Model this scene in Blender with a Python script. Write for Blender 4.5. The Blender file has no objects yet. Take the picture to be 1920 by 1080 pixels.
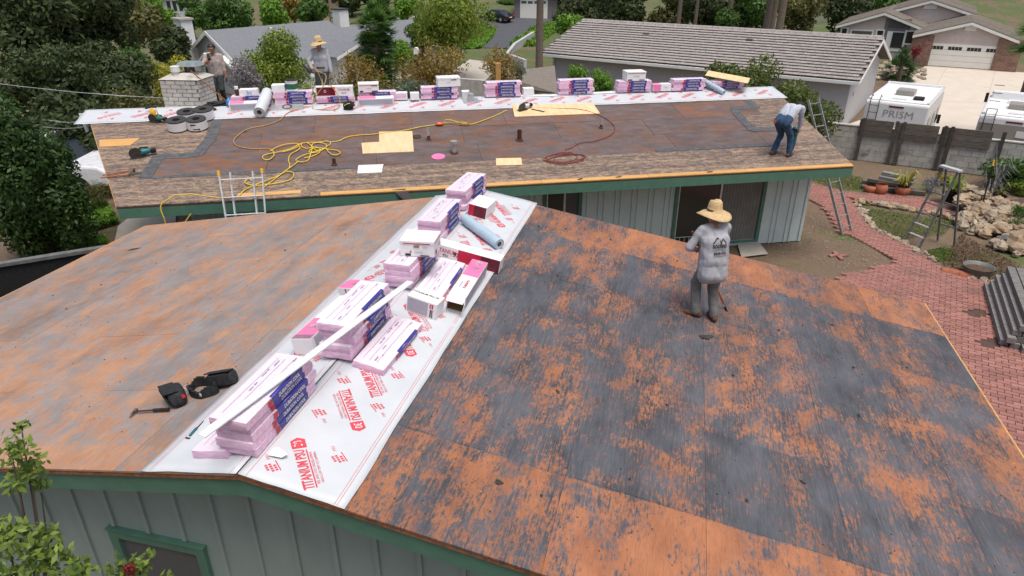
import bpy, bmesh, math, random
import numpy as np
from mathutils import Vector, Matrix, noise
random.seed(7); RNG = np.random.default_rng(7)
PI = math.pi; R = math.radians
sc = bpy.context.scene
C = sc.collection

# ------------------------------------------------------------------ camera, sky, sun, exposure
CAMZ = 7.1; TH = R(26.3); FPX = 1280.0
cam_d = bpy.data.cameras.new('camera'); cam = bpy.data.objects.new('camera', cam_d); C.objects.link(cam)
cam.location = (0, 0, CAMZ); cam.rotation_euler = (PI/2 - TH, 0, 0)
cam_d.sensor_width = 36; cam_d.lens = 36*FPX/1920; cam_d.clip_end = 2000; cam_d.clip_start = 0.05
sc.camera = cam
SUN_EL, SUN_AZ = R(72), R(150)      # azimuth measured from +Y towards +X
w = bpy.data.worlds.new('World'); sc.world = w; w.use_nodes = True
nt = w.node_tree; bg = nt.nodes['Background']
sky = nt.nodes.new('ShaderNodeTexSky'); sky.sky_type = 'NISHITA'; sky.sun_disc = False
sky.sun_elevation = SUN_EL; sky.sun_rotation = SUN_AZ; sky.dust_density = 6.0; sky.air_density = 1.2; sky.ozone_density = 0.6
nt.links.new(sky.outputs[0], bg.inputs[0]); bg.inputs[1].default_value = 0.11
sd = bpy.data.lights.new('sun', 'SUN'); sd.energy = 1.8; sd.angle = R(32); sd.color = (1.0, 0.96, 0.9)
sun = bpy.data.objects.new('sun', sd); C.objects.link(sun)
sun.rotation_euler = Vector((math.sin(SUN_AZ)*math.cos(SUN_EL), math.cos(SUN_AZ)*math.cos(SUN_EL), math.sin(SUN_EL))).to_track_quat('Z', 'Y').to_euler()
sc.view_settings.view_transform = 'Standard'; sc.view_settings.look = 'None'
sc.view_settings.exposure = 0.34; sc.view_settings.gamma = 1.0

# ------------------------------------------------------------------ pixel -> place
cT, sT = math.cos(TH), math.sin(TH)
CAM = Vector((0, 0, CAMZ))
def ray(x, y):
    u = (x-960)/FPX; v = (540-y)/FPX
    return Vector((u, cT+v*sT, -sT+v*cT))
def at_z(x, y, z): d = ray(x, y); return CAM + d*((z-CAMZ)/d.z)
def at_plane(x, y, p0, n): d = ray(x, y); return CAM + d*((p0-CAM).dot(n)/d.dot(n))
def at_y(x, y, Y): d = ray(x, y); return CAM + d*(Y/d.y)
def sstep(a, b, x): t = min(1, max(0, (x-a)/(b-a))); return t*t*(3-2*t)
def terrain(x, y):
    z = -1.5*sstep(26.2, 28.6, y)*sstep(-16, -6, x)
    z += -0.9*sstep(28, 44, y)*(1-sstep(3, 16, x-0.12*(y-40)))
    z += -1.4*sstep(24, 40, y)*(1-sstep(-16, -6, x))
    z += 0.8*sstep(35, 52, y)*sstep(8, 20, x)
    z += 8.5*sstep(72, 170, y)
    z += 3.0*sstep(62, 100, y)*sstep(30, 60, x)
    return z
def G(x, y):
    d = ray(x, y); t = 5.0
    for i in range(900):
        p = CAM+d*t
        if p.z < terrain(p.x, p.y): break
        t += 0.2
    lo, hi = t-0.2, t
    for i in range(14):
        m = (lo+hi)/2; p = CAM+d*m
        if p.z < terrain(p.x, p.y): hi = m
        else: lo = m
    return CAM+d*hi

# ------------------------------------------------------------------ materials
def lin(c):
    if isinstance(c, str):
        c = c.lstrip('#'); c = [int(c[i:i+2], 16)/255 for i in (0, 2, 4)]
        return tuple((x/12.92 if x <= .04045 else ((x+.055)/1.055)**2.4) for x in c)
    return tuple(c)
def new_mat(name):
    m = bpy.data.materials.new(name); m.use_nodes = True
    return m, m.node_tree, m.node_tree.nodes['Principled BSDF']
def nd(nt, t, **kw):
    n = nt.nodes.new(t)
    for k, v in kw.items():
        if k in n.inputs.keys() if isinstance(k, str) else False: n.inputs[k].default_value = v
        else: setattr(n, k, v)
    return n
def coords(nt, scale=(1, 1, 1), kind='Object'):
    tc = nt.nodes.new('ShaderNodeTexCoord'); mp = nt.nodes.new('ShaderNodeMapping')
    mp.inputs['Scale'].default_value = scale
    nt.links.new(tc.outputs[kind], mp.inputs[0]); return mp.outputs[0]
def noi(nt, vec, scale, detail=4, rough=.55):
    n = nt.nodes.new('ShaderNodeTexNoise'); n.inputs['Scale'].default_value = scale
    n.inputs['Detail'].default_value = detail; n.inputs['Roughness'].default_value = rough
    nt.links.new(vec, n.inputs['Vector']); return n.outputs['Fac']
def ramp(nt, fac, a, b):
    n = nt.nodes.new('ShaderNodeMapRange'); n.inputs[1].default_value = a; n.inputs[2].default_value = b
    nt.links.new(fac, n.inputs[0]); return n.outputs[0]
def mth(nt, op, a, b=None):
    n = nt.nodes.new('ShaderNodeMath'); n.operation = op
    for i, x in enumerate((a, b)):
        if x is None: continue
        if isinstance(x, (int, float)): n.inputs[i].default_value = x
        else: nt.links.new(x, n.inputs[i])
    return n.outputs[0]
def mixc(nt, fac, a, b):
    n = nt.nodes.new('ShaderNodeMix'); n.data_type = 'RGBA'
    for s, x in ((0, fac), (6, a), (7, b)):
        if isinstance(x, (int, float)): n.inputs[s].default_value = x
        elif isinstance(x, tuple): n.inputs[s].default_value = (*x[:3], 1)
        else: nt.links.new(x, n.inputs[s])
    return n.outputs[2]
def bump(nt, h, strength, dist, bsdf):
    b = nt.nodes.new('ShaderNodeBump'); b.inputs['Strength'].default_value = strength; b.inputs['Distance'].default_value = dist
    nt.links.new(h, b.inputs['Height']); nt.links.new(b.outputs[0], bsdf.inputs['Normal'])
MATS = {}
def mat(name, c1, c2=None, scale=6, rough=.6, bmp=0.0, detail=5, stretch=(1, 1, 1), metal=0, lo=.35, hi=.65, spec=.4, rnd=0.0, dirt=None, bdist=.01):
    if name in MATS: return MATS[name]
    m, t, b = new_mat(name); c1 = lin(c1)
    b.inputs['Roughness'].default_value = rough; b.inputs['Metallic'].default_value = metal
    b.inputs['Specular IOR Level'].default_value = spec
    if c2 is None: c2 = tuple(x*.82 for x in c1)
    c2 = lin(c2)
    v = coords(t, stretch); n = noi(t, v, scale, detail)
    col = mixc(t, ramp(t, n, lo, hi), c1, c2)
    if dirt:
        n2 = noi(t, v, dirt[1], 6, .7); col = mixc(t, ramp(t, n2, dirt[2], dirt[2]+.14), col, lin(dirt[0]))
    if rnd:
        oi = t.nodes.new('ShaderNodeObjectInfo')
        hs = t.nodes.new('ShaderNodeHueSaturation'); t.links.new(col, hs.inputs['Color'])
        r = t.nodes.new('ShaderNodeMapRange'); r.inputs[3].default_value = 1-rnd; r.inputs[4].default_value = 1+rnd
        t.links.new(oi.outputs['Random'], r.inputs[0]); t.links.new(r.outputs[0], hs.inputs['Value']); col = hs.outputs[0]
    t.links.new(col, b.inputs['Base Color'])
    if bmp: bump(t, n, bmp, bdist, b)
    MATS[name] = m; return m

def deck_mat(name, orange, orange2, grey, grey2, bias, strips=None, sc_=(1, .55, 1), grain=(38, 3.2, 1), dark=.66, speck=(34, 22, 20), hard=.02):
    m, t, b = new_mat(name); v = coords(t)
    tc = t.nodes.new('ShaderNodeTexCoord')
    big = noi(t, coords(t, sc_), 1.35, 8, .6)
    mid = noi(t, coords(t, sc_), 5.5, 8, .72)
    gr = noi(t, coords(t, grain), 1.6, 6, .7)
    fine = noi(t, coords(t, speck), 1.0, 5, .75)
    f = mth(t, 'ADD', mth(t, 'MULTIPLY', big, .25), mth(t, 'MULTIPLY', mid, .22))
    f = mth(t, 'ADD', f, mth(t, 'MULTIPLY', gr, .23)); f = mth(t, 'ADD', f, mth(t, 'MULTIPLY', fine, .30))
    oi = t.nodes.new('ShaderNodeObjectInfo')
    f = mth(t, 'ADD', f, mth(t, 'MULTIPLY', mth(t, 'SUBTRACT', oi.outputs['Random'], .5), .03))
    if strips:
        sp = t.nodes.new('ShaderNodeSeparateXYZ'); t.links.new(tc.outputs['Object'], sp.inputs[0])
        wob = mth(t, 'ADD', sp.outputs[1], mth(t, 'MULTIPLY', mth(t, 'SUBTRACT', mid, .5), .12))
        s1 = mth(t, 'LESS_THAN', wob, strips[0]); s2 = mth(t, 'GREATER_THAN', wob, strips[1])
        f = mth(t, 'ADD', f, mth(t, 'MULTIPLY', mth(t, 'ADD', s1, s2), strips[2]))
    mask = ramp(t, f, bias-hard, bias+hard)
    co = mixc(t, ramp(t, mth(t, 'ADD', mth(t, 'MULTIPLY', gr, .55), mth(t, 'MULTIPLY', noi(t, coords(t, sc_), 3.1, 4, .6), .45)), .38, .62), lin(orange), lin(orange2))
    cg = mixc(t, ramp(t, mth(t, 'ADD', mth(t, 'MULTIPLY', noi(t, coords(t, sc_), 2.3, 6, .65), .6), mth(t, 'MULTIPLY', gr, .4)), .36, .64), lin(grey), lin(grey2))
    col = mixc(t, mask, cg, co)
    dk = noi(t, v, 9, 8, .75); col = mixc(t, ramp(t, dk, dark, dark+.06), col, (.022, .021, .022))
    dk2 = noi(t, coords(t, sc_), .7, 5, .6); col = mixc(t, mth(t, 'MULTIPLY', ramp(t, dk2, .56, .72), .45), col, (.045, .042, .045))
    hs = t.nodes.new('ShaderNodeHueSaturation'); t.links.new(col, hs.inputs['Color'])
    r = t.nodes.new('ShaderNodeMapRange'); r.inputs[3].default_value = .93; r.inputs[4].default_value = 1.07
    t.links.new(oi.outputs['Random'], r.inputs[0]); t.links.new(r.outputs[0], hs.inputs['Value'])
    t.links.new(hs.outputs[0], b.inputs['Base Color'])
    rr = t.nodes.new('ShaderNodeMapRange'); rr.inputs[3].default_value = .62; rr.inputs[4].default_value = .85
    t.links.new(mask, rr.inputs[0]); t.links.new(rr.outputs[0], b.inputs['Roughness'])
    b.inputs['Specular IOR Level'].default_value = .35
    bump(t, mth(t, 'ADD', gr, fine), .35, .004, b)
    MATS[name] = m; return m

def leaf_mat(name, dark, light, trans=.35):
    m, t, b = new_mat(name)
    at = t.nodes.new('ShaderNodeAttribute'); at.attribute_name = 'lv'
    n = noi(t, coords(t), .9, 3)
    f = mth(t, 'ADD', mth(t, 'MULTIPLY', at.outputs['Fac'], .7), mth(t, 'MULTIPLY', ramp(t, n, .3, .7), .3))
    col = mixc(t, f, lin(dark), lin(light))
    t.links.new(col, b.inputs['Base Color']); b.inputs['Roughness'].default_value = .55; b.inputs['Specular IOR Level'].default_value = .35
    tr = t.nodes.new('ShaderNodeBsdfTranslucent'); t.links.new(col, tr.inputs[0])
    mx = t.nodes.new('ShaderNodeMixShader'); mx.inputs[0].default_value = trans
    out = t.nodes['Material Output']
    t.links.new(b.outputs[0], mx.inputs[1]); t.links.new(tr.outputs[0], mx.inputs[2]); t.links.new(mx.outputs[0], out.inputs[0])
    MATS[name] = m; return m
def glass_mat(name, c, rough=.12):
    m, t, b = new_mat(name); b.inputs['Base Color'].default_value = (*lin(c), 1); b.inputs['Roughness'].default_value = rough
    b.inputs['Specular IOR Level'].default_value = .6; MATS[name] = m; return m

# near-house roof decks, far-house deck and boards
deck_mat('deck_right', (.40, .17, .083), (.25, .098, .05), (.042, .044, .052), (.115, .12, .14), .530, (1.04, 6.12, .045), (1.2, .6, 1), (46, 2.6, 1), speck=(44, 16, 20), hard=.028)
deck_mat('deck_left', (.45, .255, .155), (.32, .165, .098), (.29, .268, .265), (.18, .163, .16), .508, (.30, 6.75, .03), (1.3, .8, 1), (40, 5, 1), dark=.65, speck=(46, 16, 20), hard=.028)
deck_mat('deck_far', (.215, .105, .06), (.15, .07, .04), (.080, .060, .056), (.165, .132, .133), .519, None, (.9, 2.0, 1), (3, 30, 1), dark=.62, speck=(8, 18, 10))
deck_mat('board_far', (.27, .185, .125), (.36, .265, .19), (.075, .058, .052), (.16, .122, .108), .508, None, (3.5, 8.0, 1), (5, 60, 1), dark=.62, speck=(16, 40, 10), hard=.03)
mat('subdeck', (.07, .045, .03), rough=.9)
mat('new_wood', (.62, .36, .13), (.50, .27, .09), 3, .7, .2, stretch=(1, 12, 1), rnd=.06)
mat('new_ply', (.74, .56, .34), (.66, .46, .25), 3, .7, .1, stretch=(3, .6, 1), rnd=.04)
mat('membrane', (.56, .595, .63), (.515, .55, .585), 2.5, .42, .15, rnd=.02)
mat('red_print', (.62, .07, .10), (.55, .06, .09), 30, .6)
mat('pink_wrap', (.70, .40, .59), (.80, .58, .73), 14, .30, .7, stretch=(1, 2.4, 2), rnd=.06, bdist=.012)
mat('pink_top', (.78, .70, .78), (.70, .53, .68), 26, .33, .4, stretch=(1, 3, 1), rnd=.04, lo=.5, hi=.72)
mat('print_grey', (.36, .30, .42), rough=.6)
mat('navy', (.032, .032, .21), (.045, .045, .27), 8, .4, .2)
mat('white_print', (.82, .82, .84), rough=.5)
mat('red_label', (.55, .03, .06), rough=.45)
mat('carton_white', (.80, .80, .81), (.75, .75, .77), 4, .5, .1)
mat('carton_red', (.58, .015, .06), (.45, .012, .05), 6, .45)
mat('carton_pink', (.80, .22, .42), (.72, .16, .36), 5, .45)
mat('carton_dark_red', (.17, .012, .03), (.10, .01, .02), 9, .45)
mat('cardboard', (.34, .21, .10), (.28, .17, .08), 6, .8)
mat('black_print', (.03, .03, .035), rough=.6)
mat('grey_print', (.44, .44, .52), (.38, .38, .46), 40, .6)
mat('roll_blue', (.40, .52, .62), (.34, .46, .56), 3, .35, .1)
mat('roll_grey', (.60, .64, .68), (.54, .58, .62), 3, .35, .1)
mat('white_metal', (.74, .77, .79), (.70, .73, .76), 4, .3, 0, spec=.6)
mat('galv', (.55, .57, .58), (.46, .48, .50), 9, .35, metal=.6)
mat('alu', (.66, .68, .69), (.56, .58, .59), 12, .4, metal=.35)
mat('alu_mid', (.33, .335, .33), (.24, .245, .24), 10, .5, metal=.4)
mat('alu_old', (.20, .205, .20), (.13, .13, .125), 8, .6, metal=.3)
mat('black_cloth', (.010, .012, .014), (.026, .028, .032), 30, .75, .3)
mat('black_rubber', (.012, .012, .013), (.02, .02, .022), 20, .6)
mat('tar', (.022, .021, .022), (.055, .052, .052), 30, .8, .4)
mat('felt', (.060, .063, .07), (.11, .112, .12), 9, .8, .2, dirt=((.22, .15, .12), 24, .62))
mat('siding', (.25, .315, .295), (.225, .28, .265), 3, .65, .08, rnd=.02, stretch=(1, 1, .4), dirt=((.15, .17, .16), 2.2, .66))
mat('siding_light', (.57, .65, .63), (.52, .60, .58), 3, .65, .08, rnd=.02)
mat('green_trim', (.080, .185, .135), (.065, .155, .112), 5, .5, .1, dirt=((.035, .10, .07), 7, .68))
mat('deck_edge', (.30, .12, .055), (.14, .06, .03), 22, .85, .3)
glass_mat('dark_glass', (.022, .026, .027), .15); glass_mat('blind_glass', (.10, .105, .10), .3); glass_mat('screen', (.07, .075, .085), .45)
mat('blind', (.20, .195, .18), (.15, .145, .13), 3, .7)
mat('rust', (.085, .028, .015), (.05, .018, .01), 20, .8, .3)
mat('white_paint', (.74, .75, .74), (.68, .69, .68), 3, .55)
mat('white_brick', (.52, .50, .46), (.40, .385, .355), 6, .75, .5, dirt=((.24, .21, .16), 5, .6), rnd=.07)
mat('mortar', (.30, .29, .26), (.22, .21, .19), 12, .9, .4)
mat('yellow_cord', (.66, .47, .06), (.55, .38, .05), 9, .5)
mat('tan_cord', (.46, .31, .10), rough=.5)
mat('red_cord', (.23, .045, .04), rough=.55)
mat('orange_plastic', (.75, .14, .03), rough=.4)
mat('yellow_plastic', (.78, .42, .02), rough=.4)
mat('teal_tool', (.01, .16, .18), (.01, .12, .14), 10, .4)
mat('green_tool', (.02, .15, .09), rough=.4)
mat('blue_plastic', (.05, .25, .65), rough=.35)
mat('wood_handle', (.36, .13, .06), (.28, .09, .04), 10, .6)
mat('steel_dark', (.10, .10, .10), (.07, .065, .06), 15, .45, metal=.6)
mat('paver', (.31, .145, .12), (.23, .105, .09), 7, .85, .3, rnd=.22, dirt=((.15, .10, .085), .9, .53))
mat('paver_gap', (.10, .06, .05), rough=.95)
mat('concrete', (.46, .42, .36), (.40, .37, .32), 2.5, .85, .15, dirt=((.30, .27, .23), 1.3, .6))
mat('drive', (.56, .50, .42), (.52, .46, .39), 1.2, .85, .1, dirt=((.42, .37, .31), .8, .62), rnd=.03)
mat('block', (.46, .45, .415), (.36, .35, .32), 4, .9, .4, rnd=.10, dirt=((.20, .19, .165), 1.3, .56))
mat('old_wood', (.10, .085, .075), (.045, .04, .036), 5, .85, .4, stretch=(1, 1, 9), rnd=.2)
mat('old_plank', (.16, .135, .115), (.065, .056, .048), 4, .85, .5, stretch=(1, 12, 12), rnd=.25)
mat('grey_plank', (.27, .26, .25), (.13, .125, .12), 4, .85, .5, stretch=(1.2, 14, 14), rnd=.22)
mat('terracotta', (.40, .14, .075), (.32, .10, .055), 6, .8, .2)
mat('black_pot', (.012, .012, .013), rough=.5)
mat('rock', (.36, .26, .165), (.25, .19, .135), 5, .9, .6, rnd=.22, dirt=((.22, .17, .12), 4, .58))
mat('rock_pale', (.37, .305, .225), (.27, .22, .17), 5, .9, .6, rnd=.18)
mat('stucco', (.47, .47, .49), (.44, .44, .46), 3, .9, .1)
mat('stucco_pale', (.52, .55, .57), (.48, .51, .53), 3, .9, .1)
mat('tile_grey', (.34, .315, .30), (.27, .245, .235), 5, .8, .3, rnd=.12)
mat('tile_edge', (.11, .098, .092), rough=.9)
mat('tile_brown', (.19, .165, .14), (.15, .13, .11), 6, .85, .3, rnd=.1)
mat('shingle_grey', (.19, .205, .225), (.15, .16, .18), 8, .9, .3, stretch=(1, 1, 1))
mat('lap_siding', (.58, .50, .47), (.53, .455, .43), 3, .7, rnd=.03)
mat('garage_white', (.76, .75, .70), (.72, .71, .66), 2, .5)
mat('brick_red', (.30, .175, .135), (.19, .105, .08), 9, .9, .3, dirt=((.42, .32, .27), 12, .60), rnd=.2)
mat('mauve', (.20, .175, .185), rough=.8)
mat('asphalt', (.085, .09, .10), (.065, .07, .08), 3, .9, .1, dirt=((.13, .13, .135), .8, .6))
mat('rv_white', (.74, .75, .76), (.70, .71, .72), 2, .3, spec=.5)
mat('rv_roof', (.78, .79, .79), (.70, .71, .70), 3, .5)
mat('rv_grey', (.30, .28, .25), (.27, .255, .23), 2, .4)
mat('car_black', (.012, .02, .022), rough=.15, spec=.7)
mat('car_white', (.74, .76, .80), rough=.2, spec=.6)
mat('tyre', (.012, .012, .012), rough=.85)
mat('bark', (.11, .085, .065), (.06, .045, .035), 9, .95, .7, stretch=(1, 1, .3))
mat('bark_grey', (.24, .20, .175), (.15, .125, .11), 9, .95, .6, stretch=(1, 1, .3))
mat('palm_bark', (.20, .16, .13), (.11, .085, .07), 5, .95, .7, stretch=(1, 1, 7))
mat('skin', (.36, .17, .10), (.31, .14, .085), 6, .5)
mat('hair', (.010, .008, .007), (.02, .017, .015), 30, .5)
mat('straw', (.60, .45, .25), (.46, .32, .16), 24, .8, .4, stretch=(1, 1, 3))
mat('shirt_grey', (.40, .41, .45), (.31, .315, .345), 5, .9, .15)
mat('shirt_taupe', (.38, .32, .30), (.32, .27, .255), 5, .9, .15)
mat('shirt_blue', (.46, .50, .58), (.40, .44, .52), 5, .9, .15)
mat('pants_grey', (.17, .165, .165), (.11, .105, .10), 7, .9, .2)
mat('pants_dark', (.045, .05, .05), (.03, .034, .036), 7, .9, .2)
mat('jeans', (.035, .085, .16), (.02, .05, .10), 7, .9, .2)
mat('boots', (.15, .065, .035), (.09, .04, .022), 9, .75, .2)
mat('mulch', (.12, .075, .045), (.06, .04, .028), 14, .95, .5)
leaf_mat('leaf_ficus', (0.014, 0.04, 0.01), (0.075, 0.15, 0.035))
leaf_mat('leaf_dark', (.016, .029, .011), (.098, .135, .046))
leaf_mat('leaf_mid', (0.03, 0.075, 0.016), (0.12, 0.23, 0.045))
leaf_mat('leaf_bright', (0.07, 0.17, 0.016), (0.22, 0.4, 0.045))
leaf_mat('leaf_yellow', (0.1, 0.17, 0.016), (0.55, 0.46, 0.04))
leaf_mat('leaf_lime', (0.085, 0.15, 0.018), (0.3, 0.37, 0.055))
leaf_mat('leaf_autumn', (0.12, 0.115, 0.03), (0.42, 0.27, 0.065))
leaf_mat('leaf_lav', (0.16, 0.155, 0.16), (0.36, 0.335, 0.35))
leaf_mat('leaf_olive', (0.07, 0.08, 0.026), (0.21, 0.21, 0.07))
leaf_mat('leaf_oak', (0.035, 0.065, 0.015), (0.18, 0.22, 0.055))
leaf_mat('leaf_grass', (0.06, 0.1, 0.018), (0.17, 0.25, 0.05))
leaf_mat('leaf_blue', (.06, .10, .07), (.16, .22, .15))
leaf_mat('leaf_fg', (.03, .075, .015), (.26, .36, .06))
leaf_mat('leaf_mulch', (.06, .038, .022), (.22, .14, .08))
leaf_mat('leaf_red', (.13, .01, .015), (.33, .04, .04))
leaf_mat('leaf_pale', (.20, .21, .05), (.50, .45, .12))

# ground: dirt, dry grass and green grass blended by noise
m, t, b = new_mat('ground'); v = coords(t)
n1 = noi(t, v, .35, 6, .6); n2 = noi(t, v, 2.2, 7, .7); n3 = noi(t, v, 22, 4, .7)
dirt = mixc(t, ramp(t, n3, .3, .7), (.115, .078, .052), (.19, .135, .09))
grass = mixc(t, ramp(t, n3, .3, .7), (.055, .085, .022), (.10, .13, .038))
f = mth(t, 'ADD', mth(t, 'MULTIPLY', n1, .6), mth(t, 'MULTIPLY', n2, .4))
sp_ = t.nodes.new('ShaderNodeSeparateXYZ'); t.links.new(v, sp_.inputs[0]); f = mth(t, 'ADD', f, mth(t, 'MULTIPLY', ramp(t, sp_.outputs[1], 40, 60), .09)); col = mixc(t, ramp(t, f, .52, .60), dirt, grass)
col = mixc(t, mth(t, 'MULTIPLY', ramp(t, n3, .66, .72), .7), col, (.42, .38, .32))
t.links.new(col, b.inputs['Base Color']); b.inputs['Roughness'].default_value = .95; bump(t, n3, .6, .03, b); MATS['ground'] = m

# ------------------------------------------------------------------ builders
class MB:
    def __init__(s): s.v = []; s.f = []
    def add(s, vs, fs):
        n = len(s.v); s.v += [tuple(v) for v in vs]; s.f += [tuple(i+n for i in f) for f in fs]; return s
    def hexa(s, p): return s.add(p, [(3, 2, 1, 0), (4, 5, 6, 7), (0, 1, 5, 4), (1, 2, 6, 5), (2, 3, 7, 6), (3, 0, 4, 7)])
    def bx(s, x0, x1, y0, y1, z0, z1):
        return s.hexa([(x0, y0, z0), (x1, y0, z0), (x1, y1, z0), (x0, y1, z0), (x0, y0, z1), (x1, y0, z1), (x1, y1, z1), (x0, y1, z1)])
    def mbox(s, M, d):
        x, y, z = d[0]/2, d[1]/2, d[2]/2
        return s.hexa([M @ Vector(p) for p in [(-x, -y, -z), (x, -y, -z), (x, y, -z), (-x, y, -z), (-x, -y, z), (x, -y, z), (x, y, z), (-x, y, z)]])
    def beam(s, a, b, wd, ht, up=(0, 0, 1)):
        a = Vector(a); b = Vector(b); y = (b-a).normalized(); x = y.cross(Vector(up)).normalized(); z = x.cross(y)
        M = Matrix((x, y, z)).transposed().to_4x4(); M.translation = (a+b)/2
        return s.mbox(M, (wd, (b-a).length, ht))
    def tube(s, pts, r, n=8, cap=True):
        pts = [Vector(p) for p in pts]; k = len(pts); rs = r if isinstance(r, (list, tuple)) else [r]*k
        vs = []; fs = []; ref = None
        for i, p in enumerate(pts):
            d = (pts[min(i+1, k-1)]-pts[max(i-1, 0)])
            if d.length < 1e-6: d = Vector((0, 0, 1))
            d.normalize()
            if ref is None: ref = Vector((1, 0, 0)) if abs(d.x) < .9 else Vector((0, 1, 0))
            x = (ref-d*ref.dot(d)).normalized(); y = d.cross(x); ref = x
            vs += [p+(x*math.cos(2*PI*j/n)+y*math.sin(2*PI*j/n))*rs[i] for j in range(n)]
        for i in range(k-1):
            for j in range(n):
                a = i*n+j; b_ = i*n+(j+1) % n; fs.append((a, b_, b_+n, a+n))
        if cap: fs += [tuple(range(n-1, -1, -1)), tuple(range((k-1)*n, k*n))]
        return s.add(vs, fs)
    def lathe(s, prof, c=(0, 0, 0), n=18, cap=True):
        vs = []; fs = []; k = len(prof)
        for r, z in prof: vs += [(c[0]+r*math.cos(2*PI*j/n), c[1]+r*math.sin(2*PI*j/n), c[2]+z) for j in range(n)]
        for i in range(k-1):
            for j in range(n):
                a = i*n+j; b_ = i*n+(j+1) % n; fs.append((a, b_, b_+n, a+n))
        if cap: fs += [tuple(range(n-1, -1, -1)), tuple(range((k-1)*n, k*n))]
        return s.add(vs, fs)
    def prism(s, pts, d):
        d = Vector(d); n = len(pts); p = [Vector(q) for q in pts]
        return s.add(p+[q+d for q in p], [tuple(range(n-1, -1, -1)), tuple(range(n, 2*n))]+[(i, (i+1) % n, (i+1) % n+n, i+n) for i in range(n)])
    def blob(s, c, r, seg=10, ring=7, amp=.15, sd_=0, flat=None):
        vs = []; fs = []; c = Vector(c); r = Vector(r) if not isinstance(r, (int, float)) else Vector((r, r, r))
        for i in range(ring+1):
            th = PI*i/ring
            for j in range(seg):
                ph = 2*PI*j/seg; d = Vector((math.sin(th)*math.cos(ph), math.sin(th)*math.sin(ph), math.cos(th)))
                k = 1+amp*noise.noise(d*1.7+Vector((sd_*3.1, sd_*1.7, sd_)))*2
                p = Vector((d.x*r.x, d.y*r.y, d.z*r.z))*k
                if flat is not None and p.z < flat: p.z = flat
                vs.append(c+p)
        for i in range(ring):
            for j in range(seg):
                a = i*seg+j; b_ = i*seg+(j+1) % seg; fs.append((a, a+seg, b_+seg, b_))
        return s.add(vs, fs)
    def mesh(s, name, m, smooth=False):
        me = bpy.data.meshes.new(name); me.from_pydata(s.v, [], s.f); me.update()
        if m: me.materials.append(MATS[m] if isinstance(m, str) else m)
        if smooth: me.polygons.foreach_set('use_smooth', [True]*len(me.polygons))
        return me
    def build(s, name, m, parent=None, mw=None, smooth=False, bevel=0):
        return link(name, s.mesh(name, m, smooth), parent, mw, bevel)
def link(name, me, parent=None, mw=None, bevel=0):
    o = bpy.data.objects.new(name, me); C.objects.link(o)
    if mw is not None: o.matrix_local = mw
    if parent: o.parent = parent
    if bevel:
        md = o.modifiers.new('bevel', 'BEVEL'); md.width = bevel; md.segments = 2; md.limit_method = 'ANGLE'
    return o
def tag(o, label, cat, group=None):
    o['label'] = label; o['category'] = cat
    if group: o['group'] = group
    return o
def thing(name, label, cat, mw=None, group=None):
    o = bpy.data.objects.new(name, None); C.objects.link(o); o.empty_display_size = .1
    if mw is not None: o.matrix_world = mw
    return tag(o, label, cat, group)
def struct(o): o['kind'] = 'structure'; return o
def stuff(o): o['kind'] = 'stuff'; return o
def copy_tree(o, parent=None):
    c = o.copy(); C.objects.link(c); c.parent = parent
    for ch in list(o.children): copy_tree(ch, c)
    return c
def T(x, y, z=0): return Matrix.Translation((x, y, z))
def RZ(a): return Matrix.Rotation(a, 4, 'Z')
def RX(a): return Matrix.Rotation(a, 4, 'X')
def RY(a): return Matrix.Rotation(a, 4, 'Y')
def frame(o, x, y, z):
    M = Matrix((Vector(x).normalized(), Vector(y).normalized(), Vector(z).normalized())).transposed().to_4x4(); M.translation = Vector(o); return M
_TX = {}
def text_mb(s, size=1.0, sx=1.0, bold=0.0, align='CENTER'):
    k = (s, size, sx, bold, align)
    if k not in _TX:
        cu = bpy.data.curves.new('lettering', 'FONT'); cu.body = s; cu.size = size; cu.align_x = align; cu.align_y = 'CENTER'; cu.offset = bold; cu.resolution_u = 2
        o = bpy.data.objects.new('lettering', cu); C.objects.link(o)
        dg = bpy.context.evaluated_depsgraph_get(); me = bpy.data.meshes.new_from_object(o.evaluated_get(dg))
        _TX[k] = ([(v.co.x*sx, v.co.y, 0) for v in me.vertices], [tuple(p.vertices) for p in me.polygons])
        bpy.data.objects.remove(o); bpy.data.meshes.remove(me); bpy.data.curves.remove(cu)
    return _TX[k]
def put_text(mb, s, M, size, sx=.7, bold=.0, align='CENTER'):
    vs, fs = text_mb(s, size, sx, bold, align); mb.add([M @ Vector(v) for v in vs], fs)
ORD = ['topmost', 'second', 'third', 'fourth', 'fifth', 'sixth', 'seventh', 'eighth', 'ninth', 'tenth']
def np_mesh(name, V, Q, m, lv=None):
    me = bpy.data.meshes.new(name); nv = len(V); nf = len(Q); k = Q.shape[1]
    me.vertices.add(nv); me.vertices.foreach_set('co', V.astype(np.float32).ravel())
    me.loops.add(nf*k); me.loops.foreach_set('vertex_index', Q.astype(np.int32).ravel())
    me.polygons.add(nf); me.polygons.foreach_set('loop_start', np.arange(nf, dtype=np.int32)*k)
    me.update(calc_edges=True); me.materials.append(MATS[m])
    if lv is not None:
        a = me.attributes.new('lv', 'FLOAT', 'POINT'); a.data.foreach_set('value', lv.astype(np.float32))
    return me
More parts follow.
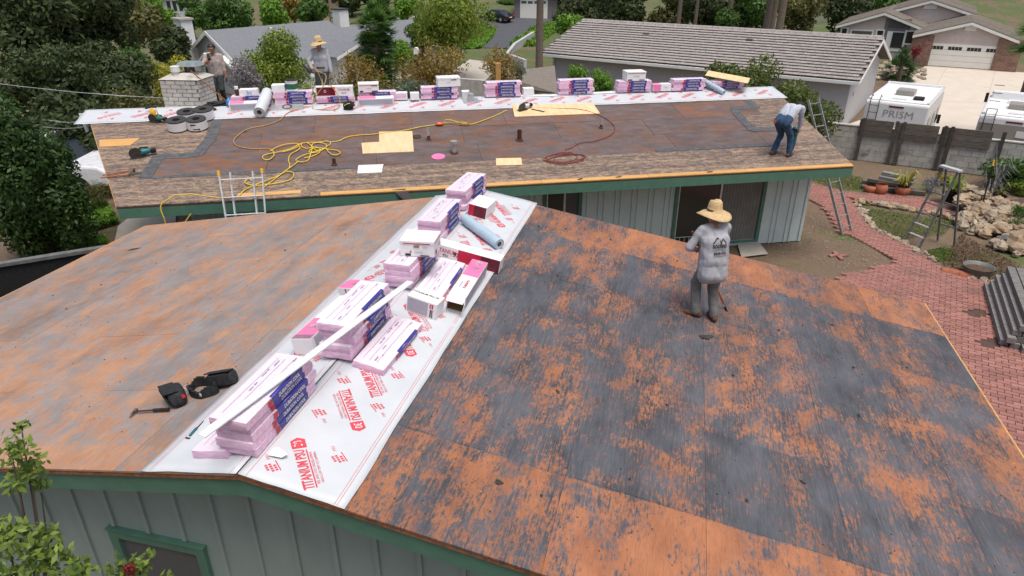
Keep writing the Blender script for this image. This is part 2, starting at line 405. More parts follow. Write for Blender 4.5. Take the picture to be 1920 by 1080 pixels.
def leaves(P, Nrm, size, aspect=.5, droop=0.0, rng=RNG, var=.4):
    """one bent quad per point"""
    n = len(P); a = rng.normal(size=(n, 3))
    if droop: a[:, 2] -= droop
    a /= np.linalg.norm(a, axis=1)[:, None]+1e-9
    b = np.cross(Nrm, a); b /= np.linalg.norm(b, axis=1)[:, None]+1e-9
    s = size*(1+var*(rng.random(n)*2-1))[:, None]
    V = np.empty((n, 4, 3)); V[:, 0] = P-a*s*.5; V[:, 1] = P+b*s*aspect*.5; V[:, 2] = P+a*s*.5; V[:, 3] = P-b*s*aspect*.5
    lv = np.repeat(rng.random(n), 4); Q = np.arange(n*4).reshape(n, 4)
    return V.reshape(-1, 3), Q, lv
def clump_points(cl, n, rng=RNG, shell=.55):
    cl = np.array(cl, float); wgt = (cl[:, 3]*cl[:, 4]+cl[:, 4]*cl[:, 5]+cl[:, 3]*cl[:, 5]); wgt /= wgt.sum()
    idx = rng.choice(len(cl), n, p=wgt); d = rng.normal(size=(n, 3)); d /= np.linalg.norm(d, axis=1)[:, None]
    rad = shell+(1.08-shell)*rng.random(n)**.6
    P = cl[idx, :3]+d*cl[idx, 3:6]*rad[:, None]; return P, d
def crown(c, r, k, rng, cs=.42):
    out = []
    for i in range(k):
        d = rng.normal(size=3); d /= np.linalg.norm(d); q = rng.random()**.45*.72
        s = cs*(.7+.6*rng.random())
        out.append((c[0]+d[0]*r[0]*q, c[1]+d[1]*r[1]*q, c[2]+d[2]*r[2]*q, r[0]*s, r[1]*s, r[2]*s*.85))
    return out
def tree(name, label, cat, base, h, r, n, leaf, m, seed, crown_z=.60, crown_rz=None, k=14, trunk=.14, bark='bark', aspect=.5, droop=0, cs=.42, group=None, shell=.5, limbs=7, cone=0):
    rng = np.random.default_rng(seed); rd = random.Random(seed)
    root = thing(name, label, cat, T(*base), group)
    rz = crown_rz if crown_rz else h*(1-crown_z)
    cl = crown((0, 0, h-rz*.95), (r, r, rz), k, rng, cs)
    if cone: cl = [(c[0]*(1+cone*(.5-c[2]/h)), c[1]*(1+cone*(.5-c[2]/h)), c[2], c[3]*(1+cone*(.5-c[2]/h)), c[4]*(1+cone*(.5-c[2]/h)), c[5]) for c in cl]
    P, d = clump_points(cl, n, rng, shell); P[:, 2] = np.maximum(P[:, 2], .05)
    V, Q, lv = leaves(P, d, leaf, aspect, droop, rng)
    lo, hi = P[:, 2].min(), P[:, 2].max(); 
    link('crown', np_mesh('crown', V, Q, m, lv), root)
    mb = MB(); top = Vector((rd.uniform(-.1, .1)*r, rd.uniform(-.1, .1)*r, max(h-rz*1.2, h*.35)))
    mb.tube([(0, 0, -.2), (top.x*.4, top.y*.3, top.z*.5), top], [trunk*1.25, trunk, trunk*.75], 8)
    for c in cl[:limbs]:
        e = Vector(c[:3]); s_ = top*rd.uniform(.75, 1.0); mid = (s_+e)/2+Vector((0, 0, rd.uniform(-.1, .15)*r))
        mb.tube([s_, mid, e], [trunk*.5, trunk*.32, trunk*.12], 6)
    mb.build('trunk', bark, root, smooth=True); return root
def ground_cover(name, label, cat, poly_px, n, leaf, m, seed, h=.25, aspect=.5, world=None):
    rng = np.random.default_rng(seed)
    poly = [G(*p) for p in poly_px] if world is None else world
    xs = [p[0] for p in poly]; ys = [p[1] for p in poly]; P = []
    while len(P) < n:
        x = rng.uniform(min(xs), max(xs)); y = rng.uniform(min(ys), max(ys))
        if inside(x, y, poly): P.append((x, y, terrain(x, y)+h*(.25+.75*abs(noise.noise(Vector((x*.9, y*.9, seed)))*1.6))*rng.random()**.5))
    P = np.array(P); d = rng.normal(size=P.shape)*.5; d[:, 2] += 1; d /= np.linalg.norm(d, axis=1)[:, None]
    V, Q, lv = leaves(P, d, leaf, aspect, 0, rng)
    o = link(name, np_mesh(name, V, Q, m, lv)); tag(o, label, cat); return stuff(o)
def add_lv(o):
    n = len(o.data.vertices); a = o.data.attributes.new('lv', 'FLOAT', 'POINT'); a.data.foreach_set('value', np.repeat(RNG.random(n//5+1), 5)[:n].astype(np.float32)); return o
def inside(x, y, poly):
    c = False; n = len(poly); j = n-1
    for i in range(n):
        xi, yi = poly[i][0], poly[i][1]; xj, yj = poly[j][0], poly[j][1]
        if (yi > y) != (yj > y) and x < (xj-xi)*(y-yi)/(yj-yi)+xi: c = not c
        j = i
    return c
def sheet(name, poly_px, m, lift=.01, world=None):
    pts = [G(*p) for p in poly_px] if world is None else [Vector(p) for p in world]
    bm = bmesh.new(); vs = [bm.verts.new((p.x, p.y, 0)) for p in pts]; bm.faces.new(vs)
    bmesh.ops.triangulate(bm, faces=bm.faces[:])
    for i in range(3): bmesh.ops.subdivide_edges(bm, edges=[e for e in bm.edges if e.calc_length() > 2.2], cuts=1, use_grid_fill=True); bmesh.ops.triangulate(bm, faces=bm.faces[:])
    for v_ in bm.verts: v_.co.z = terrain(v_.co.x, v_.co.y)+lift
    bmesh.ops.recalc_face_normals(bm, faces=bm.faces[:])
    me = bpy.data.meshes.new(name); bm.to_mesh(me); bm.free(); me.materials.append(MATS[m])
    return struct(link(name, me))

# ================================================================== SETTING
nx, ny = 120, 150
xs = np.concatenate([np.linspace(-230, -40, 20), np.linspace(-38, 60, 80), np.linspace(64, 260, 20)])
ys = np.concatenate([np.linspace(-40, 0, 8), np.linspace(1, 60, 72), np.linspace(62, 180, 50), np.linspace(190, 700, 20)])
V = np.array([(x, y, terrain(x, y)+(.04*noise.noise(Vector((x*.8, y*.8, 0))) if y > 8 else 0)-.02) for y in ys for x in xs])
nx = len(xs); ny = len(ys)
Q = np.array([(j*nx+i, j*nx+i+1, (j+1)*nx+i+1, (j+1)*nx+i) for j in range(ny-1) for i in range(nx-1)])
struct(link('ground', np_mesh('ground', V, Q, 'ground')))

# ------------------------------------------------------------------ near house (ridge runs away from the camera)
RZ0 = CAMZ-3.7; MN = .177; LN = 7.20; WN = 7.12
pN = Vector((.9715, -.2371, 0)); rN = Vector((.2371, .9715, 0)); ON = Vector((-2.153, 4.199, RZ0))
NM = frame(ON, pN, rN, (0, 0, 1)); NI = NM.inverted()
aN = math.atan(MN)
def deckN(a, b, up=0): return NM @ Vector((a, b, -MN*abs(a)+up))
def slopeN(a, b, yaw=0, up=0):
    s = 1 if a >= 0 else -1
    return NM @ T(a, b, -MN*abs(a)+up) @ RY(s*aN) @ RZ(yaw)
def pxN(x, y, side=1, up=0):     # pixel -> (a, b) on the near deck
    n = NM.to_3x3() @ Vector((side*MN, 0, 1)); p = NI @ at_plane(x, y, ON+Vector((0, 0, up)), n); return p.x, p.y
near = thing('house', 'grey green house in front with stripped low pitched plywood roof', 'house', NM)
mb = MB()
for s in (1, -1):
    P = [(0, -.01, -.028), (s*WN, -.01, -MN*WN-.028), (s*WN, LN, -MN*WN-.028), (0, LN, -.028)]
    if s < 0: P = P[::-1]
    mb.prism(P, (0, 0, -.03))
roofN = mb.build('roof', 'subdeck', near)
rd = random.Random(3)
for s in (1, -1):
    a0 = .004; k = 0
    while a0 < WN-.02:
        a1 = min(a0+1.22, WN)
        bj = [-.03, 1.06, 3.50, 6.12, LN] if k % 2 == 0 else [-.03, 1.06, 2.28, 4.72, 6.12, LN]
        if s < 0: bj = [-.03, 2.41, 4.85, LN] if k % 2 == 0 else [-.03, 1.19, 3.63, 6.07, LN]
        for i in range(len(bj)-1):
            g = .0012; b0, b1 = bj[i]+g, bj[i+1]-g; u = rd.uniform(-.0015, .0015); t0, t1 = a0+g, a1-g
            P = [(s*t0, b0, -MN*t0-.018), (s*t1, b0, -MN*t1-.018), (s*t1, b1, -MN*t1-.018), (s*t0, b1, -MN*t0-.018)]
            Pt = [(x, y, z+.018+u) for x, y, z in P]
            if s < 0: P = P[::-1]; Pt = Pt[::-1]
            m_ = MB(); m_.hexa(P+Pt); m_.build('plywood_panel', 'deck_right' if s > 0 else 'deck_left', roofN)
        a0 = a1; k += 1
# fascia boards, deck edge strips
for s in (1, -1):
    for (nm, m_, b0, b1, z0, z1) in (('fascia', 'green_trim', .0, .045, -.25, -.062), ('deck_edge', 'deck_edge', -.022, .0, -.062, -.020)):
        P = [(0, b0, z0), (s*WN, b0, z0-MN*WN), (s*WN, b0, z1-MN*WN), (0, b0, z1)]
        if s < 0: P = P[::-1]
        MB().prism(P, (0, b1-b0, 0)).build(nm, m_, near)
        P = [(x, y+LN-b0-b1, z) for x, y, z in P]
        MB().prism(P, (0, b1-b0, 0)).build(nm, m_, near)
    x0, x1 = sorted((s*(WN-.045), s*WN)); MB().bx(x0, x1, .05, LN-.05, -MN*WN-.25, -MN*WN-.07).build('fascia', 'green_trim', near)
    # worn pale wood lip along the eave
    x0, x1 = sorted((s*(WN-.01), s*(WN+.02)))
    MB().bx(x0, x1, 0, LN, -MN*WN-.045, -MN*WN-.004).build('deck_edge', 'new_wood', near)
# gable walls with battens
WB = .40; WI = 6.6
wallN = MB().prism([(-WI, WB, -RZ0), (WI, WB, -RZ0), (WI, WB, -MN*WI-.06), (0, WB, -.06), (-WI, WB, -MN*WI-.06)][::1], (0, LN-2*WB, 0)).build('wall', 'siding', near)
a = -6.4
wpx = lambda x, y: NI @ at_plane(x, y, NM @ Vector((0, WB, 0)), rN)
W1 = wpx(207, 986); W2 = wpx(386, 1022); WL, WR, WT = W1.x, W2.x, (W1.z+W2.z)/2
while a < 6.5:
    z1 = -MN*abs(a)-.07
    z0 = -RZ0
    if WL-.06 < a < WR+.06: z0 = WT+.03
    MB().bx(a-.022, a+.022, WB-.028, WB, z0, z1).build('batten', 'siding', wallN); 
    MB().bx(a-.022, a+.022, LN-WB, LN-WB+.028, -RZ0, z1).build('batten', 'siding', wallN); a += .405
win = MB().bx(WL+.09, WR-.09, WB-.012, WB+.01, WT-1.1, WT-.09).build('window', 'screen', near)
MB().bx(WL, WR, WB-.05, WB, WT-.10, WT).build('trim', 'green_trim', win)
MB().bx(WL, WL+.10, WB-.048, WB, WT-1.2, WT-.10).build('trim', 'green_trim', win); MB().bx(WR-.10, WR, WB-.048, WB, WT-1.2, WT-.10).build('trim', 'green_trim', win)
MB().bx(WL-.01, WR+.01, WB-.065, WB, WT, WT+.014).build('drip_cap', 'green_trim', win)

# ------------------------------------------------------------------ far house (ridge runs across)
MF = .18; LF = 19.14; WF = 5.20; WQ = 3.87
eF = Vector((.98424, .17685, 0)); yF = Vector((-.17685, .98424, 0)); OF = Vector((-10.979, 17.839, RZ0))
FM = frame(OF, eF, yF, (0, 0, 1)); FI = FM.inverted(); aF = math.atan(MF)
def eL(q): return 2.1*q/WF
def eR(q): return LF-.58*q/WF
def slopeF(e, q, yaw=0, up=0): return FM @ T(e, -q, -MF*q+up) @ RX(aF) @ RZ(yaw)
def deckF(e, q, up=0): return FM @ Vector((e, -q, -MF*q+up))
def pxF(x, y, up=0):
    n = FM.to_3x3() @ Vector((0, -MF, 1)); p = FI @ at_plane(x, y, OF+Vector((0, 0, up)), n); return p.x, -p.y
def pxR(x, y):     # pixel -> (e, height above ridge) on the vertical plane of the far ridge
    p = FI @ at_plane(x, y, OF, yF); return p.x, p.z
far = thing('house', 'long pale green house behind with stripped brown roof and sliding door', 'house', FM)
mb = MB()
mb.prism([(0, 0, -.03), (eL(WF), -WF, -MF*WF-.03), (eR(WF), -WF, -MF*WF-.03), (LF, 0, -.03)], (0, 0, -.03))
mb.prism([(LF, 0, -.03), (eR(WF), WF, -MF*WF-.03), (eL(WF), WF, -MF*WF-.03), (0, 0, -.03)], (0, 0, -.03))
roofF = mb.build('roof', 'subdeck', far)
def piece(e0, e1, q0, q1, m_, nm, l0=None, r0=None, u=0):
    g = .003
    L0, L1 = (eL(q0), eL(q1)) if e0 is None else (e0+g, e0+g); R0, R1 = (eR(q0), eR(q1)) if e1 is None else (e1-g, e1-g)
    P = [(L0, -q0-g, -MF*q0-.018), (L1, -q1+g, -MF*q1-.018), (R1, -q1+g, -MF*q1-.018), (R0, -q0-g, -MF*q0-.018)]
    return MB().hexa(P+[(x, y, z+.018+u) for x, y, z in P]).build(nm, m_, roofF)
def lbound(q): return 3.35 if q < 2.98 else (2.42 if q < 3.96 else None)
def rbound(q): return 17.85 if q < 1.5 else (17.15 if q < 2.96 else 17.8)
for k, (q0, q1) in enumerate([(0, .98), (.98, 1.97), (1.97, 2.965), (2.965, 3.96)]):
    qm = (q0+q1)/2; e0, e1 = lbound(qm), rbound(qm)
    js = [e0]; x = e0+(2.44 if k % 2 else 1.22)
    while x < e1-.4: js.append(x); x += 2.44
    js.append(e1)
    for i in range(len(js)-1): piece(js[i], js[i+1], q0, q1, 'deck_far', 'plywood_panel', u=rd.uniform(-.003, .003))
q = 0
while q < 3.95:
    q1 = min(q+.142, 3.96); qm = (q+q1)/2
    if lbound(qm) > eL(qm)+.1: piece(None, lbound(qm), q, q1, 'board_far', 'roof_board', u=rd.uniform(-.004, .002))
    piece(rbound(qm), None, q, q1, 'board_far', 'roof_board', u=rd.uniform(-.004, .002)); q = q1
while q < 5.05:
    q1 = q+.138; js = [None]; x = rd.uniform(3.5, 6)
    while x < 17.5: js.append(x); x += rd.uniform(2.6, 4.6)
    js.append(None)
    for i in range(len(js)-1): piece(js[i], js[i+1], q, q1, 'board_far', 'roof_board', u=rd.uniform(-.004, .002))
    q = q1
# new eave board (yellow wood), older at the left end
js = [6.1, 8.4, 10.9, 13.4, 15.8]
piece(None, 6.1, 5.066, WF, 'board_far', 'eave_board')
for i, x in enumerate(js): piece(x, js[i+1] if i < 4 else None, 5.066, WF, 'new_wood', 'eave_board', u=.004)
piece(4.4, 5.7, 4.93, 5.063, 'new_wood', 'eave_board', u=.006)
MB().hexa([(eL(2)+.03, -1.9, -MF*1.9+.004), (eL(2.3)+.03, -2.3, -MF*2.3+.004), (1.62, -2.3, -MF*2.3+.004), (1.75, -1.9, -MF*1.9+.004), (eL(2)+.03, -1.9, -MF*1.9+.012), (eL(2.3)+.03, -2.3, -MF*2.3+.012), (1.62, -2.3, -MF*2.3+.012), (1.75, -1.9, -MF*1.9+.012)]).build('roof_board', 'new_wood', roofF)
# fascias
MB().prism([(eL(WF), -WF+.05, -MF*WF-.27), (eL(WF), -WF, -MF*WF-.27), (eL(WF), -WF, -MF*WF-.055), (eL(WF), -WF+.05, -MF*WF-.055)][::-1], (eR(WF)-eL(WF), 0, 0)).build('fascia', 'green_trim', far)
for (E0, E1) in ((eL(0), eL(WF)), (eR(0), eR(WF))):
    d = Vector((E1-E0, -WF, -MF*WF)); p0 = Vector((E0, 0, 0))
    MB().hexa([p0+Vector((-.02, 0, -.27)), p0+d+Vector((-.02, .06, -.27)), p0+d+Vector((.02, .06, -.27)), p0+Vector((.02, 0, -.27)),
               p0+Vector((-.02, 0, -.06)), p0+d+Vector((-.02, .06, -.06)), p0+d+Vector((.02, .06, -.06)), p0+Vector((.02, 0, -.06))]).build('fascia', 'green_trim', far)
    MB().beam(p0+Vector((0, 0, -.03)), p0+d+Vector((0, .02, -.03)), .03, .045).build('deck_edge', 'new_wood', far)
# walls
E0w, E1w = 3.1, 18.42; zt = -MF*WQ-.06
wallF = MB().prism([(E0w, -WQ, -RZ0), (E0w, -WQ, zt), (E0w, 0, -.06), (E0w, WQ, zt), (E0w, WQ, -RZ0)][::-1], (E1w-E0w, 0, 0)).build('wall', 'siding_light', far)
wq = lambda x, y: FI @ at_plane(x, y, FM @ Vector((0, -WQ, 0)), yF)
doors = (wq(1262, 400).x, wq(1428, 400).x); w1 = (wq(1018, 375).x, wq(1091, 375).x); w2 = (wq(664, 380).x, wq(762, 380).x)
e = E0w+.03; k = 0
while e < E1w:
    if not any(a_-.02 < e < b_+.02 for a_, b_ in (doors, w1, w2)):
        MB().bx(e-.022, e+.022, -WQ-.026, -WQ, -RZ0, zt-.01).build('batten', 'siding_light', wallF)
    k += 1; e += .30 if k % 2 else .14
zb = -RZ0; y0 = -WQ
def opening(nm, x0, x1, z0, z1, mat_l, mat_r, split=.5):
    o = MB().bx(x0+.08, x0+(x1-x0)*split-.02, y0-.012, y0+.01, z0+.08, z1-.08).build(nm, mat_l, far)
    MB().bx(x0+(x1-x0)*split+.02, x1-.08, y0-.010, y0+.01, z0+.08, z1-.08).build('pane', mat_r, o)
    for b_ in ((x0, x0+.09, z0, z1), (x1-.09, x1, z0, z1), (x0+.09, x1-.09, z1-.09, z1), (x0+.09, x1-.09, z0, z0+.06)):
        MB().bx(b_[0], b_[1], y0-.045, y0, b_[2], b_[3]).build('trim', 'green_trim', o)
    xm = x0+(x1-x0)*split; MB().bx(xm-.025, xm+.025, y0-.03, y0, z0+.06, z1-.09).build('mullion', 'alu', o)
    MB().bx(x0+.09, x0+.12, y0-.028, y0, z0+.06, z1-.09).build('mullion', 'alu', o)
    return o
dr = opening('sliding_door', doors[0], doors[1], zb+.08, zb+2.1, 'dark_glass', 'blind_glass')
for i in range(14):
    x = doors[0]+(doors[1]-doors[0])*.53+i*.088
    if x < doors[1]-.15: MB().bx(x, x+.07, y0-.016, y0-.0125, zb+.16, zb+1.98).build('blind_slat', 'blind', dr)
mbr = MB()
for z in (.14, .36): mbr.bx(doors[0]+.1, doors[0]+1.15, y0-.06, y0-.045, zb+z, zb+z+.018)
for i in range(9): x = doors[0]+.1+i*.13; mbr.bx(x, x+.012, y0-.058, y0-.047, zb+.1, zb+.36)
mbr.build('guard_rail', 'alu', dr)
opening('window', w1[0], w1[1], zb+.9, zb+2.05, 'dark_glass', 'screen', .55)
opening('window', w2[0], w2[1], zb+.9, zb+2.05, 'dark_glass', 'dark_glass')
# corner boards
MB().bx(E1w-.06, E1w+.02, -WQ-.03, -WQ+.08, -RZ0, zt).build('corner_board', 'siding_light', far)
MB().bx(E0w-.02, E0w+.07, -WQ-.03, -WQ+.08, -RZ0, zt).build('corner_board', 'siding_light', far)
# loose bits of the old edge
fl = [(1.8, 'left')]
wf = tag(MB().add([(0, 0, 0), (.16, .02, 0), (.20, -.02, -.42), (.10, -.02, -.48), (0, .02, .0), (.16, .04, 0), (.20, 0, -.42), (.10, 0, -.48)], [(0, 1, 2, 3), (7, 6, 5, 4), (0, 4, 5, 1), (1, 5, 6, 2), (2, 6, 7, 3), (3, 7, 4, 0)]).build('bent_flashing', 'white_metal', None, FM @ T(-.12, -.25, -.02) @ RZ(R(-25))),
         'bent white metal strip hanging from the left gable end of the far ridge', 'flashing')

# dark felt strips left on the far deck
def felt(pts, wd, label):
    mb = MB(); 
    for i in range(len(pts)-1):
        a_, b_ = Vector((*pts[i], 0)), Vector((*pts[i+1], 0)); d = (b_-a_).normalized()*.06; n_ = Vector((-d.y, d.x, 0)).normalized()*wd/2
        q_ = [a_-d-n_, b_+d-n_, b_+d+n_, a_-d+n_]; z = .007+.0025*i
        mb.hexa([(p.x, -p.y, -MF*p.y+.002) for p in q_]+[(p.x, -p.y, -MF*p.y+z) for p in q_])
    o = mb.build('felt_strip', 'felt', None, FM); return tag(o, label, 'roofing felt', 'old felt strips on the far roof')
felt([(3.35, .95), (3.38, 2.1), (3.22, 2.98), (2.40, 2.98), (2.36, 3.93)], .27, 'stepped dark felt strip left of the tape rolls on the brown roof')
felt([(2.3, 3.98), (4.8, 3.99), (7.4, 3.97)], .13, 'long thin dark felt strip behind the white ladder top')
felt([(17.85, .95), (17.88, 1.46), (17.25, 1.50), (17.12, 1.9), (17.05, 2.95), (17.75, 2.97)], .25, 'stepped dark felt strip beside the bending worker')
felt([(14.1, 3.9), (16.4, 3.85), (17.7, 3.9)], .16, 'short dark felt strip below the bending worker\'s feet line')

# ------------------------------------------------------------------ underlayment sheets with red printing
def wv(x, y, s): return .006*noise.noise(Vector((x*2.4+s, y*2.1, s)))+.0035*noise.noise(Vector((x*6+s, y*5, s)))
def underlay(label, M, Wd, Ln, slope, seed, lift, units, flip, zslope, edge=.02):
    """local x = across from ridge 0..Wd, y along; M maps to world"""
    root = None; nxx, nyy = 14, int(Ln*10)
    def h(x, y): return -slope*abs(x)+lift+wv(x, y, seed)
    V = []; 
    for j in range(nyy+1):
        for i in range(nxx+1):
            x = Wd*i/nxx; y = Ln*j/nyy
            if i == nxx: x += edge*noise.noise(Vector((y*1.3, seed, 0)))
            if j == 0: y += .015*noise.noise(Vector((x*4, seed, 5)))
            V.append((x, y, h(x, y)))
    Qs = np.array([(j*(nxx+1)+i, j*(nxx+1)+i+1, (j+1)*(nxx+1)+i+1, (j+1)*(nxx+1)+i) for j in range(nyy) for i in range(nxx)])
    if flip: Qs = Qs[:, ::-1]
    o = link('underlayment_sheet', np_mesh('underlayment_sheet', np.array(V), Qs, 'membrane'), None, M)
    md = o.modifiers.new('thickness', 'SOLIDIFY'); md.thickness = .003; md.offset = -1
    red = MB(); wh = []
    for (x, y, ang, sz) in units:
        U = T(x, y, 0) @ RZ(ang) @ Matrix.Scale(sz, 4)
        put_text(red, 'TITANIUM PSU', U @ T(-.06, .022, 0), .115, .60, .0038)
        red.add([U @ Vector(p) for p in [(-.28, -.026, 0), (.16, -.026, 0), (.16, -.038, 0), (-.28, -.038, 0)]][::-1], [(0, 1, 2, 3)])
        put_text(red, 'PEEL AND STICK UNDERLAYMENT', U @ T(-.06, -.058, 0), .032, .76)
        put_text(red, 'HIGH & LOW TEMP / ICE DAMMING', U @ T(-.06, -.090, 0), .032, .70)
        red.add([U @ Vector(p) for p in [(.185, -.045, 0), (.285, -.045, 0), (.315, .012, 0), (.285, .075, 0), (.185, .075, 0)]], [(0, 1, 2, 3, 4)])
        w_ = MB(); put_text(w_, '30', U @ T(.242, .015, .0015), .10, .72, .0); wh.append(w_)
        for (dx, dy) in ((.03, .27), (.0, -.25)):
            L_ = U @ T(dx, dy, 0) @ RZ(.2) @ Matrix.Scale(1.15, 4)
            for r_ in range(3):
                for cc in range(4):
                    if (r_*4+cc) % 5 != 3: red.add([L_ @ Vector(p) for p in [(cc*.022-.05, r_*.027-.04, 0), (cc*.022-.034, r_*.027-.04, 0), (cc*.022-.034, r_*.027-.022, 0), (cc*.022-.05, r_*.027-.022, 0)]], [(0, 1, 2, 3)])
            red.add([L_ @ Vector(p) for p in [(-.06, -.056, 0), (.045, -.056, 0), (.045, -.048, 0), (-.06, -.048, 0)]], [(0, 1, 2, 3)])
            put_text(red, 'PSU', L_ @ T(.10, -.02, 0), .035, .9)
    for x0 in (Wd*.90, Wd*.925, Wd*.075):
        wln = .0035
        for j in range(int(Ln*4)): red.add([(x0, j*.25, 0), (x0+wln*math.copysign(1, Wd), j*.25, 0), (x0+wln*math.copysign(1, Wd), min(j*.25+.251, Ln-.02), 0), (x0, min(j*.25+.251, Ln-.02), 0)], [(0, 1, 2, 3) if Wd > 0 else (3, 2, 1, 0)])
    for mm, nm, mt, up in [(red, 'red_lettering', 'red_print', .0022)]+[(w_, 'white_numeral', 'white_print', .0032) for w_ in wh]:
        a_ = min(0, Wd)+.003; b_ = max(0, Wd)-.003
        mm.v = [(min(b_, max(a_, x)), min(Ln-.004, max(.006, y)), h(x, y)+up) for x, y, z in mm.v]
        mm.build(nm, mt, o)
    return tag(o, label, 'underlayment')
k128 = math.atan2(.42, -.34); UN = []
for i in range(6):
    UN.append((.415, .31+1.27*i, k128, 1.0)); UN.append((.43, 1.08+1.27*i, k128-PI, 1.0))
UN = [u for u in UN if u[1] < 7.0]
underlay('white underlayment sheet with red lettering right of the near ridge', NM @ T(0, -.035, 0), .90, 7.29, MN, 1, .015, UN, False, 1)
UL = [(-.45, y_+.35, PI-k128 if i % 2 == 0 else -k128, 1.0) for i, (x_, y_, a_, s_) in enumerate(UN) if y_ < 6.5]
underlay('white underlayment sheet with red lettering left of the near ridge', NM @ T(0, -.035, 0), -.93, 7.27, MN, 2, .0135, UL, True, -1, -.03)
MB().bx(-.004, .004, -.03, 7.2, .016, .021).build('fold_line', 'black_print', bpy.data.objects['underlayment_sheet'])
# far ridge sheet: local x = towards camera from the ridge (q), y along e
FMq = FM @ Matrix(((0, 1, 0, 0), (-1, 0, 0, 0), (0, 0, 1, 0), (0, 0, 0, 1)))
UF = [(.45, .7+.78*i, math.atan2(.62, -.42)+(0 if i % 2 else PI), .95) for i in range(24)]
underlay('long white underlayment strip along the ridge of the far roof', FMq @ T(0, -.03, 0), .92, LF+.06, MF, 5, .016, UF, False, 1)
ub = MB().add([(0, .0, .010), (LF, 0, .010), (LF-.1, .9, -MF*.9+.01), (.3, .9, -MF*.9+.01)], [(0, 1, 2, 3)]).build('underlayment_sheet', 'membrane', None, FM)
tag(ub, 'white underlayment strip on the back slope behind the far ridge stacks', 'underlayment')

# ================================================================== MATERIALS STACKED ON THE ROOFS
BL, BW, BH = 1.0, .335, .076
def bundle_mesh(seed):
    bm = bmesh.new(); nx_, ny_, nz_ = 5, 14, 3
    def grid(f, nu, nv):
        g = [[bm.verts.new(f(i/nu, j/nv)) for j in range(nv+1)] for i in range(nu+1)]
        return [bm.faces.new((g[i][j], g[i+1][j], g[i+1][j+1], g[i][j+1])) for i in range(nu) for j in range(nv)]
    X, Y, Z = BW/2, BL/2, BH
    tops = grid(lambda u, v: (-X+2*X*u, -Y+2*Y*v, Z), nx_, ny_); grid(lambda u, v: (X-2*X*u, -Y+2*Y*v, 0), nx_, ny_)
    grid(lambda u, v: (X, -Y+2*Y*v, Z-Z*u), nz_, ny_); grid(lambda u, v: (-X, -Y+2*Y*v, Z*u), nz_, ny_)
    grid(lambda u, v: (-X+2*X*v, -Y, Z-Z*u), nz_, nx_); grid(lambda u, v: (X-2*X*v, Y, Z-Z*u), nz_, nx_)
    bmesh.ops.remove_doubles(bm, verts=bm.verts[:], dist=1e-4)
    for v in bm.verts:
        c = v.co; k = Vector((seed*7.3, seed*3.1, 0))
        n = noise.noise_vector(Vector((c.x*9, c.y*7, c.z*26))+k)
        end = abs(abs(c.y)-Y) < .01
        c += Vector((n.x*(.0025 if not end else .005), n.y*(.0025 if not end else .009), n.z*.003))
        # soft rounded edges of the wrap
        if abs(abs(c.x)-X) < .012 and (c.z < .008 or c.z > Z-.008): c.x *= .994; c.z = c.z*.975+Z*.0125
        if end and (c.z < .008 or c.z > Z-.008): c.y *= .988
        if c.z < 0: c.z = 0
    bmesh.ops.recalc_face_normals(bm, faces=bm.faces[:])
    me = bpy.data.meshes.new('shingle_bundle'); bm.to_mesh(me); bm.free()
    me.materials.append(MATS['pink_wrap']); me.materials.append(MATS['pink_top'])
    for p in me.polygons:
        p.use_smooth = True
        if p.normal.z > .75: p.material_index = 1
    me.set_sharp_from_angle(angle=R(38))
    return me
BM_ = [bundle_mesh(i) for i in range(4)]
X = BW/2
lab = MB()
for i in range(8):
    y0, y1 = -.14+i*.06, -.14+(i+1)*.06; o_ = X+.0085
    lab.add([(o_, y0, .010), (o_, y1, .010), (o_, y1, BH-.004), (o_, y0, BH-.004), (X-.022, y0, BH+.006), (X-.022, y1, BH+.006)], [(0, 1, 2, 3), (3, 2, 5, 4)])
LAB = lab.mesh('label_band', 'navy')
Mside = frame((X+.0098, .12, BH*.5), (0, 1, 0), (0, 0, 1), (1, 0, 0))
let = MB(); put_text(let, 'DURATION COOL', Mside, .052, .78, .001); LET = let.mesh('lettering', 'white_print')
rs = MB().add([(X+.0085, -.205, .012), (X+.0085, -.15, .012), (X+.0085, -.15, BH-.008), (X+.0085, -.205, BH-.008)], [(0, 1, 2, 3)]); RSQ = rs.mesh('logo_square', 'red_label')
tp = MB(); rdp = random.Random(5)
for i in range(9):
    y = -.4+i*.1+rdp.uniform(-.02, .02); x = rdp.uniform(-.11, .06); L_ = rdp.uniform(.03, .09)
    tp.add([(x, y, BH+.0065), (x+.006+rdp.random()*.012, y, BH+.0065), (x+.012, y+L_, BH+.0065), (x, y+L_, BH+.0065)], [(0, 1, 2, 3)])
for k in (-.10, -.03, .05): tp.add([(k, -.42, BH+.0062), (k+.004, -.42, BH+.0062), (k+.004, .42, BH+.0062), (k, .42, BH+.0062)], [(0, 1, 2, 3)])
TPR = tp.mesh('top_print', 'print_grey')
def bundle(M, label, group, k, top=False):
    o = link('shingle_bundle', BM_[k % 4], None, M); tag(o, label, 'shingles', group)
    link('label_band', LAB, o); link('lettering', LET, o); link('logo_square', RSQ, o)
    if top: link('top_print', TPR, o)
    return o
def stack(M0, n, where, group, seed, jx=.016, jy=.035, jr=.025, flip=0):
    r_ = random.Random(seed)
    for i in range(n):
        M = M0 @ T(r_.uniform(-jx, jx), r_.uniform(-jy, jy), i*(BH+.002)) @ RZ(r_.uniform(-jr, jr))
        k = n-1-i
        nm = 'only' if n == 1 else ('topmost' if k == 0 else ('bottom' if i == 0 else ORD[k]+(' from top')))
        bundle(M, f'{nm} pink bundle of {where}', group, i+seed, top=(k == 0))
GN = 'shingle bundles along the near ridge'
stack(NM @ T(-.11, .64, .016), 5, 'the nearest stack, beside the gable edge', GN, 1)
